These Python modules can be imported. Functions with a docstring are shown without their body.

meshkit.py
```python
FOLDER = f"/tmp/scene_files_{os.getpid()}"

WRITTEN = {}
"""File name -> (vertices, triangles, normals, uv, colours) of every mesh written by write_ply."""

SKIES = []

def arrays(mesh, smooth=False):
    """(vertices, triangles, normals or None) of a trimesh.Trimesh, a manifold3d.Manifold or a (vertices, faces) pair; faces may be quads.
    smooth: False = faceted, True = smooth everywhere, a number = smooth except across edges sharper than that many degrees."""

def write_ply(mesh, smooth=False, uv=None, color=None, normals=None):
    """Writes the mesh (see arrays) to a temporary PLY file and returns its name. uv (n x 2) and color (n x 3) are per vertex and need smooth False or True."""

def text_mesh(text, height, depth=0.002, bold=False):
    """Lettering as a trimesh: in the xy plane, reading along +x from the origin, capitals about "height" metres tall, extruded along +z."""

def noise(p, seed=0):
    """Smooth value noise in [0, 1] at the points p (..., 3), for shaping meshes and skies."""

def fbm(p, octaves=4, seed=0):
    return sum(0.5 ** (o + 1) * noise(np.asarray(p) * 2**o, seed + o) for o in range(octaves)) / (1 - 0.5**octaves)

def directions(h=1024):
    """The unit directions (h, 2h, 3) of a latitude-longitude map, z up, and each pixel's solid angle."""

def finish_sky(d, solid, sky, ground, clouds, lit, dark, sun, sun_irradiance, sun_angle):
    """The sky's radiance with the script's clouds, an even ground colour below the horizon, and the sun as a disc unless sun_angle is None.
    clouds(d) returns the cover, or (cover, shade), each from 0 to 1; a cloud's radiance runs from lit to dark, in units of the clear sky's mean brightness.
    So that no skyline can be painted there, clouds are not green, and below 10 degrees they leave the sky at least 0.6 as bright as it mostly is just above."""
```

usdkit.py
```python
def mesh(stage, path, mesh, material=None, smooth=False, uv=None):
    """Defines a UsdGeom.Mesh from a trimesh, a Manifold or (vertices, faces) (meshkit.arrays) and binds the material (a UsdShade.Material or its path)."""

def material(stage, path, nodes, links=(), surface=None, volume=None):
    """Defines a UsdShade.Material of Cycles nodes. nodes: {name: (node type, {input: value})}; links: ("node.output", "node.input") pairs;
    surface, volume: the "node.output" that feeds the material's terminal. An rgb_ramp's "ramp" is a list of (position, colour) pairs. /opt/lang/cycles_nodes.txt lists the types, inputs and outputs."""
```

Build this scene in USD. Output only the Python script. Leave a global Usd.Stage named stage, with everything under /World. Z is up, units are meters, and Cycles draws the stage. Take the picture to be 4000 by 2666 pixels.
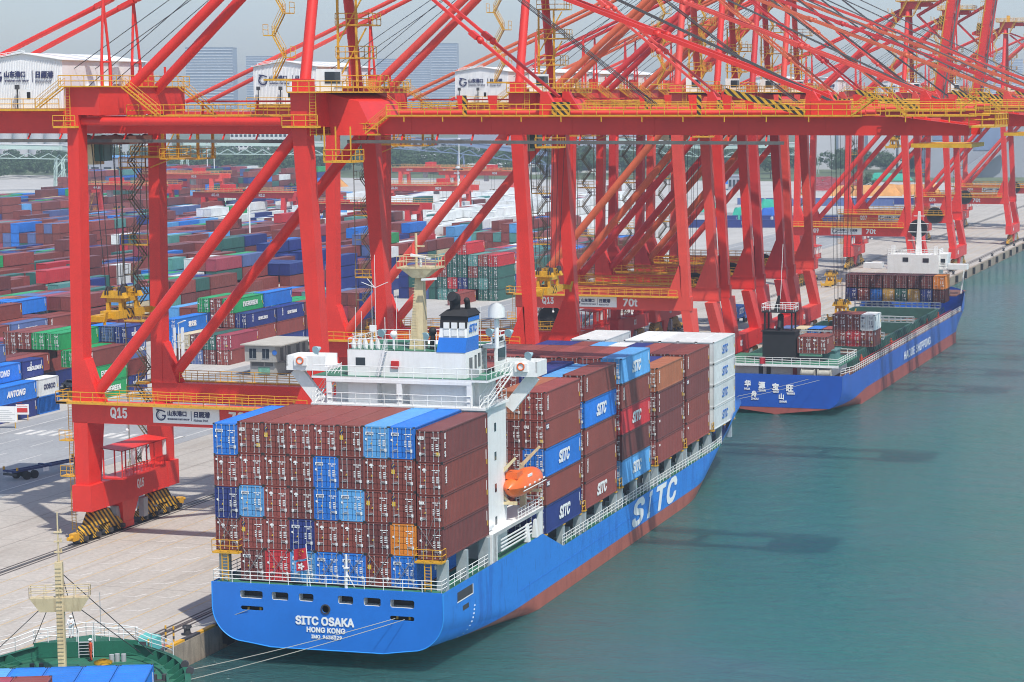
import math, random, glob, numpy as np, usdkit, meshkit
from pxr import Usd, UsdGeom, UsdLux, UsdShade, Gf, Sdf, Vt
stage = Usd.Stage.CreateInMemory()
UsdGeom.SetStageUpAxis(stage, 'Z')
UsdGeom.SetStageMetersPerUnit(stage, 1.0)
UsdGeom.Xform.Define(stage, '/World')
UsdGeom.Scope.Define(stage, '/World/Looks')
rnd = random.Random(7)
# ---------------------------------------------------------------- camera, sky, sun, exposure
CAM = np.array([99.1185881, 0.0000000, 51.2416011])
cr_, cu_, cf_ = np.array([0.9621157, 0.2726295, -0.0025454]), np.array([-0.0310692, 0.1189095, 0.9924189]), np.array([-0.2708653, 0.9547427, -0.1228751])
cam = UsdGeom.Camera.Define(stage, '/World/camera')
m4 = np.eye(4); m4[0, :3] = cr_; m4[1, :3] = cu_; m4[2, :3] = -cf_; m4[3, :3] = CAM
cam.AddTransformOp().Set(Gf.Matrix4d(*[float(x) for x in m4.ravel()]))
FPX = 8945.046
cam.CreateHorizontalApertureAttr(36.0)
cam.CreateVerticalApertureAttr(36.0 * 682 / 1024)
cam.CreateFocalLengthAttr(36.0 * FPX / 4000)
cam.CreateHorizontalApertureOffsetAttr((2000 - 2678.932) / 4000 * 36)
cam.CreateVerticalApertureOffsetAttr((1477.705 - 1333) / 4000 * 36)
cam.CreateExposureAttr(0.15)
cam.CreateClippingRangeAttr(Gf.Vec2f(1.0, 30000.0))
SUN = np.array([0.44, -0.42, 1.0]); SUN /= np.linalg.norm(SUN)
sun = UsdLux.DistantLight.Define(stage, '/World/sun')
sun.CreateIntensityAttr(1.1); sun.CreateAngleAttr(0.6); sun.CreateColorAttr(Gf.Vec3f(1.0, 0.95, 0.87))
sun.CreateNormalizeAttr(True)
sun.AddTransformOp().Set(Gf.Matrix4d().SetRotate(Gf.Rotation(Gf.Vec3d(0, 0, 1), Gf.Vec3d(*map(float, SUN)))))
sky = UsdLux.DomeLight.Define(stage, '/World/sky')
skym = usdkit.material(stage, '/World/Looks/sky_air', {
    'sky': ('sky_texture', {'sky_type': 'single_scattering', 'sun_disc': False, 'sun_elevation': float(math.asin(SUN[2])), 'sun_rotation': float(math.atan2(SUN[0], SUN[1])), 'altitude': 30.0, 'air_density': 1.0, 'aerosol_density': 1.2, 'ozone_density': 1.5}),
    'bg': ('background_shader', {'strength': 0.15})}, [('sky.color', 'bg.color')], surface='bg.background')
UsdShade.MaterialBindingAPI.Apply(sky.GetPrim()).Bind(skym)
sky.GetPrim().SetCustomDataByKey('kind', 'structure'); sky.GetPrim().SetCustomDataByKey('label', 'hazy pale blue grey summer sky over the port')
# ---------------------------------------------------------------- mesh builder
def nrm(v):
    v = np.asarray(v, float); l = np.linalg.norm(v); return v / l if l > 1e-12 else v
class MB:
    def __init__(s, split=False): s.v = []; s.n = []; s.f = []; s.c = 0; s.split = split; s.cuts = []; s.deep = 0
    def add(s, V, N, F):
        V = np.asarray(V, float); s.v.append(V); s.n.append(np.asarray(N, float)); s.f.append(np.asarray(F, int) + s.c); s.c += len(V); return s
    def face(s, pts):
        P = np.asarray(pts, float); n = nrm(np.cross(P[1] - P[0], P[2] - P[0])); k = len(P)
        return s.add(P, np.tile(n, (k, 1)), [(0, i, i + 1) for i in range(1, k - 1)])
    def hexa(s, c):   # eight corners: bottom ring then top ring, counterclockwise seen from above
        for q in ((3, 2, 1, 0), (4, 5, 6, 7), (0, 1, 5, 4), (1, 2, 6, 5), (2, 3, 7, 6), (3, 0, 4, 7)): s.face([c[i] for i in q])
        return s
    def box(s, x0, x1, y0, y1, z0, z1):
        return s.hexa([(x0, y0, z0), (x1, y0, z0), (x1, y1, z0), (x0, y1, z0), (x0, y0, z1), (x1, y0, z1), (x1, y1, z1), (x0, y1, z1)])
    def taper(s, b, t):   # b, t = (x0,x1,y0,y1,z)
        f = lambda q: [(q[0], q[2], q[4]), (q[1], q[2], q[4]), (q[1], q[3], q[4]), (q[0], q[3], q[4])]
        return s.hexa(f(b) + f(t))
    def frame(s, p, q, up):
        d = nrm(np.subtract(q, p)); a = np.cross(d, up)
        if np.linalg.norm(a) < 1e-6: a = np.cross(d, (1, 0, 0))
        a = nrm(a); return d, a, np.cross(a, d)
    def bar(s, p, q, w, h=None, up=(0, 0, 1), w2=None, h2=None):
        h = h or w; w2 = w2 or w; h2 = h2 or h; p = np.asarray(p, float); q = np.asarray(q, float)
        d, a, b = s.frame(p, q, up)
        f = lambda c, w, h: [c - a * w / 2 - b * h / 2, c + a * w / 2 - b * h / 2, c + a * w / 2 + b * h / 2, c - a * w / 2 + b * h / 2]
        A, B = f(p, w, h), f(q, w2, h2)
        s.face(A); s.face(B[::-1])
        for i in range(4): j = (i + 1) % 4; s.face([A[j], A[i], B[i], B[j]])
        return s
    def tube(s, p, q, r, n=8, r2=None, caps=False):
        r2 = r if r2 is None else r2; p = np.asarray(p, float); q = np.asarray(q, float); d, a, b = s.frame(p, q, (0, 0, 1))
        t = np.arange(n) / n * 2 * np.pi; R = np.outer(np.cos(t), a) + np.outer(np.sin(t), b)
        F = []
        for i in range(n): j = (i + 1) % n; F += [(i, n + i, j), (j, n + i, n + j)]
        s.add(np.vstack([p + R * r, q + R * r2]), np.vstack([R, R]), F)
        if caps:
            if r > 1e-6: s.face((p + R * r))
            if r2 > 1e-6: s.face((q + R * r2)[::-1])
        return s
    def line(s, pts, r, n=4):
        for a, b in zip(pts[:-1], pts[1:]): s.tube(a, b, r, n)
        return s
    def disc(s, c, axis, r, t, n=20, r_in=0):
        c = np.asarray(c, float); ax = nrm(axis); p, q = c - ax * t / 2, c + ax * t / 2
        if not r_in: return s.tube(p, q, r, n, caps=True)
        d, a, b = s.frame(p, q, (0, 0, 1)); th = np.arange(n + 1) / n * 2 * np.pi; R = np.outer(np.cos(th), a) + np.outer(np.sin(th), b)
        for i in range(n):
            for (e, sg) in ((p, 1), (q, -1)):
                s.face([e + R[i] * r_in, e + R[i] * r, e + R[i + 1] * r, e + R[i + 1] * r_in][::sg])
        s.tube(p, q, r, n); return s
    def ball(s, c, r, n=8, sq=(1, 1, 1)):
        th = np.linspace(0, np.pi, n // 2 + 1); ph = np.arange(n) / n * 2 * np.pi; sq = np.asarray(sq, float)
        N = np.array([[math.sin(a) * math.cos(b), math.sin(a) * math.sin(b), math.cos(a)] for a in th for b in ph]); F = []
        for i in range(len(th) - 1):
            for j in range(n): k = (j + 1) % n; F += [(i * n + j, (i + 1) * n + j, i * n + k), (i * n + k, (i + 1) * n + j, (i + 1) * n + k)]
        return s.add(np.asarray(c, float) + N * r * sq, N / sq / np.linalg.norm(N / sq, axis=1, keepdims=True), F)
    def revolve(s, prof, c, n=20):   # (r, z) profile about a vertical axis
        for (r0, z0), (r1, z1) in zip(prof[:-1], prof[1:]):
            s.tube(np.add(c, (0, 0, z0)), np.add(c, (0, 0, z1)), max(r0, 1e-4), n, max(r1, 1e-4))
        return s
    def poly(s, pts, depth, o, ex, ey):   # a planar outline pushed back by depth along -(ex x ey)
        from shapely.geometry import Polygon
        g = pts if hasattr(pts, 'exterior') else Polygon(pts)
        import trimesh
        t = trimesh.creation.extrude_polygon(g, depth, engine='earcut')
        return s.place(t, o, ex, ey, -depth)
    def place(s, t, o, ex, ey, dz=0):
        ex = nrm(ex); ey = nrm(ey); ez = np.cross(ex, ey); V = np.asarray(t.vertices); F = np.asarray(t.faces)
        W = np.asarray(o, float) + np.outer(V[:, 0], ex) + np.outer(V[:, 1], ey) + np.outer(V[:, 2] + dz, ez)
        P = W[F].reshape(-1, 3); n = np.cross(P[1::3] - P[0::3], P[2::3] - P[0::3]); n /= np.maximum(np.linalg.norm(n, axis=1, keepdims=True), 1e-12)
        return s.add(P, np.repeat(n, 3, 0), np.arange(len(P)).reshape(-1, 3))
    def grid(s, P, flip=False):   # smooth quad sheet, P (m, n, 3)
        P = np.asarray(P, float); m, n = P.shape[:2]; I = np.arange(m * n).reshape(m, n)
        du = np.gradient(P, axis=0); dv = np.gradient(P, axis=1); N = np.cross(du, dv); N /= np.maximum(np.linalg.norm(N, axis=2, keepdims=True), 1e-9)
        a, b, c, d = I[:-1, :-1].ravel(), I[1:, :-1].ravel(), I[1:, 1:].ravel(), I[:-1, 1:].ravel()
        F = np.vstack([np.stack([a, b, c], 1), np.stack([a, c, d], 1)])
        if flip: F = F[:, ::-1]; N = -N
        return s.add(P.reshape(-1, 3), N.reshape(-1, 3), F)
    def rail(s, pts, h=1.05, step=1.6, r=0.032, mids=(0.5,), n=4, close=False):
        pts = [np.asarray(p, float) for p in pts]
        if close: pts.append(pts[0])
        up = np.array([0, 0, 1.0])
        for a, b in zip(pts[:-1], pts[1:]):
            L = np.linalg.norm(b - a); k = max(1, int(round(L / step)))
            for i in range(k + 1): c = a + (b - a) * i / k; s.tube(c, c + up * h, r, n)
            for t in (1.0,) + tuple(mids): s.tube(a + up * h * t, b + up * h * t, r, n)
        return s
    def stairs(s, p, q, w, side, nst=None, rail=True):   # flight from p to q, width w along side
        p = np.asarray(p, float); q = np.asarray(q, float); sd = nrm(side) * w / 2; up = np.array([0, 0, 1.0])
        k = nst or max(4, int(abs(q[2] - p[2]) / 0.25))
        for e in (-1, 1): s.bar(p + sd * e, q + sd * e, 0.05, 0.14)
        fw = nrm([q[0] - p[0], q[1] - p[1], 0])
        for i in range(k):
            c = p + (q - p) * (i + 0.5) / k; s.face([c - sd - fw * .12, c + sd - fw * .12, c + sd + fw * .12, c - sd + fw * .12])
        if rail:
            for e in (-1, 1):
                for hh in (0.5, 1.0): s.tube(p + sd * e + up * hh, q + sd * e + up * hh, .03, 4)
                for t in np.linspace(0, 1, max(2, k // 5 + 1)): c = p + (q - p) * t + sd * e; s.tube(c, c + up, .03, 4)
        return s
    def arrays(s): return np.vstack(s.v), np.vstack(s.n), np.vstack(s.f)
    def moved(s, loc=(0, 0, 0), rz=0.0):
        o = MB(); V, N, F = s.arrays(); c, q = math.cos(rz), math.sin(rz); M = np.array([[c, -q, 0], [q, c, 0], [0, 0, 1]]); o.cuts = s.cuts
        return o.add(V @ M.T + loc, N @ M.T, F)
def _whole(fn):
    def g(s, *a, **k):
        if s.split and s.deep == 0: s.cuts.append(s.c)
        s.deep += 1; r = fn(s, *a, **k); s.deep -= 1; return r
    return g
for _n in 'hexa box taper bar tube line disc ball revolve poly place grid rail stairs face'.split(): setattr(MB, _n, _whole(getattr(MB, _n)))
used = {}
def free(path):
    k = used.get(path, -1) + 1; used[path] = k
    return path if k == 0 else f'{path}_{k:03d}'
def tag(prim, label=None, cat=None, group=None, kind=None):
    for k, v in (('label', label), ('category', cat), ('group', group), ('kind', kind)):
        if v: prim.SetCustomDataByKey(k, v)
def mesh(path, mb, mat):
    V, N, F = mb.arrays() if isinstance(mb, MB) else mb; m = UsdGeom.Mesh.Define(stage, path)
    m.CreatePointsAttr(Vt.Vec3fArray.FromNumpy(V.astype(np.float32))); m.CreateFaceVertexCountsAttr(Vt.IntArray.FromNumpy(np.full(len(F), 3, np.int32)))
    m.CreateFaceVertexIndicesAttr(Vt.IntArray.FromNumpy(F.astype(np.int32).ravel())); m.CreateSubdivisionSchemeAttr('none')
    m.CreateNormalsAttr(Vt.Vec3fArray.FromNumpy(N.astype(np.float32))); m.SetNormalsInterpolation('vertex')
    UsdShade.MaterialBindingAPI.Apply(m.GetPrim()).Bind(mat); return m
def part(parent, name, mb, mat, label=None):
    pp = parent if isinstance(parent, str) else str(parent.GetPath())
    if len(mb.cuts) > 1:   # every piece a mesh of its own
        V, N, F = mb.arrays(); e = mb.cuts[1:] + [len(V)]
        for a, c in zip(mb.cuts, e):
            f = F[(F[:, 0] >= a) & (F[:, 0] < c)] - a; m = mesh(free(pp + '/' + name), (V[a:c], N[a:c], f), mat)
            if label: m.GetPrim().SetCustomDataByKey('label', label)
        return m
    m = mesh(free(pp + '/' + name), mb, mat)
    if label: m.GetPrim().SetCustomDataByKey('label', label)
    return m
def thing(name, label, cat, loc=(0, 0, 0), rz=0.0, group=None, kind=None):
    x = UsdGeom.Xform.Define(stage, free('/World/' + name)); x.AddTranslateOp().Set(Gf.Vec3d(*map(float, loc)))
    if rz: x.AddRotateZOp().Set(math.degrees(rz))
    tag(x.GetPrim(), label, cat, group, kind); return x
def solo(name, mb, mat, label, cat=None, group=None, kind=None):
    m = mesh(free('/World/' + name), mb, mat); tag(m.GetPrim(), label, cat, group, kind); return m
def copy(name, src, label, cat, loc, rz=0.0, group=None):
    x = thing(name, label, cat, loc, rz, group); x.GetPrim().GetReferences().AddInternalReference(src); x.GetPrim().SetInstanceable(True); return x
def kind_prim(name):
    p = stage.CreateClassPrim('/World/' + name); UsdGeom.Xform.Define(stage, p.GetPath()); p.SetSpecifier(Sdf.SpecifierClass); return str(p.GetPath())
# ---------------------------------------------------------------- lettering
_tc = {}
def text(t, h, cjk=False, bold=False, slant=0.0, wide=1.0, depth=0.02):
    key = (t, cjk, bold)
    from shapely import affinity, box, union_all
    import trimesh
    if key not in _tc:
        from PIL import Image, ImageDraw, ImageFont
        S = 64
        f = ImageFont.truetype(glob.glob('/opt/blender-*/*/datafiles/fonts/' + ('Noto Sans CJK*' if cjk else 'Inter.woff2'))[0], S); sw = (3 if bold else 1)
        x0, y0, x1, y1 = f.getbbox(t, anchor='ls', stroke_width=sw); im = Image.new('L', (x1 - x0 + 8, y1 - y0 + 8))
        ImageDraw.Draw(im).text((4 - x0, 4 - y0), t, 255, f, anchor='ls', stroke_width=sw)
        on = np.pad(np.asarray(im) > 127, ((0, 0), (1, 1))).astype(np.int8); d = np.diff(on, axis=1)
        rows, st = np.nonzero(d == 1); en = np.nonzero(d == -1)[1]
        g = union_all(box(st, -rows - 1, en, -rows)).buffer(.6).buffer(-.6).simplify(1.0)
        b = g.bounds; g = affinity.translate(g, -b[0], -b[1]); g = affinity.scale(g, 1 / (b[3] - b[1]), 1 / (b[3] - b[1]), origin=(0, 0))
        _tc[key] = g
    g = affinity.affine_transform(_tc[key], [h * wide, h * slant, 0, h, 0, 0])
    return trimesh.util.concatenate([trimesh.creation.extrude_polygon(q, depth, engine='earcut') for q in getattr(g, 'geoms', [g])]), g.bounds
def write(mb, t, h, o, ex, ey, center=False, **kw):   # o: lower left corner (or centre) of the writing, just proud of its surface
    tm, b = text(t, h, **kw); o = np.asarray(o, float)
    if center: o = o - nrm(ex) * (b[0] + b[2]) / 2 - nrm(ey) * (b[1] + b[3]) / 2
    return mb.place(tm, o, ex, ey)
# ---------------------------------------------------------------- materials
MAT = {}
def paint(name, col, rough=0.5, var=0.14, scale=0.5, streak=0.0, dirt=(0.10, 0.07, 0.05), rv=0.0, bump=0.0, metal=0.0, fine=0.0, sscale=(2.5, 2.5, 0.18), spec=0.5, coat=0.0):
    if name in MAT: return MAT[name]
    nd = {'tc': ('texture_coordinate', {}), 'n1': ('noise_texture', {'scale': scale, 'detail': 6.0, 'roughness': 0.6}),
          'mr': ('map_range', {'from_min': 0.3, 'from_max': 0.7, 'to_min': 1 - var, 'to_max': 1 + var}), 'hsv': ('hsv', {'color': col}),
          'p': ('principled_bsdf', {'roughness': rough, 'metallic': metal, 'specular_ior_level': spec})}
    lk = [('tc.object', 'n1.vector'), ('n1.fac', 'mr.value')]; v = 'mr.result'
    if rv:
        nd['oi'] = ('object_info', {}); nd['mo'] = ('map_range', {'to_min': 1 - rv, 'to_max': 1 + rv}); nd['mm'] = ('math', {'math_type': 'multiply'})
        lk += [('oi.random', 'mo.value'), ('mo.result', 'mm.value1'), (v, 'mm.value2')]; v = 'mm.value'
    if fine:
        nd['n3'] = ('noise_texture', {'scale': 9.0, 'detail': 5.0}); nd['m3'] = ('map_range', {'from_min': .3, 'from_max': .7, 'to_min': 1 - fine, 'to_max': 1 + fine}); nd['m4'] = ('math', {'math_type': 'multiply'})
        lk += [('tc.object', 'n3.vector'), ('n3.fac', 'm3.value'), (v, 'm4.value1'), ('m3.result', 'm4.value2')]; v = 'm4.value'
    lk.append((v, 'hsv.value')); out = 'hsv.color'
    if streak:
        nd['mp'] = ('mapping', {'scale': sscale}); nd['n2'] = ('noise_texture', {'scale': 1.0, 'detail': 5.0, 'roughness': 0.65})
        nd['ms'] = ('map_range', {'from_min': 0.48, 'from_max': 0.78, 'to_min': 0.0, 'to_max': streak, 'clamp': True}); nd['mx'] = ('mix_color', {'b': dirt})
        lk += [('tc.object', 'mp.vector'), ('mp.vector', 'n2.vector'), ('n2.fac', 'ms.value'), ('ms.result', 'mx.fac'), (out, 'mx.a')]; out = 'mx.result'
    lk.append((out, 'p.base_color'))
    if bump:
        nd['nb'] = ('noise_texture', {'scale': 3.0, 'detail': 4.0}); nd['bp'] = ('bump', {'strength': bump, 'distance': 0.05}); lk += [('tc.object', 'nb.vector'), ('nb.fac', 'bp.height'), ('bp.normal', 'p.normal')]
    MAT[name] = usdkit.material(stage, '/World/Looks/' + name, nd, lk, surface='p.BSDF'); return MAT[name]
RED = paint('crane_red', (0.66, 0.030, 0.020), .42, .10, .25, .30, (.42, .024, .024), fine=.03)
RED_B = paint('crane_red_faded', (0.66, 0.062, 0.042), .5, .12, .25, .35, (.44, .05, .035))
RED_C = paint('crane_red_dark', (0.54, 0.028, 0.028), .5, .12, .25, .35, (.34, .03, .025))
ORANGE_RED = paint('crane_orange_red', (0.58, 0.11, 0.040), .5, .12, .25, .35, (.30, .06, .03))
YEL = paint('safety_yellow', (0.62, 0.33, 0.02), .5, .12, 1.0, .35, (.25, .13, .03))
YELB = paint('spreader_yellow', (0.58, 0.32, 0.015), .45, .16, 1.0, .5, (.12, .07, .02))
GREY = paint('galvanised_grey', (0.33, 0.35, 0.36), .5, .12, 1.0)
DARK = paint('dark_grey', (0.045, 0.045, 0.05), .6, .2, 1.0)
BLACK = paint('soot_black', (0.012, 0.012, 0.014), .7, .25, 1.0)
RUBBER = paint('rubber', (0.015, 0.015, 0.016), .8, .2, 2.0)
WHITE = paint('white_paint', (0.76, 0.77, 0.76), .45, .05, .8, .28, (.50, .47, .42))
WHITE2 = paint('white_print', (0.80, 0.81, 0.80), .5, .04, 1.0)
HOUSE_W = paint('white_cladding', (0.74, 0.75, 0.76), .5, .04, .5, .25, (.55, .53, .50))
CREAM = paint('cream_paint', (0.60, 0.50, 0.30), .5, .10, 1.0, .55, (.24, .13, .06))
STEEL = paint('bar_steel', (0.42, 0.43, 0.44), .4, .12, 2.0)
FEST = paint('festoon_grey', (.11, .105, .10), .6, .2, 1.0)
WIRE = paint('wire_rope', (0.035, 0.035, 0.038), .5, .1, 1.0)
ROPE = paint('mooring_rope', (0.36, 0.35, 0.30), .8, .15, 2.0)
GLASS = paint('dark_glass', (0.025, 0.035, 0.045), .08, .2, .7)
GLASSG = paint('green_glass', (0.05, 0.11, 0.10), .08, .2, .7)
HATCH = paint('hatch_grey', (0.34, 0.39, 0.41), .5, .10, .8, .3, (.2, .2, .19))
DECK = paint('deck_green', (0.035, 0.16, 0.10), .6, .15, .5, fine=.1)
BROWN_DECK = paint('rust_deck', (0.16, 0.07, 0.05), .7, .2, .5)
ORANGE = paint('lifeboat_orange', (0.72, 0.13, 0.02), .35, .06, 1.0)
NAVY_P = paint('navy_print', (0.03, 0.035, 0.10), .5, .05, 1.0)
BLUE_P = paint('blue_print', (0.03, 0.15, 0.50), .5, .05, 1.0)
BLUE_HULL_D = None
def hazard(name, a=(0.60, 0.33, 0.02), b=(0.02, 0.02, 0.02), scale=3.2):
    return usdkit.material(stage, '/World/Looks/' + name, {'tc': ('texture_coordinate', {}), 'mp': ('mapping', {'rotation': (0.0, 0.0, 0.0), 'scale': (1, 1, 1)}),
        'sx': ('separate_xyz', {}), 'ad': ('math', {'math_type': 'add'}), 'ad2': ('math', {'math_type': 'add'}), 'mu': ('math', {'math_type': 'multiply', 'value2': scale}), 'fr': ('math', {'math_type': 'fraction'}), 'gt': ('math', {'math_type': 'greater_than', 'value2': .5}),
        'mx': ('mix_color', {'a': a, 'b': b}), 'n': ('noise_texture', {'scale': 2.0, 'detail': 5.0}), 'mr': ('map_range', {'from_min': .3, 'from_max': .7, 'to_min': .75, 'to_max': 1.15}), 'h': ('hsv', {}), 'p': ('principled_bsdf', {'roughness': .55})},
        [('tc.object', 'sx.vector'), ('sx.x', 'ad.value1'), ('sx.y', 'ad.value2'), ('ad.value', 'ad2.value1'), ('sx.z', 'ad2.value2'), ('ad2.value', 'mu.value1'), ('mu.value', 'fr.value1'), ('fr.value', 'gt.value1'), ('gt.value', 'mx.fac'),
         ('mx.result', 'h.color'), ('tc.object', 'n.vector'), ('n.fac', 'mr.value'), ('mr.result', 'h.value'), ('h.color', 'p.base_color')], surface='p.BSDF')
HAZ = hazard('hazard_stripes', scale=1.3)
HAZ2 = hazard('hazard_stripes_fine', scale=2.6)
# ---------------------------------------------------------------- water
wm = usdkit.material(stage, '/World/Looks/sea_water', {
    'g': ('geometry', {}), 'm1': ('mapping', {'scale': (.10, .17, .1), 'rotation': (0, 0, .5)}), 'n1': ('noise_texture', {'scale': 1.6, 'detail': 7.0, 'roughness': .62, 'distortion': .6}),
    'm2': ('mapping', {'scale': (.75, 1.5, 1), 'rotation': (0, 0, .9)}), 'n2': ('noise_texture', {'scale': 1.0, 'detail': 6.0, 'roughness': .68, 'distortion': .3}),
    'ad': ('math', {'math_type': 'multiply_add', 'value2': 2.2}), 'b': ('bump', {'strength': 1.0, 'distance': .95}),
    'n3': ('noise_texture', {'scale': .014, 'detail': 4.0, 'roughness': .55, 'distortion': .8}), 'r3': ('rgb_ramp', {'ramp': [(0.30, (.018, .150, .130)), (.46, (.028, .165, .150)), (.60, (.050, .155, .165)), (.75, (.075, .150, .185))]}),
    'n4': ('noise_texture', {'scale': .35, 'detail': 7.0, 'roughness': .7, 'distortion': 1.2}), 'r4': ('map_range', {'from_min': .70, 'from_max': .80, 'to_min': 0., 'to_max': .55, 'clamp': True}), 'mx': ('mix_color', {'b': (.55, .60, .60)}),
    'p': ('principled_bsdf', {'roughness': .10, 'ior': 1.33, 'specular_ior_level': .5, 'subsurface_weight': .55, 'subsurface_radius': (10.0, 26.0, 24.0), 'subsurface_scale': 1.0})},
    [('g.position', 'm1.vector'), ('m1.vector', 'n1.vector'), ('g.position', 'm2.vector'), ('m2.vector', 'n2.vector'), ('n1.fac', 'ad.value1'), ('n2.fac', 'ad.value3'), ('ad.value', 'b.height'), ('b.normal', 'p.normal'),
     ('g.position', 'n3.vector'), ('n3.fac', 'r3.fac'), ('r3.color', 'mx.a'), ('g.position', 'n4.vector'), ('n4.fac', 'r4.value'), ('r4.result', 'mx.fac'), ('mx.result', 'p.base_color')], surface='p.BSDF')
QZ = 2.2
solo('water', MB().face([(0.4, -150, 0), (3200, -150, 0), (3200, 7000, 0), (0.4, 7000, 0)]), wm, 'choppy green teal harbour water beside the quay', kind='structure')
# ---------------------------------------------------------------- quay and yard ground
def concrete(name, c1, c2, stain, sc=.05):
    return usdkit.material(stage, '/World/Looks/' + name, {'g': ('geometry', {}), 'n1': ('noise_texture', {'scale': sc, 'detail': 8.0, 'roughness': .6}), 'r1': ('rgb_ramp', {'ramp': [(.3, c1), (.7, c2)]}),
        'mp': ('mapping', {'scale': (.55, .022, 1)}), 'n2': ('noise_texture', {'scale': 1.0, 'detail': 6.0, 'roughness': .65}), 'ms': ('map_range', {'from_min': .50, 'from_max': .74, 'to_max': .62, 'clamp': True}), 'mx': ('mix_color', {'b': stain}),
        'n3': ('noise_texture', {'scale': 2.2, 'detail': 6.0}), 'm3': ('map_range', {'from_min': .3, 'from_max': .7, 'to_min': .88, 'to_max': 1.1}), 'h': ('hsv', {}), 'p': ('principled_bsdf', {'roughness': .85})},
        [('g.position', 'n1.vector'), ('n1.fac', 'r1.fac'), ('g.position', 'mp.vector'), ('mp.vector', 'n2.vector'), ('n2.fac', 'ms.value'), ('ms.result', 'mx.fac'), ('r1.color', 'mx.a'), ('mx.result', 'h.color'),
         ('g.position', 'n3.vector'), ('n3.fac', 'm3.value'), ('m3.result', 'h.value'), ('h.color', 'p.base_color')], surface='p.BSDF')
CONC = concrete('quay_concrete', (.35, .325, .29), (.45, .42, .38), (.24, .205, .17))
CONC2 = concrete('yard_concrete', (.37, .36, .34), (.47, .46, .44), (.27, .26, .25), .03)
ASPH = concrete('lane_asphalt', (.25, .26, .27), (.32, .33, .34), (.19, .19, .195))
WALL = paint('quay_wall_concrete', (.30, .25, .19), .85, .25, .4, .7, (.07, .05, .035), fine=.15)
solo('ground', MB().face([(-6000, -150, QZ), (-92, -150, QZ), (-92, 7000, QZ), (-6000, 7000, QZ)]), CONC2, 'pale concrete ground of the container yard', kind='structure')
solo('road', MB().face([(-92, -150, QZ), (-58, -150, QZ), (-58, 7000, QZ), (-92, 7000, QZ)]), ASPH, 'grey lane road between the yard and the quay cranes', kind='structure')
qw = MB(); qw.face([(-58, -150, QZ), (-0.55, -150, QZ), (-0.55, 7000, QZ), (-58, 7000, QZ)])
solo('quay_pavement', qw, CONC, 'sunlit beige concrete quay apron with tyre streaks', kind='structure')
solo('quay_wall', MB().box(-0.55, 0.0, -150, 1600, -6, QZ - .03), WALL, 'rust stained concrete quay wall above the water', kind='structure')
MARKW = paint('road_marking_white', (.58, .57, .54), .7, .2, .7, .8, (.38, .36, .33), fine=.2, sscale=(.8, .8, .8))
MARKY = paint('road_marking_yellow', (.47, .34, .17), .8, .22, .7, .8, (.36, .32, .27), fine=.25, sscale=(.5, .5, .5))
mk = MB()
def strip(b, x0, y0, x1, y1, z=QZ + .004): b.face([(x0, y0, z), (x1, y0, z), (x1, y1, z), (x0, y1, z)])
for x in (-5.9, -9.2, -12.7, -16.2, -19.7, -23.2, -26.7, -30.2): strip(mk, x - .08, 60, x + .08, 1300)
solo('lane_lines_yellow', mk, MARKY, 'thin worn yellow lane lines running along the quay', kind='structure')
mk = MB()
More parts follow.
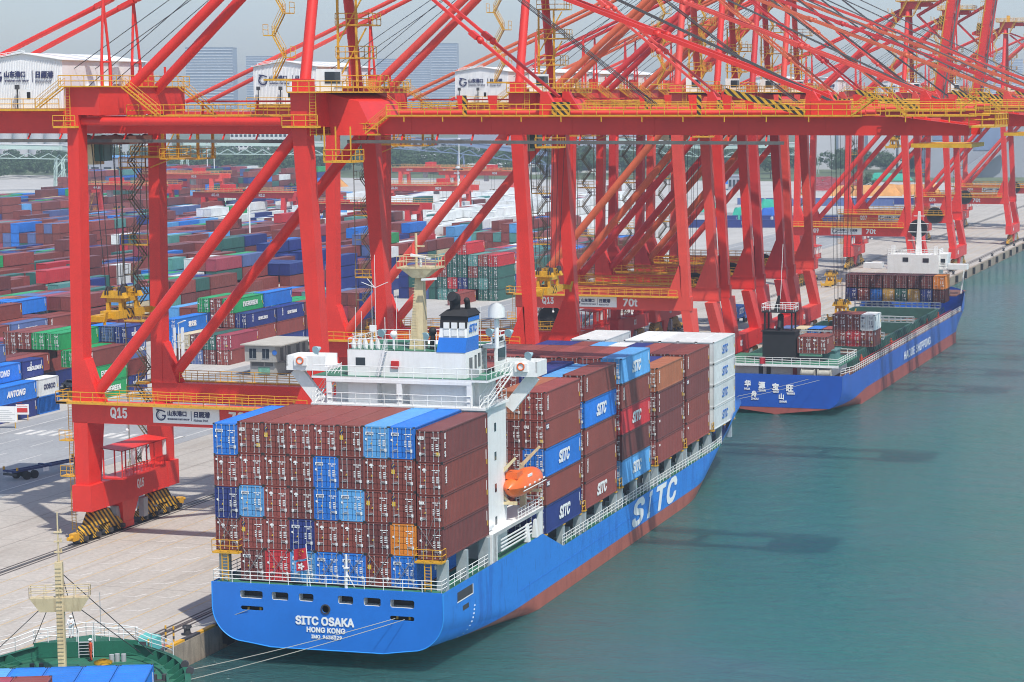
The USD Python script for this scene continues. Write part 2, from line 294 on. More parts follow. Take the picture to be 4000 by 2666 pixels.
for x in (-10.9, -14.4, -17.9, -21.4, -24.9):
    for k in range(70):
        y = 130 + k * 6.1 + (x * 7) % 3
        mk.face([(x - .7, y, QZ + .005), (x + .55, y, QZ + .005), (x + .55, y + .16, QZ + .005), (x - .7, y + .16, QZ + .005)])
        mk.face([(x + .55, y, QZ + .005), (x + .75, y, QZ + .005), (x + 1.25, y + 1.5, QZ + .005), (x + 1.05, y + 1.5, QZ + .005)])
solo('slot_marks_white', mk, MARKW, 'small white corner marks in rows on the quay apron', kind='structure')
mk = MB()
for x in (-60.5, -66, -71.5, -77, -82.5, -88):
    if x in (-60.5, -88): strip(mk, x - .1, 100, x + .1, 1400)
    else:
        for k in range(90): strip(mk, x - .08, 150 + k * 12, x + .08, 156 + k * 12)
for k in range(14): strip(mk, -86 + k * 1.9, 292, -85 + k * 1.9, 296.5)
for k in range(14): strip(mk, -86 + k * 1.9, 352, -85 + k * 1.9, 356.5)
for (x, y) in ((-63.2, 284), (-68.7, 280), (-74.2, 290), (-68.7, 318), (-74.2, 322), (-79.7, 300)):
    strip(mk, x - .12, y, x + .12, y + 5); mk.face([(x - .5, y + 5, QZ + .004), (x + .5, y + 5, QZ + .004), (x, y + 7.5, QZ + .004)])
solo('lane_lines_white', mk, MARKW, 'white lane lines arrows and crossing bars on the grey road', kind='structure')
# rails in their grooves
gr = MB(); st = MB()
for xc in (-33.0, -3.4):
    for dx in (-.75, .75): strip(gr, xc + dx - .14, -100, xc + dx + .14, 1500)
    strip(gr, xc - .32, -100, xc + .32, 1500)
    st.box(xc - .06, xc + .06, -100, 1500, QZ - .02, QZ + .03)
solo('rail_grooves', gr, paint('groove_dirt', (.07, .06, .055), .9, .3, .6), 'dark greasy grooves beside the crane rails', kind='structure')
solo('crane_rails', st, paint('rail_steel', (.20, .19, .18), .35, .2, .5, metal=.6), 'polished steel crane rails set into the quay', kind='structure')
jt = MB()
for x in (-40.5, -46.5, -52.5, -58.02): strip(jt, x - .05, 100, x + .05, 900, QZ + .003)
for k in range(60): strip(jt, -58, 130 + k * 13.0, -33.9, 130.09 + k * 13.0, QZ + .003); strip(jt, -32.0, 136 + k * 22.0, -.6, 136.08 + k * 22.0, QZ + .003)
solo('pavement_joints', jt, paint('joint_tar', (.17, .155, .14), .9, .3, .6), 'thin dark joints between the concrete slabs of the quay', kind='structure')
# kerb along the edge: black and yellow blocks, bollards, fenders
HB = MB(); HY = MB()
for k in range(130):
    y = 150 + k * 3.0; (HB if k % 2 else HY).box(-.52, -.06, y, y + 2.96, QZ - .03, QZ + .16)
kx = thing('quay_kerb', 'low kerb of yellow and black blocks along the quay edge', 'kerb', kind=None)
part(kx, 'yellow_block', HY, YEL); part(kx, 'black_block', HB, DARK)
def bollard_mb():
    b = MB(); b.revolve([(.55, 0), (.55, .06), (.34, .08), (.28, .55), (.42, .62), (.44, .78), (.36, .86), (.02, .88)], (0, 0, 0), 16); b.ball((.36, 0, .68), .2, 8); return b
kp = kind_prim('bollard_kind'); part(kp, 'casting', bollard_mb(), DARK)
for k, y in enumerate([185.3] + [205 + 24.5 * i for i in range(26)]):
    copy('bollard', kp, 'dark iron bollard standing on the quay edge by the green bow' if k == 0 else 'dark iron mooring bollard in the row along the far quay edge', 'bollard', (-1.05, y, QZ), -math.pi / 2, None if k == 0 else 'bollards along the quay edge')
kp = kind_prim('fender_kind'); b = MB(); b.box(.02, .55, -.55, .55, -1.9, -.15); part(kp, 'pad', b, RUBBER); b = MB(); b.box(.55, .63, -.7, .7, -2.0, -.05); part(kp, 'face_plate', b, BLACK)
for k in range(44): copy('fender', kp, 'black rubber fender hung on the quay wall', 'fender', (0, 160 + k * 15.3, QZ), 0, 'rubber fenders along the quay wall')
# ---------------------------------------------------------------- ship to shore cranes (x: across the quay, y: local along the quay from the near legs, z: above the water)
def rot_boom(mb, up):
    if not up: return mb
    V, N, F = mb.arrays(); t = math.radians(82.0); c, s = math.cos(t), math.sin(t); V = V.copy(); N = N.copy()
    x, z = V[:, 0] - .3, V[:, 2] - 49; V[:, 0], V[:, 2] = .3 + x * c - z * s, 49 + x * s + z * c; cuts_ = mb.cuts
    x, z = N[:, 0].copy(), N[:, 2].copy(); N[:, 0], N[:, 2] = x * c - z * s, x * s + z * c
    o = MB(); o.cuts = cuts_; return o.add(V, N, F)
def logo_mark(b, o, ex, ey, h):   # ring with a hook, the port group's emblem
    o = np.asarray(o, float); ex, ey = nrm(ex), nrm(ey); nn = np.cross(ex, ey)
    for t0, t1, r0, r1 in ((1.9, 5.9, .36, .5), (5.9, 6.3, .2, .5), (2.0, 5.4, .27, .31)):
        k = 12
        for i in range(k):
            a, c = t0 + (t1 - t0) * i / k, t0 + (t1 - t0) * (i + 1) / k
            P = [o + h * (r * math.cos(q) * ex + r * math.sin(q) * ey) for r, q in ((r0, a), (r1, a), (r1, c), (r0, c))]
            b.face(P); 
    for (x0, y0, x1, y1, w) in ((-.45, .48, .1, .42, .13), (.1, .42, .42, .3, .11), (.1, -.02, .48, -.02, .12)):
        b.bar(o + h * (x0 * ex + y0 * ey), o + h * (x1 * ex + y1 * ey), w * h, .01, up=nn)
def port_sign(b, o, ex, ey, h, w=1.0):   # characters of the port's board; o lower left, h board height
    o = np.asarray(o, float); ex, ey = nrm(ex), nrm(ey); A = lambda x, y: o + ex * x * h * w + ey * y * h
    logo_mark(b, A(.55, .5), ex, ey, h * .72)
    write(b, '山东港口', h * .36, A(1.05, .46), ex, ey, cjk=True, bold=True)
    write(b, 'SHANDONG PORT GROUP', h * .11, A(1.05, .22), ex, ey, bold=True, wide=.92)
    b.bar(A(2.86, .2), A(2.86, .84), .04 * h, .01, up=np.cross(ex, ey))
    write(b, '日照港', h * .40, A(3.05, .42), ex, ey, cjk=True, bold=True, slant=.08)
    write(b, 'Rizhao Port', h * .15, A(3.05, .17), ex, ey)
def crane(no, y0, label, red, brace=None, up=False, reel=-28.7, near=False, sign=True):
    base = (-18.0, y0 + 9.5, QZ); T = thing('quay_crane', label, 'crane', base, group='quay cranes in a row along the berth'); brace = brace or red
    def P(name, mb, mat, parent=T, lab=None): return part(parent, name, mb.moved((18.0, -9.5, -QZ)), mat, lab)
    Z = lambda n: P
    # sill beams, bogies, rail feet
    for xs, w in ((-33.3, 1.15), (-3.5, 1.0)):
        b = MB(); b.box(xs - w, xs + w, -.8, 19.3, 5.6, 8.5); b.box(xs - w - .03, xs + w + .03, 2.2, 2.3, 5.55, 8.55); b.box(xs - w - .03, xs + w + .03, 16.6, 16.7, 5.55, 8.55)
        sl = P('sill_beam', b, red)
        t = MB(); write(t, no, 1.15, (xs + w + .03, 9.3 if xs < -20 else 3, 6.5), (0, 1, 0), (0, 0, 1), wide=.62, bold=True); P('number', t, WHITE2, sl.GetPath().pathString)
        b = MB(); b.taper((xs - .5, xs + .5, 7.2, 9.4, 3.0), (xs - .9, xs + .9, 6.4, 10.2, 5.6)); b.box(xs - .55, xs + .55, 7.1, 9.5, QZ + .12, 3.0); P('rail_foot', b, red)
        for yc in (2.6, 15.9):
            b = MB()
            b.hexa([(xs - .35, yc - 1.2, 4.3), (xs + .35, yc - 1.2, 4.3), (xs + .35, yc + 1.2, 4.3), (xs - .35, yc + 1.2, 4.3), (xs - .35, yc - .4, 5.62), (xs + .35, yc - .4, 5.62), (xs + .35, yc + .4, 5.62), (xs - .35, yc + .4, 5.62)])
            bg = P('bogie', b, YEL)
            b = MB(1)
            for s in (-1, 1):
                b.hexa([(xs - .55, yc - 2.9, 3.7), (xs + .55, yc - 2.9, 3.7), (xs + .55, yc + 2.9, 3.7), (xs - .55, yc + 2.9, 3.7), (xs - .55, yc - 1.6, 5.25), (xs + .55, yc - 1.6, 5.25), (xs + .55, yc + 1.6, 5.25), (xs - .55, yc + 1.6, 5.25)]) if s < 0 else None
                b.hexa([(xs - .5, yc + s * 2.7 - 1.6, 2.95), (xs + .5, yc + s * 2.7 - 1.6, 2.95), (xs + .5, yc + s * 2.7 + 1.6, 2.95), (xs - .5, yc + s * 2.7 + 1.6, 2.95), (xs - .5, yc + s * 2.7 - .8, 3.95), (xs + .5, yc + s * 2.7 - .8, 3.95), (xs + .5, yc + s * 2.7 + .8, 3.95), (xs - .5, yc + s * 2.7 + .8, 3.95)])
            P('equaliser', b, HAZ, bg.GetPath().pathString)
            b = MB(1)
            for k in range(4):
                y = yc - 4.0 + k * 2.67; b.taper((xs - .6, xs + .6, y - .75, y + .75, QZ + .25), (xs - .4, xs + .4, y - .4, y + .4, 3.5))
            P('wheel_truck', b, HAZ2, bg.GetPath().pathString)
            b = MB()
            for k in range(4):
                y = yc - 4.0 + k * 2.67
                for d in (-.5, .5): b.disc((xs, y + d, QZ + .36), (1, 0, 0), .34, .9, 10)
                b.box(xs + .5, xs + .95, y - .2, y + .25, QZ + .35, QZ + .8)
            P('wheel', b, DARK, bg.GetPath().pathString)
        b = MB(1)
        for ye, s in ((-2.6, -1), (21.2, 1)): b.box(xs - .35, xs + .35, ye - .5, ye + .5, QZ + .5, QZ + 1.3); b.tube((xs, ye, QZ + .9), (xs, ye + s * 1.3, QZ + .9), .22, 8, caps=True)
        P('buffer', b, YEL)
        b = MB(1); b.box(xs - .5, xs + .3, 6.1, 6.9, 3.0, 5.0); b.box(xs + .35, xs + 1.0, 11.0, 12.0, 3.0, 5.2); P('electric_box', b, GREY)
    # legs
    for k, (yn, dp) in enumerate(((0.0, 1), (17.6, -1))):
        yb = yn if k == 0 else yn + 1.8; e = dp
        ys = lambda a, b: (min(yb + e * a, yb + e * b), max(yb + e * a, yb + e * b))
        b = MB(); a0, a1 = ys(0, 2.6); c0, c1 = ys(0, 3.7); b.taper((-34.45, -32.75, a0, a1, 8.5), (-34.45, -32.75, c0, c1, 15.5)); P('lower_leg', b, red)
        b = MB(); a0, a1 = ys(0, 1.8); b.taper((-34.5, -33.05, a0, a1, 17.75), (-33.9, -32.55, a0, a1, 49.2))
        c0, c1 = ys(0, 1.75); b.hexa([(-33.05, c0, 17.75), (-31.2, c0, 17.75), (-31.2, c1, 17.75), (-33.05, c1, 17.75), (-32.98, c0, 22.5), (-32.8, c0, 22.5), (-32.8, c1, 22.5), (-32.98, c1, 22.5)]); P('landside_leg', b, red)
        b = MB(); a0, a1 = ys(0, 1.7); b.taper((-5.35, -3.95, a0, a1, 17.75), (-7.25, -5.55, a0, a1, 47.9))
        c0, c1 = ys(0, 1.72); b.hexa([(-7.9, c0, 17.75), (-5.3, c0, 17.75), (-5.3, c1, 17.75), (-7.9, c1, 17.75), (-5.75, c0, 23.0), (-5.5, c0, 23.0), (-5.5, c1, 23.0), (-5.75, c1, 23.0)]); P('waterside_leg', b, red)
        b = MB(); a0, a1 = ys(0, 2.4); c0, c1 = ys(0, 4.6); b.taper((-4.4, -2.6, a0, a1, 8.5), (-5.4, -3.9, c0, c1, 15.5)); P('lower_leg', b, red)
        # portal beam, walkway and braces
        b = MB(); b.box(-34.6, -3.7, yb if e > 0 else yb - 1.5, yb + 1.5 if e > 0 else yb, 15.45, 17.75); pb = P('portal_beam', b, red)
        yo = yb - e * .9; b = MB(); b.box(-36.0, -5.8, min(yo, yb - e * .02), max(yo, yb - e * .02), 17.62, 17.86); b.box(-36.0, -34.7, yn - .9, yn + 2.4, 17.6, 17.85); wk = P('walkway', b, YEL)
        b = MB(); b.rail([(-36, yo, 17.86), (-29.9, yo, 17.86), (-18, yo, 17.86), (-5.8, yo, 17.86)], 1.1, 1.5, .045); b.rail([(-31, yb + e * 1.4, 17.86), (-6, yb + e * 1.4, 17.86)], 1.1, 1.6, .04); b.rail([(-36, yo, 17.86), (-36, yo + e * 3, 17.86)], 1.1, 1.5, .045); P('railing', b, YEL, wk.GetPath().pathString)
        ym = (a0 + a1) / 2 if False else yb + e * .85
        b = MB(); b.tube((-33, ym, 48.5), (-7.0, ym, 48.5), .44, 14); P('tie_tube', b, brace)
        b = MB(); b.tube((-32.4, ym, 18.1), (-6.9, ym, 47.5), .63, 16, caps=True); b.hexa([(-33, ym - .1, 17.8), (-30.6, ym - .1, 17.8), (-30.6, ym + .1, 17.8), (-33, ym + .1, 17.8), (-33, ym - .1, 21.5), (-32.6, ym - .1, 21.5), (-32.6, ym + .1, 21.5), (-33, ym + .1, 21.5)]); P('diagonal_brace', b, brace)
        if k == 0 and sign:
            b = MB(); b.box(-24.6, -16.6, yn - .06, yn - .005, 15.78, 17.5); sp = P('port_board', b, WHITE2)
            b = MB(); port_sign(b, (-24.5, yn - .07, 15.78), (1, 0, 0), (0, 0, 1), 1.72, .92); P('lettering', b, NAVY_P, sp.GetPath().pathString)
        b = MB(); write(b, no, 1.3, (-29.85, yn - .01, 16.0), (1, 0, 0), (0, 0, 1), bold=True, wide=.72); write(b, '70t', 1.3, (-15.5, yn - .01, 16.0), (1, 0, 0), (0, 0, 1), bold=True)
        if k == 0: P('lettering', b, WHITE2)
        for xl in (-28, -14):
            b = MB(); b.tube((xl, yn + .3, 15.45), (xl, yn + .3, 15.0), .06, 6); b.ball((xl, yn + .3, 14.8), .22, 8); P('floodlight_camera', b, WHITE)
    # top cross beams
    b = MB(); b.box(-34.0, -29.9, 0.0, 19.2, 49.2, 52.1); b.box(-34.05, -29.85, -.05, 19.25, 52.1, 52.2); P('landside_cross_beam', b, red)
    b = MB(1); b.box(-7.3, -4.6, -.1, 19.3, 47.9, 51.5); b.hexa([(-4.6, 4, 47), (.2, 4.6, 47), (.2, 14.6, 47), (-4.6, 15.2, 47), (-4.6, 3, 51.5), (-1.6, 4.6, 50.6), (-1.6, 14.6, 50.6), (-4.6, 16.2, 51.5)]); P('waterside_cross_beam', b, red)
    # masts, apex, struts and stays
    b = MB(); b.tube((-6.5, 1.6, 51.5), (-6.7, 8.0, 73.5), .60, 14, .55); b.box(-7.3, -5.7, .4, 2.6, 51.5, 53.0); P('mast', b, red)
    b = MB(); b.tube((-6.9, 16.6, 51.5), (-6.9, 11.8, 73.5), .60, 14, .55); P('mast', b, RED_C if red is RED else red)
    b = MB(1); b.box(-8.4, -4.2, 7.0, 12.8, 72.6, 74.4); b.box(-4.2, -.9, 8.2, 9.0, 73.2, 74.2); b.box(-4.2, -.9, 11.0, 11.8, 73.2, 74.2); ap = P('apex_beam', b, red)
    b = MB(1); b.box(-9.6, .4, 6.0, 13.8, 74.4, 74.6); b.box(-7.8, -5.2, 5.6, 7, 70.6, 70.8); P('apex_platform', b, YEL, ap.GetPath().pathString)
    b = MB(); b.rail([(-9.6, 6, 74.6), (.4, 6, 74.6), (.4, 13.8, 74.6), (-9.6, 13.8, 74.6)], 1.1, 1.4, .05, close=True); b.box(-6.5, -5.5, 9, 10.6, 74.6, 76.6)
    for x in (-8.5, -5): b.stairs((x, 6.2, 70.8), (x + 2, 6.2, 74.6), .8, (0, 1, 0), 10)
    P('apex_railing', b, YEL, ap.GetPath().pathString)
    for ya, yt in ((6.3, 9.0), (13.0, 12.2)):
        b = MB(); b.tube((-32.3, ya, 49.9), (-6.7, yt, 73.3), .56, 16); b.ball((-32.0, ya, 50.3), .6, 8); P('rear_strut', b, brace)
        b = MB(); d = np.array([-6.2, yt, 73.6]) - np.array([-58.3, ya, 50.4]); p = lambda t: np.array([-58.3, ya, 50.4]) + d * t
        b.tube(p(0), p(1), .30, 10)
        for t in (.48, .52): b.bar(p(t - .018), p(t + .018), .5, .95, up=(0, 1, 0))
        P('back_stay', b, brace)
        for q in (-.9, .9):
            b = MB(); h = 50.4 + 23.2 * .49; b.tube((-32.6, ya + q, 52.2), (-32.6, ya + q, 55.0), .2, 8); b.tube((-32.6, ya + q, 55.0), (-32.7, ya, h), .16, 8); b.tube((-32.6, ya - .9, 55), (-32.6, ya + .9, 55), .12, 6) if q > 0 else None; P('stay_support', b, red)
    # landside boom with machinery house
    for yg in (5.5, 12.6):
        b = MB(); b.box(-62, -4.6, yg, yg + 1.0, 47.1, 49.0); P('boom_girder', b, red)
        b = MB(); b.box(.3, 56.5, yg, yg + 1.0, 47.1, 49.0); b.hexa([(56.5, yg, 47.1), (63.8, yg, 47.1), (63.8, yg + 1, 47.1), (56.5, yg + 1, 47.1), (56.5, yg, 49.0), (63.8, yg, 48.1), (63.8, yg + 1, 48.1), (56.5, yg + 1, 49.0)])
        for xx in range(4, 60, 9): b.box(xx, xx + .1, yg - .04, yg + 1.04, 47.1, 49.02)
        P('boom_girder', rot_boom(b, up), red)
    b = MB(1)
    for x in range(-60, -6, 9): b.box(x, x + .7, 6.5, 12.6, 47.4, 48.8)
    P('cross_tie', b, red)
    b = MB(1)
    for x in list(range(5, 60, 9)): b.box(x, x + .7, 6.5, 12.6, 47.4, 48.8)
    for x in (19.0, 47.5):
        for yg in (5.6, 12.7): b.hexa([(x - .6, yg, 49), (x + 1.9, yg, 49), (x + 1.9, yg + .7, 49), (x - .6, yg + .7, 49), (x - .4, yg, 51.6), (x + .3, yg, 51.6), (x + .3, yg + .7, 51.6), (x - .4, yg + .7, 51.6)])
    for x in (9.0, 12.5, 34.6, 38.2, 40.6): b.hexa([(x, 6.9, 49), (x + .5, 6.9, 49), (x + .5, 7.3, 49), (x, 7.3, 49), (x - .3, 6.9, 51.2), (x + .7, 6.9, 51.2), (x + .7, 7.3, 51.2), (x - .3, 7.3, 51.2)])
    b.box(47.6, 51.6, 5.5, 6.5, 49, 50.6); P('boom_bracket', rot_boom(b, up), red)
    b = MB(1)
    for x in (10.0, 35.7): b.box(x, x + .45, 5.2, 5.4, 49.0, 51.2)
    b.hexa([(38.6, 5.0, 51.3), (38.8, 5.0, 51.9), (38.8, 5.3, 51.9), (38.6, 5.3, 51.3), (47, 5.0, 49.0), (47.2, 5.0, 49.7), (47.2, 5.3, 49.7), (47, 5.3, 49.0)]); b.box(20.0, 22.0, 5.1, 5.3, 49.1, 50.5); P('warning_post', rot_boom(b, up), HAZ)
    def walk(x0, x1, y, z, sgn):
        a = MB(); a.box(x0, x1, min(y, y + sgn * .9), max(y, y + sgn * .9), z, z + .16); r = MB(); r.rail([(x0, y + sgn * .9, z + .1), (x1, y + sgn * .9, z + .1)], 1.15, 1.45, .042)
        for k in range(int((x1 - x0) / 4.4)): r.tube((x0 + 2 + k * 4.4, y + sgn * .85, z - .55), (x0 + 2 + k * 4.4, y + sgn * .85, z), .07, 4)
        return a, r
    for (x0, x1, z, boom) in ((-29.2, -8.2, 49.0, 0), (-8.0, .6, 47.9 - .9, 0), (1.6, 53.0, 49.0, 1), (55.5, 64.5, 49.0, 1)):
        a, r = walk(x0, x1, 5.4, z, -1); a2, r2 = walk(x0, x1, 13.7, z, 1)
        w = P('boom_walkway', rot_boom(a, up and boom), YEL); P('railing', rot_boom(r, up and boom), YEL, w.GetPath().pathString)
        w = P('boom_walkway', rot_boom(a2, up and boom), YEL); P('railing', rot_boom(r2, up and boom), YEL, w.GetPath().pathString)
    b = MB(1); b.stairs((-1, 4.9, 47.1), (1.7, 4.9, 49.1), .8, (0, 1, 0)); b.stairs((52, 4.9, 49.1), (54.5, 4.9, 50.9), .8, (0, 1, 0)); b.stairs((57.5, 4.9, 49.1), (55.6, 4.9, 50.9), .8, (0, 1, 0)); b.rail([(53.6, 4.4, 50.8), (56.2, 4.4, 50.8)], 1.1, .9, .045); b.box(53.6, 56.2, 4.4, 5.5, 50.7, 50.85)
    b.box(63.8, 66.4, 5.0, 14.2, 47.9, 48.1); b.rail([(63.8, 5, 48.1), (66.4, 5, 48.1), (66.4, 14.2, 48.1), (63.8, 14.2, 48.1)], 1.15, 1.1, .05); b.box(58, 64, 5.0, 14, 45.9, 46.3)
    for k in range(26): b.box(4 + k * 1.9, 4.6 + k * 1.9, 6.8, 7.4, 49.0, 49.5)
    P('boom_stairs', rot_boom(b, up), YEL)
    b = MB(1); b.tube((2, 6.9, 49.4), (53, 6.9, 49.4), .25, 8); b.tube((2, 12.2, 49.4), (53, 12.2, 49.4), .25, 8); P('boom_pipe', rot_boom(b, up), RED_B)
    # festoon rail under the boom
    b = MB(); b.box(-60, -8, 4.6, 4.9, 46.15, 46.5); f = P('festoon_rail', b, FEST)
    b = MB(1)
    for x in range(-58, -8, 4): b.bar((x, 5.7, 47.1), (x + .1, 4.75, 46.2), .14)
    P('hanger', b, red, f.GetPath().pathString)
    b = MB(); b.box(-3, 45, 4.6, 4.9, 46.15, 46.5); f = P('festoon_rail', rot_boom(b, up), FEST); b = MB(1)
    for x in range(-1, 45, 4): b.bar((x, 5.7, 47.1), (x + .1, 4.75, 46.1), .16, .2)
    P('hanger', rot_boom(b, up), red, f.GetPath().pathString)
    # forestays and hoist ropes
    if up:
        st_ = [((-4, 9, 71), (8, 7, 62)), ((8, 7, 62), (4, 6.5, 68)), ((-4, 11, 71), (8, 13, 62)), ((8, 13, 62), (4, 13, 68)), ((-2, 9, 73.6), (9.5, 7, 85)), ((-2, 11, 73.6), (9.5, 13, 85))]
    else: st_ = None
    for ya, yt in ((7.0, 8.6), (11.2, 11.4)):
        for (xb, w, h, zt) in ((18.8, .30, .42, 70.3), (48.3, .42, .62, 70.9)):
            b = MB(1)
            if up: b.bar((-4.5, yt, 71), (5.5 + (xb > 30) * 1.5, ya, 51 + xb * .55), w, h, up=(0, 1, 0)); b.bar((5.5 + (xb > 30) * 1.5, ya, 51 + xb * .55), (.3 + .25 * xb, ya, 51 + xb), w, h, up=(0, 1, 0))
            else:
                p, q = np.array([xb, ya, 51.0]), np.array([-5.4, yt, zt]); b.bar(p, q, w, h, up=(0, 1, 0))
                for t in (.34, .64): c = p + (q - p) * t; d = (q - p) / np.linalg.norm(q - p); b.bar(c - d * .5, c + d * .5, w + .25, h + .45, up=(0, 1, 0)); b.ball(c - d * .9, .42, 8)
            P('fore_stay', b, brace)
    b = MB()
    if not up:
        for dy in (8.6, 9.3, 10.2, 10.9):
            for (xa, za) in ((50, 50.0), (30, 50.1)): b.tube((xa, dy, za), (-2.0, dy + .1, 74.0), .045, 4)
    for dy in (7.5, 12): b.tube((-36, dy, 52.0), (-8.0, dy + .4, 73.0), .045, 4); b.tube((-41, dy, 52.0), (-8.2, dy + 1, 72.6), .045, 4)
    P('hoist_ropes', b, WIRE)
    # stair towers and platforms
    def zigzag(b, x, y, z0, z1, dz, n_side, w=.8, L=2.0):
        z = z0; s = 1; k = 0
        while z + dz <= z1:
            b.stairs((x - s * L / 2, y, z), (x + s * L / 2, y, z + dz), w, (0, 1, 0), 8); b.box(x - L / 2 - .9, x - L / 2 if s < 0 else x - L / 2 + .0, y - .6, y + .6, z + dz - .1, z + dz) if s < 0 else b.box(x + L / 2, x + L / 2 + .9, y - .6, y + .6, z + dz - .1, z + dz)
            xe = x + s * (L / 2 + .9); b.rail([(xe, y - .6, z + dz), (xe, y + .6, z + dz)], 1.1, 1.2, .035); z += dz; s = -s; k += 1
        return b
    ST = paint('weathered_stair', (.17, .13, .07), .6, .2, 1.0)
    b = MB(1); zigzag(b, -36.4, 19.0, 4.0, 46.0, 2.2, 1, .8, 1.7)
    for x in (-38.1, -34.8): b.bar((x, 18.4, 3.5), (x, 18.4, 46), .09)
    P('stair_tower', b, ST)
    b = MB(1)
    for z in range(7, 44, 9): b.box(-38.0, -34.6, 17.9, 20.1, z - .15, z); b.rail([(-38, 17.9, z), (-34.6, 17.9, z)], 1.1, 1.1, .04)
    P('stair_landing', b, YEL)
    b = MB(1); zigzag(b, -8.9, .9, 53.0, 73.0, 2.3, 1, .6, 1.3); b.box(-10.4, -7.6, 0, 2.2, 52.8, 53.0); P('mast_stair', b, YEL)
    b = MB(1)
    for z, xr in ((52.2, -2.8), (55.4, -4.2), (59.0, -3.6), (63.0, -3.6)):
        b.box(-7.6, xr, 12.3, 15.6, z - .14, z); b.rail([(-7.6, 12.3, z), (xr, 12.3, z), (xr, 15.6, z)], 1.2, 1.2, .05)
    for x in (-7.4, -5.2): b.bar((x, 12.5, 52), (x, 12.5, 63), .22); 
    for z in (56, 60): b.bar((-7.4, 12.5, z - 3), (-4.0, 12.5, z + 2.6), .14)
    P('mast_platform', b, YEL)
    b = MB(1)
    for (x0, x1, y, z) in ((-35.2, -32.5, -.8, 47.8), (-8.0, -3.9, -.8, 47.85)): b.box(x0, x1, y, .0, z, z + .22); b.rail([(x0, y, z + .2), (x1, y, z + .2)], 1.15, 1.2, .05)
    b.box(-35.9, -30.0, 17.0, 20.5, 44.1, 44.35); b.rail([(-35.9, 17, 44.3), (-30, 17, 44.3), (-30, 20.5, 44.3)], 1.15, 1.2, .05); b.bar((-33.5, 17.2, 43.0), (-30.5, 17.2, 44.1), .12)
    for x in (-29.2, -24.8): b.box(x, x + .25, 15.6, 15.9, 44.2, 47.1); b.box(x, x + .25, 12.0, 12.3, 44.2, 47.1)
    b.box(-29.2, -24.5, 11.6, 16, 44.1, 44.25); b.rail([(-29.2, 11.6, 44.2), (-24.5, 11.6, 44.2), (-24.5, 16, 44.2)], 1.1, 1.2, .045); b.bar((-29.1, 11.7, 44.2), (-27.4, 11.7, 47), .1)
    b.box(-3.6, -.4, -.2, 3.0, 44.2, 44.4); b.rail([(-3.6, -.2, 44.4), (-.4, -.2, 44.4), (-.4, 3, 44.4)], 1.15, 1.2, .05)
    for x in (-3.5, -2.2, -.5): b.bar((x, -.1, 44.4), (x, -.1, 48), .12)
    b.box(-34.3, -29.6, -.9, 19.9, 52.2, 52.34); b.rail([(-34.3, -.9, 52.3), (-29.6, -.9, 52.3), (-29.6, 19.9, 52.3)], 1.15, 1.4, .05); b.box(-7.3, -2.2, -.9, 19.9, 51.5, 51.66); b.rail([(-7.3, -.9, 51.6), (-2.2, -.9, 51.6), (-2.2, 19.9, 51.6)], 1.15, 1.4, .05)
    P('platform', b, YEL)
    b = MB(1); b.stairs((-29.0, 3.6, 52.2), (-24.8, 3.6, 49.1), .9, (0, 1, 0)); b.stairs((-29.0, 16.5, 52.2), (-24.8, 16.5, 49.1), .9, (0, 1, 0)); b.stairs((-37.6, .2, 50.0), (-34.4, .2, 52.2), .8, (0, 1, 0))
    b.bar((-33.8, -.5, 48), (-33.8, -.5, 52.2), .06); b.bar((-33.2, -.5, 48), (-33.2, -.5, 52.2), .06)
    for k in range(14): b.bar((-33.8, -.5, 48.2 + k * .3), (-33.2, -.5, 48.2 + k * .3), .04)
    b.bar((-4.9, -.5, 47), (-4.9, -.5, 51.6), .06); b.bar((-4.2, -.5, 47), (-4.2, -.5, 51.6), .06)
    for k in range(15): b.bar((-4.9, -.5, 47.2 + k * .3), (-4.2, -.5, 47.2 + k * .3), .04)
    P('access_stairs', b, YEL)
    b = MB(1)   # caged ladder on the near leg
    for x in (-35.3, -34.8): b.bar((x, .4, 3.2), (x, .4, 17.6), .06)
    for k in range(46): b.bar((-35.3, .4, 3.4 + k * .31), (-34.8, .4, 3.4 + k * .31), .04)
    for z in (9.5, 13.5): b.box(-36.0, -34.5, -.5, .9, z - .12, z); b.rail([(-36, -.5, z), (-34.5, -.5, z)], 1.1, .7, .04)
    P('caged_ladder', b, YEL)
    # machinery house
    b = MB(); b.box(-47.0, -37.3, 5.0, 23.6, 49.9, 55.2)
    for k in range(46): b.box(-47.0 + k * .2106, -46.93 + k * .2106, 4.93, 5.0, 49.9, 55.2)
    b.poly([(0, 0), (9.7, 0), (4.85, .75)], 18.6, (-47.0, 5.0, 55.2), (1, 0, 0), (0, 0, 1)); h = P('machinery_house', b, HOUSE_W)
    b = MB(1)
    for s in (-1, 1): b.hexa([(-42.15, 4.7, 55.98), (-42.15 + s * 5.1, 4.7, 55.2), (-42.15 + s * 5.1, 23.9, 55.2), (-42.15, 23.9, 55.98), (-42.15, 4.7, 56.06), (-42.15 + s * 5.1, 4.7, 55.28), (-42.15 + s * 5.1, 23.9, 55.28), (-42.15, 23.9, 56.06)][::1])
    b.rail([(-46.5, 5.2, 55.4), (-42.1, 5.2, 56.0)], .35, 2, .03); P('roof', b, WHITE, h.GetPath().pathString)
    b = MB(); b.box(-44.6 + 2.0, -41.2, 4.86, 4.9, 49.9, 52.0); P('door', b, WHITE, h.GetPath().pathString)
    b = MB(1); b.box(-41.7, -41.3, 4.8, 4.9, 51.0, 51.7); b.box(-37.3, -37.2, 8.6, 9.4, 51.0, 52.2); b.box(-37.3, -37.2, 18.6, 19.4, 51.0, 52.2); P('window', b, BLACK, h.GetPath().pathString)
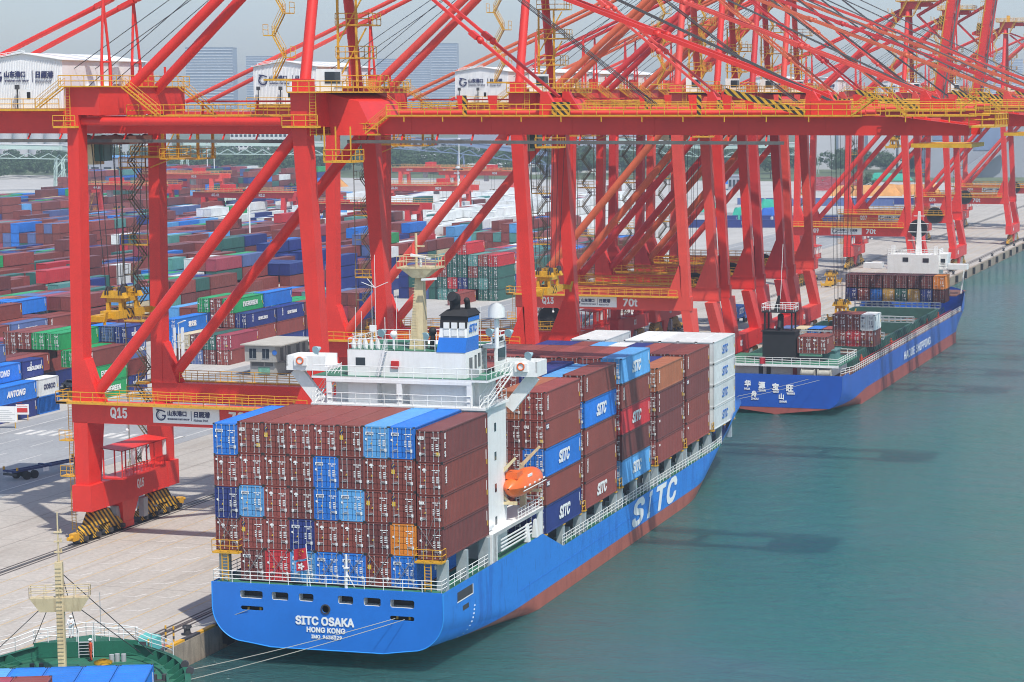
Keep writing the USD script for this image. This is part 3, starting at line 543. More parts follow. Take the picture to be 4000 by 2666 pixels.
    b = MB(1); b.box(-37.3, -36.6, 16, 17.3, 52.6, 54.6); b.box(-37.3, -36.7, 10, 15.8, 52.0, 52.4); P('duct', b, WHITE, h.GetPath().pathString)
    b = MB(); port_sign(b, (-46.6, 4.88, 52.4), (1, 0, 0), (0, 0, 1), 2.0, .98); P('lettering', b, NAVY_P, h.GetPath().pathString)
    b = MB(); b.box(-47.6, -37.2, 3.9, 5.0, 49.6, 49.85); b.rail([(-47.6, 3.9, 49.85), (-37.2, 3.9, 49.85)], 1.1, 1.4, .045); P('house_walkway', b, YEL, h.GetPath().pathString)
    b = MB(); b.box(-47, -37.3, 5.2, 23.4, 49.0, 49.9); P('house_base', b, red, h.GetPath().pathString)
    b = MB(1)
    for x in (-46, -42.6): b.bar((x, 4.3, 49.8), (x, 4.3, 52.0), .12); b.box(x - .2, x + .2, 4.1, 4.5, 52.0, 52.5)
    P('floodlight', b, DARK, h.GetPath().pathString)
    b = MB(1); b.bar((-33, 20.4, 50), (-33, 20.4, 54.6), .2); b.box(-36, -34.6, 19.4, 20.6, 50, 54.2); b.bar((-30, 19.9, 50.6), (-8, 19.9, 50.6), .2)
    for x in (-28, -21, -14): b.bar((x, 19.9, 48.9), (x, 19.9, 50.6), .2)
    P('cable_frame', b, red)
    b = MB(); b.box(-4.6, -2.5, .6, 2.4, 51.7, 54.0); cb = P('control_cabin', b, WHITE); b = MB(1); b.box(-3.6, -2.46, .55, 2.0, 52.5, 53.7); P('window', b, GLASS, cb.GetPath().pathString)
    # trolley and driver's cabin
    xt = -33.4 if no == 'Q15' else -20.0 + (hash_no(no) * 7.3) % 30
    if up: xt = -22.0
    b = MB(1); b.box(xt - 2.6, xt + 2.6, 6.2, 13.0, 45.9, 46.8)
    for yy in (6.6, 12.6):
        for xx in (xt - 1.9, xt, xt + 1.9): b.disc((xx, yy, 46.4), (0, 1, 0), .55, .3, 12)
    tr = P('trolley', b, BROWN_DECK)
    b = MB(1); b.box(xt - 3.3, xt - 1.7, 7.4, 9.6, 43.6, 46.0); b.box(xt - 5.0, xt - 3.4, 7.0, 10.0, 44.4, 44.6); P('driver_cabin', b, CREAM, tr.GetPath().pathString)
    b = MB(); b.box(xt - 1.75, xt - .6, 7.5, 9.5, 44.0, 45.9); P('cabin_glass', b, GLASSG, tr.GetPath().pathString)
    # shelter on the landside sill
    b = MB(); b.box(-32.1, -29.6, 1.8, 11.6, 8.9, 9.1)
    for y in (1.9, 4.3, 6.7, 9.1, 11.5): b.bar((-32.0, y, 9), (-32.0, y, 12.2), .12); b.bar((-29.7, y, 9), (-29.7, y, 12.2), .12)
    b.face([(-32.3, 1.5, 12.5), (-29.4, 1.5, 12.2), (-29.4, 11.9, 12.2), (-32.3, 11.9, 12.5)]); b.face([(-32.3, 11.9, 12.42), (-29.4, 11.9, 12.12), (-29.4, 1.5, 12.12), (-32.3, 1.5, 12.42)])
    for k in range(30): b.bar((-29.65, 1.9 + k * .33, 9.1), (-29.65, 1.9 + k * .33, 10.2), .04)
    b.tube((-29.65, 1.9, 10.2), (-29.65, 11.5, 10.2), .05, 4); b.tube((-29.65, 1.9, 9.7), (-29.65, 11.5, 9.7), .03, 4)
    P('sill_shelter', b, red)
    b = MB(1)
    for y in (4.3, 6.7, 11.5): b.box(-29.85, -29.55, y - .15, y + .15, 10.3, 12.1)
    P('shelter_post', b, WHITE)
    # cable reel
    if reel is not None:
        b = MB(); c = (reel, 1.0 if reel < -20 else -.5, 13.4 if reel < -20 else 17.6)
        b.disc(c, (0, 1, 0), 2.3, .35, 28, 1.9); b.disc(c, (0, 1, 0), .7, .5, 14)
        for k in range(18): a = k * math.pi / 9; b.bar(np.add(c, (.6 * math.cos(a), -.12, .6 * math.sin(a))), np.add(c, (1.95 * math.cos(a), -.12, 1.95 * math.sin(a))), .17, .06, up=(0, 1, 0))
        b.disc(np.add(c, (0, .15, 0)), (0, 1, 0), 1.9, .1, 24); P('cable_reel', b, BLACK)
        if reel < -20: b = MB(); b.box(reel - 2.6, reel + 2.6, -.6, .6, 11.0, 11.2); b.rail([(reel - 2.6, -.6, 11.2), (reel + 2.6, -.6, 11.2)], 1.1, 1.2, .045); P('reel_platform', b, YEL)
    return T, xt
def hash_no(s): return sum(ord(c) * (i + 3) for i, c in enumerate(s)) % 17
cranes = {}
for no, y0, red, br, up, reel, lab in (
    ('Q15', 222.7, RED, RED, False, None, 'nearest red quay crane numbered Q15 with its boom over the blue container ship'),
    ('Q14', 289.1, RED, RED_B, False, -27.0, 'red quay crane standing behind the white bridge, second from the nearest'),
    ('Q13', 365.5, RED_B, ORANGE_RED, False, -28.7, 'red quay crane numbered Q13 with faded orange braces and dark cable reel'),
    ('Q12', 390.9, RED, RED_C, False, -10.0, 'red quay crane with dark red braces right behind the crane numbered Q13'),
    ('Q11', 416.3, RED_C, ORANGE_RED, False, -10.0, 'dark red quay crane, its landside sill numbered Q11'),
    ('Q10', 441.2, RED_B, RED_B, False, -10.0, 'faded red quay crane at the far end of the tight group of cranes'),
    ('Q09', 571.9, RED, RED, True, -2.0, 'red quay crane numbered Q09 with raised boom and wide white board'),
    ('Q07', 634.7, RED, RED, True, -8.5, 'red quay crane numbered Q07 with raised boom beyond the second ship'),
    ('Q06', 748.8, RED, RED, False, -18.0, 'red quay crane numbered Q06 standing on the open far quay'),
    ('Q05', 830.0, RED_B, RED_B, False, -13.0, 'farthest red quay crane, numbered Q05')):
    cranes[no] = crane(no, y0, lab, red, br, up, reel) + (y0,)
# ---------------------------------------------------------------- spreaders with their ropes
def spreader_mb():
    f = MB(); f.box(-1.0, 1.0, -3.2, 3.2, 0.1, 1.0); f.box(-.45, .45, -6.1, -3.2, .25, .8); f.box(-.45, .45, 3.2, 6.1, .25, .8)
    for y in (-6.1, 6.1):
        f.box(-1.22, 1.22, y - .3, y + .3, .1, .7)
        for x in (-1.2, 1.2): f.box(x - .12, x + .12, y - .12, y + .12, -.25, .1); f.hexa([(x - .1, y - .3, .1), (x + .1, y - .3, .1), (x + .1, y + .3, .1), (x - .1, y + .3, .1), (x * 1.25 - .1, y - .25, 1.2), (x * 1.25 + .1, y - .25, 1.2), (x * 1.25 + .1, y + .25, 1.2), (x * 1.25 - .1, y + .25, 1.2)])
    h = MB(); h.box(-.9, .9, -1.9, 1.9, 1.9, 2.4)
    for y in (-1.7, 1.7):
        for x in (-.8, .8): h.box(x - .18, x + .18, y - .25, y + .25, 1.0, 1.9)
        h.hexa([(-1.5, y - .5, 2.4), (1.5, y - .5, 2.4), (1.5, y + .5, 2.4), (-1.5, y + .5, 2.4), (-1.1, y - .45, 3.2), (1.1, y - .45, 3.2), (1.1, y + .45, 3.2), (-1.1, y + .45, 3.2)])
    h.rail([(-.9, -1.2, 2.4), (-.9, 1.2, 2.4), (.9, 1.2, 2.4), (.9, -1.2, 2.4)], 1.0, .8, .04, close=True); h.box(-.3, .3, -.6, .6, 2.4, 3.4)
    w = MB(1)
    for y in (-1.7, 1.7):
        for x in (-.85, .85): w.disc((x, y, 3.1), (1, 0, 0), .62, .12, 14); w.disc((x + .3, y, 3.1), (1, 0, 0), .62, .1, 14)
    z = MB(1); z.box(-1.05, 1.05, -.75, -.25, .0, 1.1); z.box(-1.05, 1.05, .25, .75, .0, 1.1)
    return f, h, w, z
SF, SH, SW, SZ = spreader_mb()
def spreader(loc, ztop, label, rz=0.0, ropes=True):
    t = thing('spreader', label, 'spreader', loc, rz, 'yellow spreaders of the quay cranes')
    f = part(t, 'beam', SF, YELB); h = part(t, 'headblock', SH, YELB); part(t, 'sheave', SW, DARK); part(t, 'striped_plate', SZ, HAZ)
    if ropes:
        b = MB()
        for y in (-1.7, 1.7):
            for x in (-1.0, -.5, .5, 1.0): b.tube((x, y, 3.2), (x * 1.9, y * 1.35, ztop - loc[2]), .045, 4)
        part(t, 'hoist_rope', b, WIRE)
for no, z, lab in (('Q15', 26.2, 'big yellow spreader hanging on black ropes in front of the container yard'), ('Q14', 24.0, 'yellow spreader hanging partly behind a red leg of the second crane'), ('Q12', 14.5, 'yellow spreader hanging low among the tightly packed cranes'), ('Q11', 9.0, 'yellow spreader hanging beside the sloping braces of the middle cranes'),
    ('Q07', 36.0, 'yellow spreader pulled up high under the crane numbered Q07'), ('Q06', 38.5, 'yellow spreader pulled up high under the crane numbered Q06')):
    T, xt, y0 = cranes[no]; spreader((xt, y0 + 9.6, z), 45.9, lab)
spreader((-25.7, 578.0, QZ + .3), 0, 'yellow spreader parked on the quay pavement beside the second ship', 0, False)
# ---------------------------------------------------------------- containers: one kind for each colour and lettering
CC = {'brown': (.205, .050, .039), 'redbrown': (.245, .057, .048), 'darkbrown': (.150, .041, .038), 'tan': (.36, .125, .060), 'blue': (.016, .165, .58), 'lightblue': (.10, .33, .64), 'navy': (.016, .032, .17), 'red': (.46, .028, .036),
      'white': (.66, .69, .69), 'orange': (.66, .21, .02), 'green': (.018, .29, .095), 'teal': (.09, .26, .24), 'darkgreen': (.030, .115, .095), 'cream': (.58, .50, .33), 'crimson': (.30, .050, .075), 'greyblue': (.085, .13, .30), 'yellow': (.50, .31, .07)}
CWORD = {'brown': 'brown', 'redbrown': 'reddish brown', 'darkbrown': 'dark brown', 'tan': 'pale orange brown', 'blue': 'bright blue', 'lightblue': 'light blue', 'navy': 'navy blue', 'red': 'red', 'white': 'white', 'orange': 'orange', 'green': 'green', 'teal': 'teal', 'darkgreen': 'dark green', 'cream': 'cream', 'crimson': 'crimson', 'greyblue': 'greyish blue', 'yellow': 'yellow'}
def cmat(c):
    wear = {'white': .25, 'cream': .3}.get(c, .42)
    return paint('container_' + c, CC[c], .48, .13, .35, wear, tuple(x * .45 + .035 for x in CC[c]), rv=.13, fine=.05, sscale=(1.6, 1.6, .35))
CAST = paint('casting_black', (.03, .028, .028), .7, .2, 2.0)
YST = paint('sticker_yellow', (.62, .40, .03), .6, .1, 3.0)
KINDS = {}
def container_kind(c, deco='', L=12.192, H=2.896, reefer=False):
    key = (c, deco, L, H)
    if key in KINDS: return KINDS[key]
    kp = kind_prim('container_kind_%s_%s' % (CWORD[c].replace(' ', '_'), (deco or 'plain').replace(' ', '_').lower()) + ('_short' if L < 10 else '') + ('_low' if H < 2.8 else '')); m = cmat(c)
    hw = 1.219; b = MB(); n = int(round((L - .4) / (.36 if not reefer else 1.2))); pit = (L - .4) / n
    for s in (-1, 1):   # corrugated side walls
        xo, xi = s * (hw - .035), s * (hw - (.08 if not reefer else .05))
        for k in range(n):
            y = .2 + k * pit; ys = [y, y + pit * .36, y + pit * .5, y + pit * .86, y + pit]; xs = [xo, xo, xi, xi, xo]
            for j in range(4):
                q = [(xs[j], ys[j], .16), (xs[j + 1], ys[j + 1], .16), (xs[j + 1], ys[j + 1], H - .12), (xs[j], ys[j], H - .12)]
                b.face(q if s > 0 else q[::-1])
    part(kp, 'side_walls', b, m)
    b = MB(); nr = 18 if not reefer else 4; pr_ = (L - .3) / nr
    for k in range(nr):
        y = .15 + k * pr_; z0, z1 = H - .03, H - .055
        b.face([(-hw + .08, y, z0), (hw - .08, y, z0), (hw - .08, y + pr_ * .42, z0), (-hw + .08, y + pr_ * .42, z0)]); b.face([(-hw + .08, y + pr_ * .42, z0), (hw - .08, y + pr_ * .42, z0), (hw - .08, y + pr_ * .5, z1), (-hw + .08, y + pr_ * .5, z1)])
        b.face([(-hw + .08, y + pr_ * .5, z1), (hw - .08, y + pr_ * .5, z1), (hw - .08, y + pr_ * .92, z1), (-hw + .08, y + pr_ * .92, z1)]); b.face([(-hw + .08, y + pr_ * .92, z1), (hw - .08, y + pr_ * .92, z1), (hw - .08, y + pr_, z0), (-hw + .08, y + pr_, z0)])
    b.face([(-hw + .05, L - .05, .1), (-hw + .05, L - .05, H - .1), (hw - .05, L - .05, H - .1), (hw - .05, L - .05, .1)]); b.face([(-hw + .05, .05, .1), (-hw + .05, L - .05, .1), (hw - .05, L - .05, .1), (hw - .05, .05, .1)])
    part(kp, 'roof', b, m)
    b = MB()
    for x in (-hw + .05, hw - .05):
        b.box(x - .05, x + .05, .18, L - .18, .02, .17); b.box(x - .05, x + .05, .18, L - .18, H - .13, H - .012)
        for y in (.06, L - .06): b.box(x - .05, x + .05, y - .06, y + .06, .12, H - .12)
    for y in (.06, L - .06): b.box(-hw + .1, hw - .1, y - .055, y + .055, .02, .16); b.box(-hw + .1, hw - .1, y - .055, y + .055, H - .14, H - .012)
    part(kp, 'frame', b, m)
    b = MB()
    for x in (-hw + .085, hw - .085):
        for y in (.085, L - .085):
            for z in (.06, H - .06): b.box(x - .089, x + .089, y - .09, y + .09, z - .06, z + .06)
    part(kp, 'corner_casting', b, CAST)
    if not reefer:
        for s in (-1, 1):
            b = MB(); x0, x1 = (-hw + .12, -.02) if s < 0 else (.02, hw - .12); zz = [.18, .5, .62, 1.05, 1.17, 1.6, 1.72, 2.15, 2.27, H - .16]
            for j in range(9):
                d0 = .05 if j % 2 == 0 else .085
                b.face([(x0, d0, zz[j]), (x1, d0, zz[j]), (x1, d0, zz[j + 1]), (x0, d0, zz[j + 1])])
                if j < 8: d1 = .135 - d0; b.face([(x0, d0, zz[j + 1]), (x1, d0, zz[j + 1]), (x1, d1, zz[j + 1] + .001), (x0, d1, zz[j + 1] + .001)])
            d = part(kp, 'door', b, m)
            for f in (.36, .78):
                b = MB(); x = s * f * (hw - .12); b.tube((x, .015, .1), (x, .015, H - .1), .026, 5)
                for z in (.14, .7, H * .55, H - .14): b.box(x - .05, x + .05, 0, .04, z - .05, z + .05)
                b.bar((x, 0, .72 + .12 * (f < .5)), (x + s * (.34 if f < .5 else -.34), 0, .72 + .12 * (f < .5)), .045); part(d.GetPath().pathString, 'locking_bar', b, STEEL)
    else:
        b = MB(); b.face([(-hw + .1, .06, .1), (hw - .1, .06, .1), (hw - .1, .06, H - .1), (-hw + .1, .06, H - .1)]); part(kp, 'end_wall', b, m)
    b = MB()   # unreadable print on the door
    if not reefer:
        for (x, z, w) in ((.22, 2.2, .34), (.62, 2.2, .34), (.5, 2.02, .24), (.62, 1.6, .26), (.24, 1.6, .14), (.62, 1.45, .26), (.24, 1.45, .12), (.62, 1.28, .3), (.24, 1.28, .2), (.62, 1.12, .28), (.24, 1.12, .2)): b.box(x, x + w, -.003, .0, z, z + .075)
        b.box(-.95, -.75, -.003, 0, .62, .9) if deco in ('T', 'CAI', 'tex', 'UES') else None; b.box(.78, .98, -.003, 0, .62, .9)
        b.disc((-.95, -.002, 2.5 if deco == 'T' else 1.7), (0, 1, 0), .1, .004, 10)
        if deco == 'T':
            for a, r in ((0, .17), (1, .17)): pass
            b.poly([(-.2, 0), (-.2, .08), (-.08, .2), (.08, .2), (.2, .08), (.2, 0), (.05, .02), (.05, -.14), (.12, -.17), (-.12, -.17), (-.05, -.14), (-.05, .02)], .004, (-.5, -.004, 2.2), (1, 0, 0), (0, 0, 1))
        if deco in ('UES', 'CAI', 'tex'): write(b, deco, .3 if deco != 'tex' else .34, (-1.05, -.004, 2.05), (1, 0, 0), (0, 0, 1), bold=True, wide=.8)
    WH = WHITE2
    sx, se = (hw + .004), ((0, 1, 0), (0, 0, 1))
    blk = MB()
    if deco == 'T': write(blk, 'TRITON', .34, (sx, .75, 2.5), (0, 0, -1), (0, 1, 0), bold=True, wide=.95)
    if deco == 'UES':
        for k, ch in enumerate('UES'): write(blk, ch, .55, (sx, .6, 2.05 - .8 * k), *se, bold=True, wide=.8)
    if deco == 'tex': write(blk, 'tex', .42, (sx, .62, 2.4), (0, 0, -1), (0, 1, 0), bold=True)
    if deco.startswith('SITC'):
        W_ = MB(); h = 1.1 if c == 'white' else 1.3; write(W_, 'SITC', h, (sx, min(6.3, L * .55), 1.42), *se, center=True, bold=c != 'white', slant=.32, wide=.9 if c == 'white' else .95)
        part(kp, 'lettering', W_, BLUE_P if c == 'white' else WHITE2)
        if not reefer:
            W_ = MB(); W_.box(-1.0, -.25, -.012, .0, 2.08, 2.36); pl = part(kp, 'door_plate', W_, WHITE2); W_ = MB(); write(W_, 'SITC', .17, (-.92, -.014, 2.14), (1, 0, 0), (0, 0, 1), bold=True, slant=.3, wide=1.2); part(pl.GetPath().pathString, 'lettering', W_, NAVY_P)
    if deco == 'CAI':
        W_ = MB(); W_.box(hw - .04, sx - .002, .3, 1.25, 1.95, 2.5); pl = part(kp, 'name_plate', W_, NAVY_P); W_ = MB(); write(W_, 'CAI', .4, (sx + .002, .38, 2.02), *se, bold=True, wide=.9); part(pl.GetPath().pathString, 'lettering', W_, WHITE2)
    if deco == 'F':
        W_ = MB(); W_.box(-1.0, -.7, -.012, 0, 2.15, 2.5); pl = part(kp, 'door_plate', W_, NAVY_P); W_ = MB(); W_.bar((-.94, -.014, 2.24), (-.78, -.014, 2.42), .05, .004, up=(0, 1, 0)); W_.bar((-.86, -.014, 2.42), (-.74, -.014, 2.44), .05, .004, up=(0, 1, 0)); part(pl.GetPath().pathString, 'emblem', W_, YST)
        write(blk, 'tex', .3, (sx, .6, 2.1), *se, bold=True)
    txt = {'EVERGREEN': ('EVERGREEN', .92, False, 7.4), 'ANTONG': ('ANTONG', 1.0, False, 6.5), 'SINOLINES': ('SINOLINES', .62, False, 7.2), 'SINOTRANS': ('SINOTRANS', .62, False, 6.8), 'YANG MING': ('YANG MING', .72, False, 6.6), 'ZHONGGU': ('中谷海运', 1.0, True, 7.0), 'XINFENG': ('信风海运物流', .95, True, 5.8), 'JUNAN': ('君安运', 1.1, True, 6.2), 'HAPAG': ('Hapag-Lloyd', .6, False, 6.5), 'COSCO': ('COSCO', .8, False, 6.5)}.get(deco)
    if txt:
        W_ = MB(); write(W_, txt[0], txt[1], (sx, min(txt[3], L * .55), 1.4), *se, center=True, cjk=txt[2], bold=True, slant=.22 if deco == 'ANTONG' else 0, wide=.95); part(kp, 'lettering', W_, paint('print_red', (.5, .03, .03), .5) if deco == 'YANG MING' else NAVY_P if c in ('white', 'orange') else WHITE2)
        if deco in ('SINOLINES', 'SINOTRANS'): write(blk, '中国外运', .36, (sx, 2.3, 2.45), (0, 0, -1), (0, 1, 0), cjk=True)
    for k in range(5): blk.box(hw - .03, sx, L - .95, L - .9, 1.0 + k * .33, 1.22 + k * .33) if False else None
    blk.box(hw - .03, sx, L - .55, L - .48, 1.5, 2.4)
    b.v += blk.v; b.n += blk.n
    for F in blk.f: b.f.append(F + b.c)
    part(kp, 'print', b, NAVY_P if c == 'white' else WHITE2)
    b = MB()
    if not reefer: b.poly([(-.1, 0), (.1, 0), (0, .17)], .004, (-.46, -.004, 1.25), (1, 0, 0), (0, 0, 1))
    if deco in ('CAI', 'UES', 'F', 'T2'): b.box(.62, .95, -.005, 0, .62, .95) if deco != 'F' else b.box(-1.02, -.7, -.005, 0, 1.55, 1.95)
    b.box(hw - .03, sx, L - .42, L - .25, 1.0, 1.45); part(kp, 'sticker', b, YST)
    KINDS[key] = kp; return kp
def container(c, deco, loc, rz, label, group=None, L=12.192, H=2.896, reefer=False):
    return copy('container', container_kind(c, deco, L, H, reefer), label, 'container', loc, rz, group)
# ---------------------------------------------------------------- the blue container ship; ship frame: x to starboard, y forward, origin at the stern stack
SO = np.array([23.7407012, 186.6809404, 21.8024715]); SDQ = 0.0260100
SHP = np.array([SO[0], SO[1], 0.0])
def sw(x, y, z): c, s = math.cos(SDQ), math.sin(SDQ); return np.array([SO[0] + x * c - y * s, SO[1] + x * s + y * c, z])
ship = thing('container_ship', 'large bright blue container ship moored at the quay with its stern towards us', 'ship', SHP, SDQ)
HULL_B = usdkit.material(stage, '/World/Looks/hull_blue', {'tc': ('texture_coordinate', {}), 'mp': ('mapping', {'scale': (.1, .55, .09)}), 'n': ('noise_texture', {'scale': 1.0, 'detail': 7.0, 'roughness': .72}), 'r': ('map_range', {'from_min': .50, 'from_max': .56, 'clamp': True}),
    'mp2': ('mapping', {'scale': (.3, 3.0, .5)}), 'n2': ('noise_texture', {'scale': 1.0, 'detail': 4.0}), 'r2': ('map_range', {'from_min': .62, 'from_max': .66, 'clamp': True}), 'mx': ('mix_color', {'a': (.018, .20, .66), 'b': (.014, .135, .52)}), 'mx2': ('mix_color', {'b': (.012, .10, .40)}), 'n3': ('noise_texture', {'scale': .12, 'detail': 3.0}), 'r3': ('map_range', {'from_min': .45, 'from_max': .6, 'clamp': True, 'to_max': .9}), 'm': ('math', {'math_type': 'multiply'}), 'm2': ('math', {'math_type': 'multiply', 'value2': .7}),
    'p': ('principled_bsdf', {'roughness': .42})}, [('tc.object', 'mp.vector'), ('mp.vector', 'n.vector'), ('n.fac', 'r.value'), ('r.result', 'm.value1'), ('tc.object', 'n3.vector'), ('n3.fac', 'r3.value'), ('r3.result', 'm.value2'), ('m.value', 'mx.fac'), ('tc.object', 'mp2.vector'), ('mp2.vector', 'n2.vector'), ('n2.fac', 'r2.value'), ('r2.result', 'm2.value1'), ('m2.value', 'mx2.fac'), ('mx.result', 'mx2.a'), ('mx2.result', 'p.base_color')], surface='p.BSDF')
HULL_T = paint('hull_blue_stern', (.016, .165, .60), .42, .06, .3, .22, (.012, .10, .42), sscale=(.5, .5, .12))
HULL_R = paint('hull_antifouling', (.36, .105, .075), .6, .12, .3, .6, (.17, .035, .03), sscale=(1.2, 1.2, .16))
XC = -10.85; HB_ = 11.15
def half(y, z):   # half breadth of the hull
    q = max(0.0, min(1.25, z / 7)); y0, y1 = 84 + 25 * q, 121 + 8 * q; d = min(1.0, max(0.0, (y - y0) / (y1 - y0))); w = HB_ * (1 - d ** 2.1)
    if y < 26:   # run towards the stern: hull tucks up
        t = (26 - y) / 27.2; lift = 2.0 * t; r = 3.2 * (.35 + .65 * t)
        q = (z - lift - (t - 1) * .4)
        if q < r: w -= max(0.0, r - math.sqrt(max(0.0, r * r - (r - max(q, 0)) ** 2))) * (1 if t > .15 else t / .15)
        if q < 0: w -= -q * 7 * t
    return max(w, 0.0)
def sheer(y):
    if y < 27.6: return 7.42
    if y < 34.4: return 7.42 - (y - 27.6) / 6.8 * 2.55
    if y < 106: return 4.87
    return 4.87 + min(1.0, (y - 106) / 6) * 3.4 + max(0, y - 112) / 17 * 1.6
YS = list(np.linspace(-1.2, 27.6, 22)) + list(np.linspace(28.5, 34.4, 6)) + list(np.linspace(36, 80, 16)) + list(np.linspace(82, 129, 34)); BL = 1.55
def hull_strip(side, za, zb, k):
    P = []
    for y in YS:
        a, b = za(y), zb(y); P.append([(XC + side * half(y, a + (b - a) * i / k), y, a + (b - a) * i / k) for i in range(k + 1)])
    return np.array(P)
for side, nm in ((1, 'starboard'), (-1, 'port')):
    b = MB(); b.grid(hull_strip(side, lambda y: BL if y > -1 else BL, lambda y: sheer(y), 16), flip=side < 0); part(ship, 'hull_side', b, HULL_B)
    b = MB(); b.grid(hull_strip(side, lambda y: -1.6, lambda y: BL, 10)[4:], flip=side < 0); part(ship, 'hull_bottom', b, HULL_R)
# transom
tr = [(half(-1.2, z), z) for z in np.linspace(7.42, 1.64, 40)]
outl = [(XC + a, z) for a, z in tr] + [(XC - a, z) for a, z in tr[::-1]]
from shapely.geometry import Polygon, box as sbox
from shapely.ops import unary_union
tp = Polygon(outl)
def rrect(x0, x1, z0, z1, r): return sbox(x0 + r, z0 + r, x1 - r, z1 - r).buffer(r, 6)
wins = [(-19.25, -17.0, 6.02, 6.74), (-16.15, -14.5, 6.0, 6.74), (-13.5, -12.06, 6.02, 6.74), (-9.72, -8.24, 5.97, 6.72), (-7.25, -5.6, 5.93, 6.68), (-4.72, -2.41, 5.9, 6.64)]
ovs = [(-19.2, -16.98, 4.94, 5.32), (-4.75, -2.44, 4.76, 5.16)]
holes = [rrect(*w, .2) for w in wins] + [rrect(*w, .18) for w in ovs] + [Polygon([(-10.9 + .36 * math.cos(a), 5.42 + .36 * math.sin(a)) for a in np.linspace(0, 6.28, 20)])]
b = MB(); b.poly(tp.difference(unary_union(holes)), .12, (0, -1.2, 0), (1, 0, 0), (0, 0, 1)); T_ = part(ship, 'transom', b, HULL_T)
b = MB()
for k in range(len(tr) - 1):
    for s in (-1, 1): b.tube((XC + s * tr[k][0], -1.2, tr[k][1]), (XC + s * tr[k + 1][0], -1.2, tr[k + 1][1]), .05, 5)
b.tube((XC - tr[-1][0], -1.2, 1.64), (XC + tr[-1][0], -1.2, 1.64), .05, 5); part(T_.GetPath().pathString, 'edge_bead', b, paint('bead_blue', (.03, .30, .78), .4))
b = MB(1)
for w in wins:
    b.box(w[0] - .02, w[1] + .02, -1.08, .0, w[2] - .12, w[2]); b.box(w[0] - .05, w[0], -1.08, -.2, w[2], w[3])
part(T_.GetPath().pathString, 'window_trim', b, WHITE)
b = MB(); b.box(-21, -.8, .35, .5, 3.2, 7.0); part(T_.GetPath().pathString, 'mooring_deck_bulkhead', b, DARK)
b = MB(); b.box(-21, -.8, -1.0, .4, 4.3, 4.4); part(T_.GetPath().pathString, 'mooring_deck', b, DARK)
b = MB(1)
for x in (-18.6, -17.4, -4.2, -3.0): b.tube((x, -.8, 4.8), (x, -.8, 5.15), .12, 8, caps=True)
part(T_.GetPath().pathString, 'roller', b, YEL)
b = MB(); b.disc((-10.9, -1.2, 5.42), (0, 1, 0), .46, .16, 24, .34); part(T_.GetPath().pathString, 'fairlead_ring', b, DARK)
b = MB(); write(b, 'SITC OSAKA', .80, (-11.0, -1.24, 4.30), (1, 0, 0), (0, 0, 1), center=True, bold=True, wide=.95); write(b, 'HONG KONG', .50, (-10.9, -1.24, 3.48), (1, 0, 0), (0, 0, 1), center=True, bold=True); write(b, 'IMO  9638329', .34, (-10.85, -1.24, 2.85), (1, 0, 0), (0, 0, 1), center=True, bold=True); part(T_.GetPath().pathString, 'lettering', b, WHITE2)
# large letters on the side, draught marks
b = MB()
for ch, ya, wd in (('S', 60.2, 5.0), ('I', 67.0, 1.25), ('T', 70.2, 4.6), ('C', 75.6, 4.6)):
    tm_, bb_ = text(ch, 3.15, bold=True); V = np.asarray(tm_.vertices).copy(); zz = 1.72 + V[:, 1] * 3.05 / bb_[3]; yy = ya + V[:, 0] / bb_[2] * wd + (zz - 1.72) * .5
    W = np.array([(XC + half(y, z) + .04, y, z) for y, z in zip(yy, zz)]); F_ = np.asarray(tm_.faces); F_ = F_[V[F_][:, :, 2].min(1) > .01]
    Pq = W[F_].reshape(-1, 3); nn_ = np.cross(Pq[1::3] - Pq[0::3], Pq[2::3] - Pq[0::3]); nn_ /= np.maximum(np.linalg.norm(nn_, axis=1, keepdims=True), 1e-9)
    b.add(Pq, np.repeat(nn_, 3, 0), np.arange(len(Pq)).reshape(-1, 3))
part(ship, 'name_letters', b, WHITE2)
b = MB(1)
for k in range(9): z = 1.7 + k * .35; x = XC + half(6.0 + .12 * k, z) + .02; b.box(x - .02, x + .02, 6 + .12 * k, 6.22 + .12 * k, z, z + .13)
part(ship, 'draught_marks', b, WHITE2)
b = MB(); b.bar((XC + half(40, 3.1) + .0, 20, 3.1), (XC + half(40, 3.1), 80, 3.1), .05, .07); part(ship, 'weld_seam', b, HULL_T)
b = MB(1)
for (y0_, y1_, z0_, z1_) in ((2.5, 6.6, 5.85, 6.7), (3.9, 5.5, 4.75, 5.2)): b.box(XC + half(4, 6) - .02, XC + half(4, 6) + .015, y0_, y1_, z0_, z1_)
part(ship, 'side_opening', b, DARK)
b = MB(1); b.box(XC + half(4, 6) - .02, XC + half(4, 6) + .03, 2.5, 6.6, 5.75, 5.85); b.box(XC + half(4, 6) - .02, XC + half(4, 6) + .03, 6.6, 6.72, 5.75, 6.7); part(ship, 'opening_trim', b, WHITE)
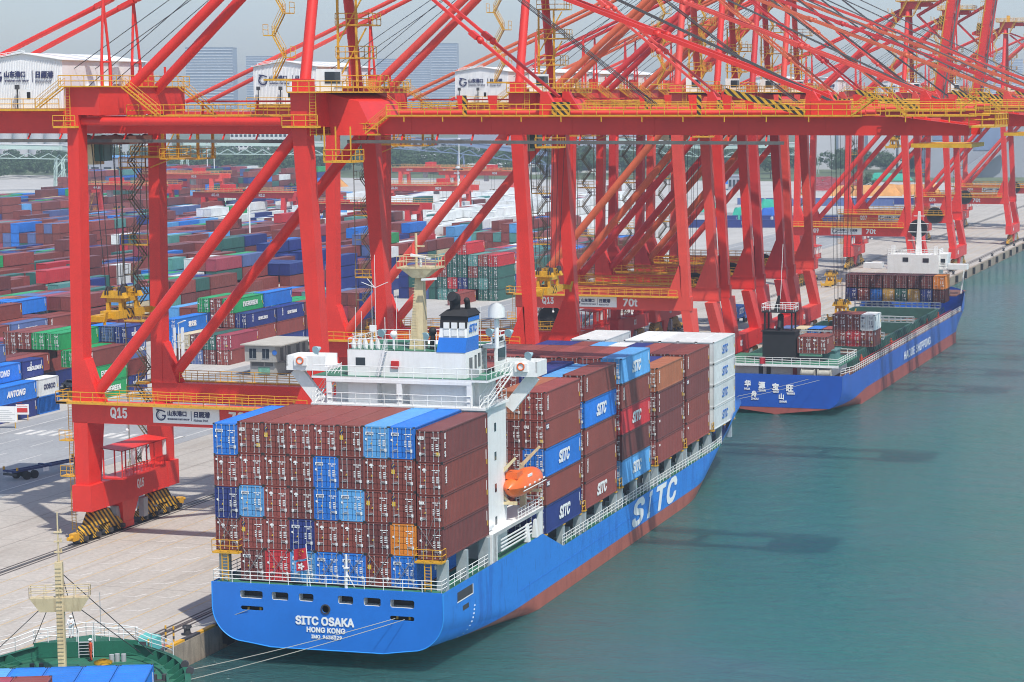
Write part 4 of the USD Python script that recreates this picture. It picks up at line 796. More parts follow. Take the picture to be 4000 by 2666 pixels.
# decks, hatch covers, pillars
b = MB(); b.box(XC - 11, XC + 11, -1.1, 27.5, 7.1, 7.3); b.face([(XC - 11, 27.5, 7.3), (XC + 11, 27.5, 7.3), (XC + 11, 34.4, 4.7), (XC - 11, 34.4, 4.7)]); b.box(XC - 11, XC + 11, 34.4, 100, 4.5, 4.7)
dk = [(XC + half(y, 5) - .1, y) for y in np.linspace(100, 127, 10)]; b.poly(Polygon(dk + [(2 * XC - x, y) for x, y in dk[::-1]]), .2, (0, 0, 4.72), (1, 0, 0), (0, 1, 0)); part(ship, 'deck', b, DECK)
b = MB(); b.box(-19.6, -2.5, 0.3, 12.3, 7.3, 7.42)
part(ship, 'stern_hatch', b, BROWN_DECK)
for (ya, yb_, x0_, x1_, z1_) in ((29.3, 41.6, -19.6, -2.3, 7.0), (43.0, 55.4, -19.6, -2.3, 7.0), (57.3, 69.8, -19.6, -2.3, 7.0), (72.9, 85.3, -19.6, -2.3, 7.0), (86.8, 99.2, -19.0, -2.8, 7.0), (101.4, 113.8, -18.0, -4, 7.0)):
    b = MB(1); b.box(x0_, x1_, ya, yb_, 4.7, z1_)
    for k in range(7): b.bar((x1_ + .05, ya + .5 + k * 1.8, z1_), (x1_ + 1.3, ya + 1.3 + k * 1.8, 4.7), .08)
    part(ship, 'hatch_coaming', b, DARK)
z8 = lambda b_: [(29.34, 7.0), (43.06, 7.05), (57.41, 7.15), (72.95, 7.2), (86.86, 7.3), (101.53, 7.3)][b_]
b = MB(1); yb0 = []
for yy in (.5, 5.6, 11.6):
    for s in (-1, 1): x = XC + s * 10.55; b.box(x - .5, x + .5, yy - .25, yy + .25, 7.3, 10.05)
for i in range(6):
    y0_, zt = z8(i); x = .05 if i < 5 else -.35
    for dy in (.1, 6.1, 12.0):
        for s in (1, -1): xx = XC + s * (x - XC - .35); b.box(xx - .38, xx + .38, y0_ + dy - .28, y0_ + dy + .28, 4.7, zt - .12)
part(ship, 'container_pillar', b, HATCH)
b = MB(1)
for i in range(6):
    y0_, zt = z8(i)
    for dy in (.1, 6.1, 12.0): b.box(-.65, .15, y0_ + dy - .35, y0_ + dy + .35, zt - .12, zt)
for x in (-22.1, -2.5): b.box(x, x + 2.6, -.75, .35, 9.95, 10.1)
part(ship, 'pillar_cap', b, YEL)
b = MB()
for x in (-22.1, -2.5):
    b.rail([(x, -.75, 10.1), (x + 2.6, -.75, 10.1), (x + 2.6, .3, 10.1), (x, .3, 10.1)], 1.1, 1.0, .035, close=True)
    for q in (.9, 1.5): b.bar((x + q, -.6, 7.4), (x + q, -.6, 10.1), .09)
    for k in range(9): b.bar((x + .9, -.6, 7.6 + k * .28), (x + 1.5, -.6, 7.6 + k * .28), .04)
for i in range(1, 6): y0_, zt = z8(i); b.rail([(.1, y0_ - 1.2, zt), (.1, y0_ - .1, zt)], 1.1, .9, .05)
part(ship, 'lashing_bridge_rail', b, YEL)
b = MB(1); b.rail([(XC - 11, -1.1, 7.42), (XC + 11, -1.1, 7.42)], 1.05, 1.9, .038, (.33, .66)); b.rail([(XC + 11, -1.1, 7.42), (XC + 11, 12.0, 7.42)], 1.05, 1.7, .038, (.33, .66)); b.rail([(XC - 11, -1.1, 7.42), (XC - 11, 12.0, 7.42)], 1.05, 1.7, .038, (.33, .66))
b.rail([(XC + 11, 34.6, 4.87), (XC + 11, 80, 4.87), (XC + half(90, 5), 90, 4.87), (XC + half(100, 5), 100, 4.87), (XC + half(106, 5), 106, 4.87)], 1.05, 1.5, .036, (.33, .66)); part(ship, 'deck_railing', b, WHITE)
b = MB(1)
for k in range(40): y = 36 + k * 1.75; b.box(-1.3, -.7, y, y + .5, 4.7, 5.3 + .5 * ((k * 7) % 3) / 2)
part(ship, 'deck_fittings', b, HATCH)
b = MB(1)   # crossed lashing rods on the stern stack
for i in range(9):
    x0_ = -22.0 + i * 2.44; zb = 7.5 if 0 < i < 8 else 10.2
    for q in (0, 1):
        b.tube((x0_ + .15, -.05, zb + .1), (x0_ + 2.2, -.12, zb + 2.95 + 2.9 * 0), .022, 4); b.tube((x0_ + 2.25, -.1, zb + .1), (x0_ + .2, -.08, zb + 2.95), .022, 4)
        b.tube((x0_ + .4, -.15, zb + .1), (x0_ + 2.25, -.1, zb + 3.1 + 2.6 * (0 < i < 8 or 1) * (i in (0, 8))), .022, 4)
part(ship, 'lashing_rod', b, STEEL)
# forecastle bulwark inside, bow fittings
b = MB(); b.box(XC - 4, XC + 4, 116, 121, 4.7, 6.5); part(ship, 'bow_winch', b, HATCH)
b = MB(1)
for y, z in ((113.9, 5.5), (114.4, 6.2)): b.rail([(XC + half(112, 5) - .4, 108, 4.9), (XC + half(114, 6) - .4, 114, 5.4), (XC + half(118, 6) - .4, 118, 6.2)], 1.2, 1.2, .05)
b.bar((-2.5, 114.6, 5), (-2.5, 114.6, 11.8), .3); b.bar((-2.5, 114.6, 11.8), (-1.0, 116.5, 8.5), .2); part(ship, 'bow_ladder', b, HATCH)
# superstructure
SS = lambda n, b, m, par=None: part(par or ship, n, b, m)
b = MB(); b.box(-18.0, -1.0, 14.6, 20.4, 7.3, 21.75); b.box(-18.3, -.7, 13.4, 20.5, 21.75, 22.0); acc = SS('accommodation_block', b, WHITE)
b = MB(1)
for z in (10.2, 13.4, 16.5, 19.3):
    b.box(-1.02, -.97, 16.9, 17.4, z, z + .8)
SS('window', b, GLASS, acc.GetPath().pathString)
b = MB(1); b.box(-16.6, -2.0, 15.6, 20.4, 22.0, 24.4); b.box(-18.2, -.4, 13.5, 23.2, 24.4, 24.62)
for x in (-16.45, -9.3, -2.25): b.box(x - .25, x + .25, 13.5, 13.75, 22.0, 24.4)
b.box(-16.7, -2.0, 13.48, 13.72, 24.1, 24.4); b.box(-16.7, -2.0, 13.48, 13.72, 22.0, 22.14)
b.box(-14.9, -11.9, 14.5, 15.6, 22, 24.4); b.box(-8.6, -2.4, 14.5, 15.6, 22, 24.4); SS('upper_deck', b, WHITE)
b = MB(); b.face([(-18.2, 13.5, 24.64), (-.4, 13.5, 24.64), (-.4, 23.2, 24.64), (-18.2, 23.2, 24.64)]); SS('deck_paint', b, DECK)
b = MB(1); b.box(-14.8, -11.0, 14.3, 23.0, 24.62, 27.15); b.box(-11.0, -2.85, 14.3, 20, 24.62, 27.1); b.box(-11, -2.9, 20, 23.5, 26.8, 27.2); b.box(-3.2, -2.85, 18.8, 20.4, 24.62, 27.1); b.box(-2.1, -1.9, 20.4, 23.4, 24.62, 27.3); b.box(-3.0, -1.9, 19.4, 23.4, 27.0, 27.3); b.box(-3.0, -1.9, 23.2, 23.4, 24.62, 25.4); wh = SS('wheelhouse', b, WHITE)
b = MB(1); b.box(-13.95, -13.0, 14.26, 14.3, 25.65, 26.4); b.box(-2.84, -2.8, 15.3, 16.1, 25.4, 26.5); b.box(-2.84, -2.8, 16.8, 17.3, 25.2, 26.6); b.box(-2.84, -2.8, 17.8, 18.4, 25.4, 26.7); b.box(-1.95, -1.86, 20.9, 23.0, 25.6, 26.8); SS('window', b, GLASS, wh.GetPath().pathString)
b = MB(); b.box(-10.3, -9.55, 14.1, 14.3, 25.45, 26.15); SS('hose_box', b, paint('fire_red', (.45, .02, .02), .4), wh.GetPath().pathString)
b = MB(); b.face([(-14.8, 14.3, 27.17), (-2.9, 14.3, 27.12), (-2.9, 23, 27.22), (-14.8, 23, 27.17)]); SS('monkey_island_deck', b, DECK, wh.GetPath().pathString)
b = MB(); b.box(-2.84, -2.2, 15.2, 16.2, 24.64, 25.4); SS('air_conditioner', b, GREY, wh.GetPath().pathString)
# bridge wings
b = MB(1)
for s in (1, -1):
    m_ = lambda x: XC + s * (x - XC)
    def bx(x0_, x1_, *r):
        a, c = sorted((m_(x0_), m_(x1_))); b.box(a, c, *r)
    bx(-2.2, 2.2, 20.4, 23.6, 24.2, 24.6); bx(-1.9, 2.2, 20.4, 20.55, 24.6, 25.65); bx(2.05, 2.2, 20.4, 23.6, 24.6, 25.65); bx(-1.9, 2.2, 23.45, 23.6, 24.6, 25.65)
    q = [(m_(-1.0), 21.1, 20.9), (m_(1.1), 21.1, 24.2), (m_(1.9), 21.1, 24.2), (m_(-.6), 21.1, 20.0)]; b.bar(((m_(-1.0)), 21.4, 21.0), (m_(1.6), 21.4, 24.2), 1.2, .5, up=(0, 1, 0))
    bx(.0, 1.3, 20.2, 20.42, 24.7, 25.5)
SS('bridge_wing', b, WHITE)
b = MB(1)
for s in (1, -1):
    c0 = (XC + s * (.65 - XC), 20.15, 25.2)
    for k in range(16): a, c = k * math.pi / 8, (k + 1) * math.pi / 8; b.tube(np.add(c0, (.34 * math.cos(a), 0, .34 * math.sin(a))), np.add(c0, (.34 * math.cos(c), 0, .34 * math.sin(c))), .07, 6)
SS('lifebuoy', b, ORANGE)
b = MB(1); LB = paint('lamp_cover_blue', (.30, .45, .50), .6, .1, 1.0)
for c0 in ((1.0, 22, 26.1), (-21.2, 22, 26.1), (-12.6, 18, 28.4), (-7.3, 16, 28.4), (-1.2, 22.6, 28.2), (-2.6, 21, 28.4)):
    b.tube(np.add(c0, (0, 0, -.5)), c0, .06, 6); b.tube(np.add(c0, (-.1, -.35, 0)), np.add(c0, (.1, .4, .15)), .42, 12, .12, caps=True)
SS('searchlight', b, LB)
b = MB(1)
b.rail([(-18.1, 13.5, 24.62), (-.5, 13.5, 24.62), (-.5, 20.3, 24.62)], 1.05, 1.5, .036, (.5,)); b.rail([(-16.6, 13.45, 22.0), (-2.1, 13.45, 22.0)], 1.05, 1.4, .036, (.5,)); b.rail([(-18.2, 13.5, 22), (-18.2, 20, 22)], 1.05, 1.4, .036); b.rail([(-.8, 13.5, 22), (-.8, 20, 22)], 1.05, 1.4, .036)
b.rail([(-14.7, 14.3, 27.15), (-11, 14.3, 27.15), (-5.9, 14.3, 27.15)], 1.05, 1.1, .036, (.5,)); b.rail([(-14.7, 14.3, 27.15), (-14.7, 23, 27.15), (-2.0, 23.3, 27.3), (-2.0, 19.5, 27.3)], 1.05, 1.4, .036, (.5,)); SS('railing', b, WHITE)
b = MB(1); b.stairs((-.9, 13.7, 22.0), (-.2, 19.0, 24.7), .8, (1, 0, 0), 10); b.stairs((-17.6, 13.6, 22.0), (-16.7, 16.5, 24.6), .7, (1, 0, 0), 10); b.stairs((-11.5, 14.1, 24.7), (-10.8, 14.1, 27.2), .7, (0, 1, 0), 9); SS('stairway', b, WHITE)
# funnel
b = MB(); b.taper((-5.75, -2.85, 14.25, 18.0, 27.1), (-5.55, -2.75, 14.45, 17.8, 28.5)); fn = SS('funnel', b, HULL_T)
b = MB(); b.taper((-5.55, -2.75, 14.45, 17.8, 28.5), (-5.42, -2.68, 14.6, 17.7, 30.0)); SS('white_band', b, WHITE, fn.GetPath().pathString)
b = MB(1); b.taper((-5.45, -2.66, 14.58, 17.72, 30.0), (-5.4, -2.66, 14.6, 17.7, 30.55)); b.taper((-5.55, -2.55, 14.4, 17.9, 30.55), (-4.9, -2.9, 15.0, 17.5, 31.1)); b.hexa([(-5.43, 14.5, 29.4), (-2.75, 14.5, 29.4), (-2.75, 14.57, 29.4), (-5.43, 14.57, 29.4), (-5.42, 14.52, 30.1), (-2.7, 14.52, 30.1), (-2.7, 14.62, 30.1), (-5.42, 14.62, 30.1)])
b.tube((-4.3, 15.6, 31.0), (-4.2, 15.4, 32.2), .5, 12); b.tube((-4.2, 15.4, 32.0), (-4.3, 14.7, 32.4), .55, 12, .5, caps=True); b.ball((-4.2, 15.3, 32.1), .6, 10); b.tube((-3.3, 16.4, 31), (-3.3, 16.2, 31.8), .28, 10); b.ball((-3.3, 16.1, 31.9), .32, 8); SS('exhaust_cap', b, BLACK, fn.GetPath().pathString)
b = MB(1)
for i in range(3):
    for j in range(2): x, z = -5.05 + i * .78, 28.65 + j * .72; b.box(x, x + .56, 14.38, 14.56, z, z + .56)
SS('louvre', b, WHITE, fn.GetPath().pathString)
b = MB(); write(b, 'SITC', .75, (-2.69, 14.9, 28.95), (0, 1, 0), (.0, 0, 1), bold=True, slant=.3, wide=.95); SS('lettering', b, BLUE_P, fn.GetPath().pathString)
b = MB(); b.box(-2.75, -2.64, 14.6, 17.7, 30.02, 30.4); SS('blue_band', b, HULL_T, fn.GetPath().pathString)
# masts, dome, name board
b = MB(); b.taper((-9.0, -7.6, 15.6, 17.0, 27.15), (-8.35, -7.65, 16.0, 16.6, 34.9)); b.box(-9.9, -6.0, 15.0, 17.6, 34.9, 35.05); b.tube((-8.4, 16.3, 35), (-8.4, 16.3, 38.2), .13, 8); b.box(-8.9, -7.6, 16.2, 16.5, 36.9, 37.05); b.taper((-8.6, -7.4, 15.6, 17, 34.0), (-9.6, -6.3, 15.1, 17.5, 34.9)); mst = SS('radar_mast', b, CREAM)
b = MB(); b.rail([(-9.9, 15, 35.05), (-6, 15, 35.05), (-6, 17.6, 35.05), (-9.9, 17.6, 35.05)], 1.0, .9, .035, close=True)
for k in range(24): b.bar((-8.55, 15.55, 27.4 + k * .3), (-8.1, 15.55, 27.4 + k * .3), .03)
SS('mast_railing', b, CREAM, mst.GetPath().pathString)
b = MB(1); b.bar((-8.6, 15.4, 36.2), (-6.6, 15.4, 35.9), .3, .22); b.tube((-7.6, 15.4, 35.1), (-7.6, 15.4, 36.0), .12, 6); b.bar((-7.4, 15.0, 33.9), (-5.9, 15.0, 34.0), .24, .2); SS('radar_bar', b, WHITE, mst.GetPath().pathString)
b = MB(); b.tube((-8.6, 16, 36.0), (-8.6, 16, 37.2), .28, 8, .16); SS('mast_lamp', b, RED_B, mst.GetPath().pathString)
b = MB(); b.tube((-1.0, 18, 27.2), (-1.0, 18, 30.3), .22, 10); b.revolve([(.02, 31.6), (.5, 31.45), (.78, 31.1), (.82, 30.7), (.82, 30.2), (.5, 30.1), (.02, 30.1)][::-1], (-1.0, 18, 0), 18); SS('satellite_dome', b, WHITE)
b = MB(); b.box(-3.6, -2.05, 19.2, 19.28, 27.4, 28.0) if False else b.box(-1.98, -1.9, 19.3, 23.0, 27.35, 28.05); nb = SS('name_board', b, WHITE2); b = MB(); write(b, 'SITC OSAKA', .42, (-1.88, 19.5, 27.5), (0, 1, 0), (0, 0, 1), bold=True, wide=.95); SS('lettering', b, BLACK, nb.GetPath().pathString)
b = MB(1)
for x, y, h in ((-14.2, 15, 4), (-13.6, 15, 3.6), (-12.9, 16, 6.5), (-12.3, 15.4, 9), (-10.4, 16, 5), (-6.2, 17, 3), (-3, 19, 4), (-11.6, 16, 3.0)): b.tube((x, y, 27.15), (x, y, 27.15 + h), .03, 5)
for a in (.6, 2.6, 4.2): b.tube((-12.3, 15.4, 33), (-12.3 + 1.6 * math.cos(a), 15.4, 33 + 1.0 * abs(math.sin(a))), .03, 4)
for k in range(7): b.revolve([(.18, 0), (.24, .5), (.1, .9), (.02, 1)], (-14.4 + k * .42, 14.9 + (k % 3) * .4, 27.15), 8)
b.ball((-10.4, 15.2, 28.6), .36, 10); b.tube((-10.4, 15.2, 27.2), (-10.4, 15.2, 28.4), .12, 6); b.box(-12.9, -12.3, 15.3, 15.6, 28.8, 29.4); SS('aerials', b, WHITE)
b = MB(); b.tube((-6.75, 16, 27.2), (-6.75, 16, 28.8), .32, 8, .22); b.ball((-6.75, 16, 28.9), .42, 8); SS('covered_compass', b, BLACK)
# lifeboat, davit and boat deck at the starboard side
b = MB(1); b.box(-3.4, .2, 12.8, 28.2, 9.8, 10.1)
for y in (13.2, 27.4): b.box(-.1, .2, y - .5, y + .5, 7.3, 9.8)
b.box(-.05, .2, 12.4, 28.2, 9.78, 10.12); b.box(-.02, .2, 12.4, 14.0, 7.3, 9.8); SS('boat_deck', b, WHITE)
b = MB(); b.rail([(.1, 20.5, 10.1), (.1, 28.1, 10.1)], 1.05, 1.1, .035, (.33, .66)); b.rail([(-2.6, 28.1, 10.1), (.1, 28.1, 10.1)], 1.05, .9, .035, (.33, .66))
for y in (16.5, 19.5, 23, 25.5): b.hexa([(-.2, y, 7.4), (.35, y, 7.4), (.35, y + .6, 7.4), (-.2, y + .6, 7.4), (.0, y, 9.2), (.15, y, 9.2), (.15, y + .6, 9.2), (.0, y + .6, 9.2)]) if y > 22 else None
for k in range(4): b.bar((.05, 15.5, 8.0 + k * .35), (.05, 24.8, 8.0 + k * .35), .1, .12)
SS('boat_deck_railing', b, WHITE)
b = MB(1)
for y in (19.6, 27.2):
    b.bar((-1.6, y, 10.1), (-1.7, y, 14.6), .5, .6, w2=.35, h2=.4); b.bar((-1.7, y, 14.4), (.1, y + .3, 16.3), .4, .4, w2=.25, h2=.25); b.bar((-1.6, y, 11.9), (.3, y, 11.9), .3, .3)
    b.bar((-1.7, y, 13.2), (-.4, y, 11.9), .2)
dv = SS('davit', b, CREAM)
b = MB()
prof = [(0, 0.1), (.5, .75), (1.6, 1.25), (3, 1.4), (6.2, 1.4), (7.6, 1.2), (8.6, .7), (9.0, .1)]
G = []
for y, w in prof:
    ring = []
    for k in range(17):
        a = k / 16 * 2 * math.pi; cx, cz = math.cos(a), math.sin(a); ring.append((-.35 + 1.3 * w / 1.4 * cx * (1.0 if cz > -.2 else .8), 18.9 + y, 13.35 + (1.25 if cz > 0 else 1.2) * w / 1.4 * cz))
    G.append(ring)
b.grid(np.array(G), flip=True); lbt = SS('lifeboat', b, ORANGE)
b = MB(); b.box(-.95, .25, 19.9, 21.6, 14.2, 14.85); SS('conning_hood', b, ORANGE, lbt.GetPath().pathString); b = MB(1)
for k in range(5): y = 20 + k * 1.5; b.box(.9, .965, y, y + .5, 13.35, 13.5)
b.box(.62, .72, 22, 23.2, 14.1, 14.35); SS('marking', b, WHITE2, lbt.GetPath().pathString)
b = MB(); b.tube((.98, 19.6, 13.1), (.98, 26.8, 13.1), .05, 5); SS('rubbing_strake', b, WHITE, lbt.GetPath().pathString)
b = MB(); b.ball((-1.8, 17.2, 10.8), .8, 10, (1, 1.5, .8)); b.box(-2.5, -1.2, 16.0, 18.4, 10.1, 10.6); SS('covered_winch', b, paint('tarp_green', (.02, .10, .07), .7, .2, 1.0))
b = MB(); b.tube((-.8, 13.2, 10.6), (-.8, 14.8, 10.6), .45, 12, caps=True); SS('liferaft', b, WHITE)
# stern light mast, flags
b = MB(); b.tube((-8.9, -1.0, 7.4), (-8.9, -1.0, 10.0), .11, 8); b.box(-9.1, -8.7, -1.2, -.8, 9.2, 9.3); b.tube((-8.9, -1, 10), (-8.9, -1, 10.5), .1, 8); b.tube((-8.9, -1, 8.8), (-8.3, -.6, 7.4), .05, 5); SS('stern_light_mast', b, WHITE)
def flag(name, fx, z0, z1, w, col, label, emb):
    P = []
    for i in range(9):
        t = i / 8; P.append([sw(fx - w * t, -1.05 - .18 * math.sin(t * 6) - .1 * t, z0 - .25 * t + (z1 - z0) * j / 4) for j in range(5)])
    t_ = thing(name, label, 'flag', sw(fx, -1.05, z0)); o = -sw(fx, -1.05, z0); b = MB(); b.grid(np.array(P) + o, flip=True); part(t_, 'cloth', b, col)
    b = MB()
    if emb == 'stars':
        for (u, v, r) in ((.2, .72, .12), (.42, .85, .05), (.5, .7, .05), (.5, .52, .05), (.42, .38, .05)):
            c = sw(fx - w * u, -1.30, z0 - .25 * u + (z1 - z0) * v) + o; b.poly([(r * (1 if k % 2 == 0 else .42) * math.sin(k * math.pi / 5), r * (1 if k % 2 == 0 else .42) * math.cos(k * math.pi / 5)) for k in range(10)], .01, c, (1, 0, 0), (0, 0, 1))
        part(t_, 'stars', b, YST)
    else:
        for k in range(5):
            a = k * 2 * math.pi / 5 + .3; c = sw(fx - w * .5 + .2 * math.sin(a), -1.34, z0 - .12 + (z1 - z0) * .5 + .2 * math.cos(a)) + o; b.poly([(.09 * math.cos(q), .15 * math.sin(q)) for q in np.linspace(0, 6.2, 10)], .01, c, (math.cos(a), 0, -math.sin(a)), (math.sin(a), 0, math.cos(a)))
        part(t_, 'flower', b, WHITE2)
FLAG_R = paint('flag_red', (.42, .015, .03), .7, .1, 1.0)
b = MB(); b.tube((-12.4, -1.05, 7.4), (-12.75, -1.05, 11.25), .045, 6); SS('flagstaff', b, WHITE)
flag('flag', -12.7, 9.95, 10.95, 1.2, FLAG_R, 'upper red flag with yellow stars at the stern of the blue ship', 'stars')
flag('flag', -12.6, 8.95, 9.8, 1.1, FLAG_R, 'lower red flag with a white flower at the stern of the blue ship', 'flower')
# ---------------------------------------------------------------- containers on the blue ship
TZ = SO[2]
def sc(c, deco, xc, y, zt, label, **k):   # top at zt in the ship's stack frame
    H = k.get('H', 2.896); container(c, deco, sw(xc, y, TZ + zt - H), SDQ, label, 'containers on the blue container ship', **k)
colx = [-22.04 + 1.22] + [-2.579 - (7 - i) * 2.436 - 1.22 for i in range(1, 8)] + [-1.22]
STERN = {0: ['blue SITC', 'redbrown T', 'navy', 'brown T'], 1: ['brown UES', 'redbrown T', 'lightblue SITC', 'redbrown F', 'darkbrown SITC'], 2: ['brown F', 'brown T', 'redbrown T', 'redbrown T', 'red'], 3: ['redbrown T', 'brown T', 'darkbrown T', 'navy SITC', 'lightblue SITC'],
         4: ['redbrown T', 'blue SITC', 'blue SITC', 'brown T', 'blue SITC'], 5: ['brown F', 'darkbrown', 'lightblue SITC', 'brown T', 'blue SITC'], 6: ['lightblue SITC', 'brown T', 'brown F', 'darkbrown', 'brown F'], 7: ['blue SITC', 'brown F', 'brown F', 'orange HAPAG', 'blue SITC'], 8: ['darkbrown UES', 'brown T', 'brown tex', 'darkbrown']}
ORD = ['first', 'second', 'third', 'fourth', 'fifth', 'sixth', 'seventh', 'eighth', 'ninth']
for i, st in STERN.items():
    for k, s in enumerate(st):
        c, d = (s.split() + [''])[:2]
        lab = f'{CWORD[c]} container, {ORD[i]} from the quay side, {ORD[k]} layer down, on the stern'
        sc(c, d, colx[i], 0, (0 if i in (0, 8) else .2265) - 2.916 * k, lab)
ZB = [-.26, -.16, -.03, -2.89, -2.79, -2.81]; YB = [29.34, 43.06, 57.41, 72.95, 86.86, 101.53]
RIGHT = [['redbrown T', 'brown CAI', 'blue SITC', 'brown CAI', 'navy SITC'], ['brown T', 'blue SITC', 'brown T', 'brown T', 'redbrown SITC'], ['lightblue SITC', 'brown T', 'red SITC', 'darkbrown', 'lightblue SITC'], ['tan T', 'darkbrown UES', 'darkbrown F', 'redbrown F'], ['brown T', 'darkbrown CAI', 'brown T', 'redbrown F'], ['white SITC', 'white SITC', 'white SITC', 'white SITC']]
fcol = lambda i: .118 - 1.22 - (8 - i) * 2.46
BAYN = ['first bay past the bridge', 'second bay past the bridge', 'third bay past the bridge', 'fourth bay past the bridge', 'fifth bay past the bridge', 'white bay near the bow']
for bi in range(6):
    for k, s in enumerate(RIGHT[bi]):
        c, d = (s.split() + [''])[:2]; sc(c, d, fcol(8), YB[bi], ZB[bi] - 2.916 * k, f'{CWORD[c]} container, {ORD[8]} from the quay, {ORD[k]} layer down, {BAYN[bi]}', reefer=(bi == 5))
TOPS = {0: {7: ['tan T', 'darkbrown', 'brown', 'brown', 'navy'], 6: ['brown'], 5: ['brown'], 4: ['darkbrown'], 3: ['brown'], 2: ['brown'], 1: ['brown'], 0: ['brown']},
        1: {7: ['lightblue'], 6: ['navy'], 5: ['redbrown'], 4: ['brown'], 3: ['redbrown'], 2: ['brown'], 1: ['brown'], 0: ['darkbrown']},
        2: {7: ['redbrown', 'brown'], 6: ['brown', 'brown'], 5: ['redbrown', 'brown'], 4: ['brown', 'brown'], 3: ['redbrown'], 2: ['brown'], 1: ['redbrown'], 0: ['brown']},
        3: {7: ['navy', 'brown'], 6: ['brown'], 5: ['brown'], 4: ['navy'], 3: ['brown'], 2: ['brown'], 1: ['brown'], 0: ['brown']},
        4: {7: ['darkbrown', 'brown'], 6: ['redbrown'], 5: ['navy'], 4: ['white'], 3: ['lightblue'], 2: ['brown'], 1: ['navy'], 0: ['navy']},
        5: {7: ['white'], 6: ['white'], 5: ['white'], 4: ['white'], 2: ['white'], 1: ['white']}}
LOW = {(0, 6): -2.9, (0, 5): -2.9, (0, 4): -2.9, (0, 3): -2.9, (0, 2): -2.9, (0, 1): -2.9, (0, 0): -2.9, (1, 7): -.3, (2, 8): 0}
for bi, cols in TOPS.items():
    for i, st in cols.items():
        for k, s in enumerate(st):
            c, d = (s.split() + [''])[:2]; z = ZB[bi] + LOW.get((bi, i), 0) - 2.916 * k
            sc(c, d, fcol(i), YB[bi], z, f'{CWORD[c]} container, {ORD[i]} from the quay, {ORD[k]} layer down, {BAYN[bi]}', reefer=(c == 'white'))
# ---------------------------------------------------------------- container yard
def pix(p):
    d = np.asarray(p, float) - CAM; z = d @ cf_; return np.array([2678.9 + FPX * (d @ cr_) / z, 1477.7 - FPX * (d @ cu_) / z, z])
yr = random.Random(11)
PAL = [('brown', 26), ('redbrown', 15), ('darkbrown', 18), ('navy', 9), ('blue', 6), ('darkgreen', 9), ('teal', 5), ('green', 4), ('white', 3), ('crimson', 6), ('greyblue', 5), ('lightblue', 2), ('red', 2), ('tan', 2), ('cream', 1)]
DECO = {'brown': ['T', 'tex', 'UES', '', 'T'], 'redbrown': ['T', 'tex', '', 'F'], 'darkbrown': ['tex', 'UES', '', 'CAI'], 'navy': ['', 'SINOLINES', ''], 'blue': ['', 'ANTONG', ''], 'darkgreen': ['', 'ZHONGGU', ''], 'teal': [''], 'green': ['EVERGREEN', 'EVERGREEN', ''], 'white': ['YANG MING', ''], 'crimson': ['UES', ''], 'greyblue': ['SINOLINES', ''], 'lightblue': ['SITC'], 'red': [''], 'tan': ['T'], 'cream': ['']}
def pick(x, y, r):
    if -250 < x < -150 and 655 < y < 900 and r.random() < .80: return 'white'
    if -150 < x < -118 and 470 < y < 540 and r.random() < .72: return 'navy'
    if x > -122 and 500 < y < 560 and r.random() < .55: return r.choice(['darkgreen', 'darkgreen', 'teal', 'redbrown'])
    t = r.uniform(0, sum(w for _, w in PAL))
    for c, w in PAL:
        t -= w
        if t <= 0: return c
    return 'brown'
FIX = {}   # (row key, slot y) -> stack from the ground up; the stacks that show largest beside the road
def fix(x, y, st, L=12.192): FIX[(round(x, 1), round(y, 1), L)] = st
X0 = -94.6; RP = 2.62
fix(X0, 298.4, ['navy XINFENG', 'blue ANTONG']); fix(X0, 311.0, ['blue', 'white COSCO'], 6.06); fix(X0 - RP, 298.4, ['greyblue', 'navy', 'blue ANTONG']); fix(X0 - 2 * RP, 298.4, ['brown', 'navy', 'greyblue SINOLINES', 'greyblue']); fix(X0 - 3 * RP, 298.4, ['brown', 'darkbrown', 'darkgreen', 'darkbrown'])
fix(X0 - RP, 311.0, ['redbrown', 'navy SINOLINES', 'navy SINOLINES'], 6.06)
fix(X0, 326.3, ['green EVERGREEN', 'green EVERGREEN', 'brown T']); fix(X0, 338.8, ['navy SINOLINES', 'redbrown', 'greyblue SINOLINES', 'navy SINOLINES'], 6.06)
fix(X0 - RP, 326.3, ['darkbrown tex', 'green EVERGREEN', 'green EVERGREEN']); fix(X0 - 2 * RP, 326.3, ['darkbrown tex', 'green EVERGREEN', 'green EVERGREEN', 'green EVERGREEN']); fix(X0 - 3 * RP, 326.3, ['green', 'darkbrown', 'green EVERGREEN', 'green EVERGREEN']); fix(X0 - 4 * RP, 326.3, ['darkbrown', 'green', 'darkbrown tex', 'brown tex']); fix(X0 - 5 * RP, 326.3, ['brown', 'darkbrown', 'brown', 'brown'])
fix(X0 - RP, 338.8, ['navy', 'navy', 'greyblue', 'greyblue'], 6.06); fix(X0 - 2 * RP, 338.8, ['navy', 'white', 'navy', 'blue'], 6.06)
fix(X0 - .7 * RP, 378.2, ['redbrown T', 'crimson UES']); fix(X0 - 1.7 * RP, 378.2, ['darkbrown', 'darkgreen']); fix(X0 - 2.7 * RP, 378.2, ['greyblue', 'darkbrown tex']); fix(X0 - 3.7 * RP, 378.2, ['darkbrown', 'cream']); fix(X0 - 4.7 * RP, 378.2, ['brown', 'blue JUNAN', 'blue JUNAN'])
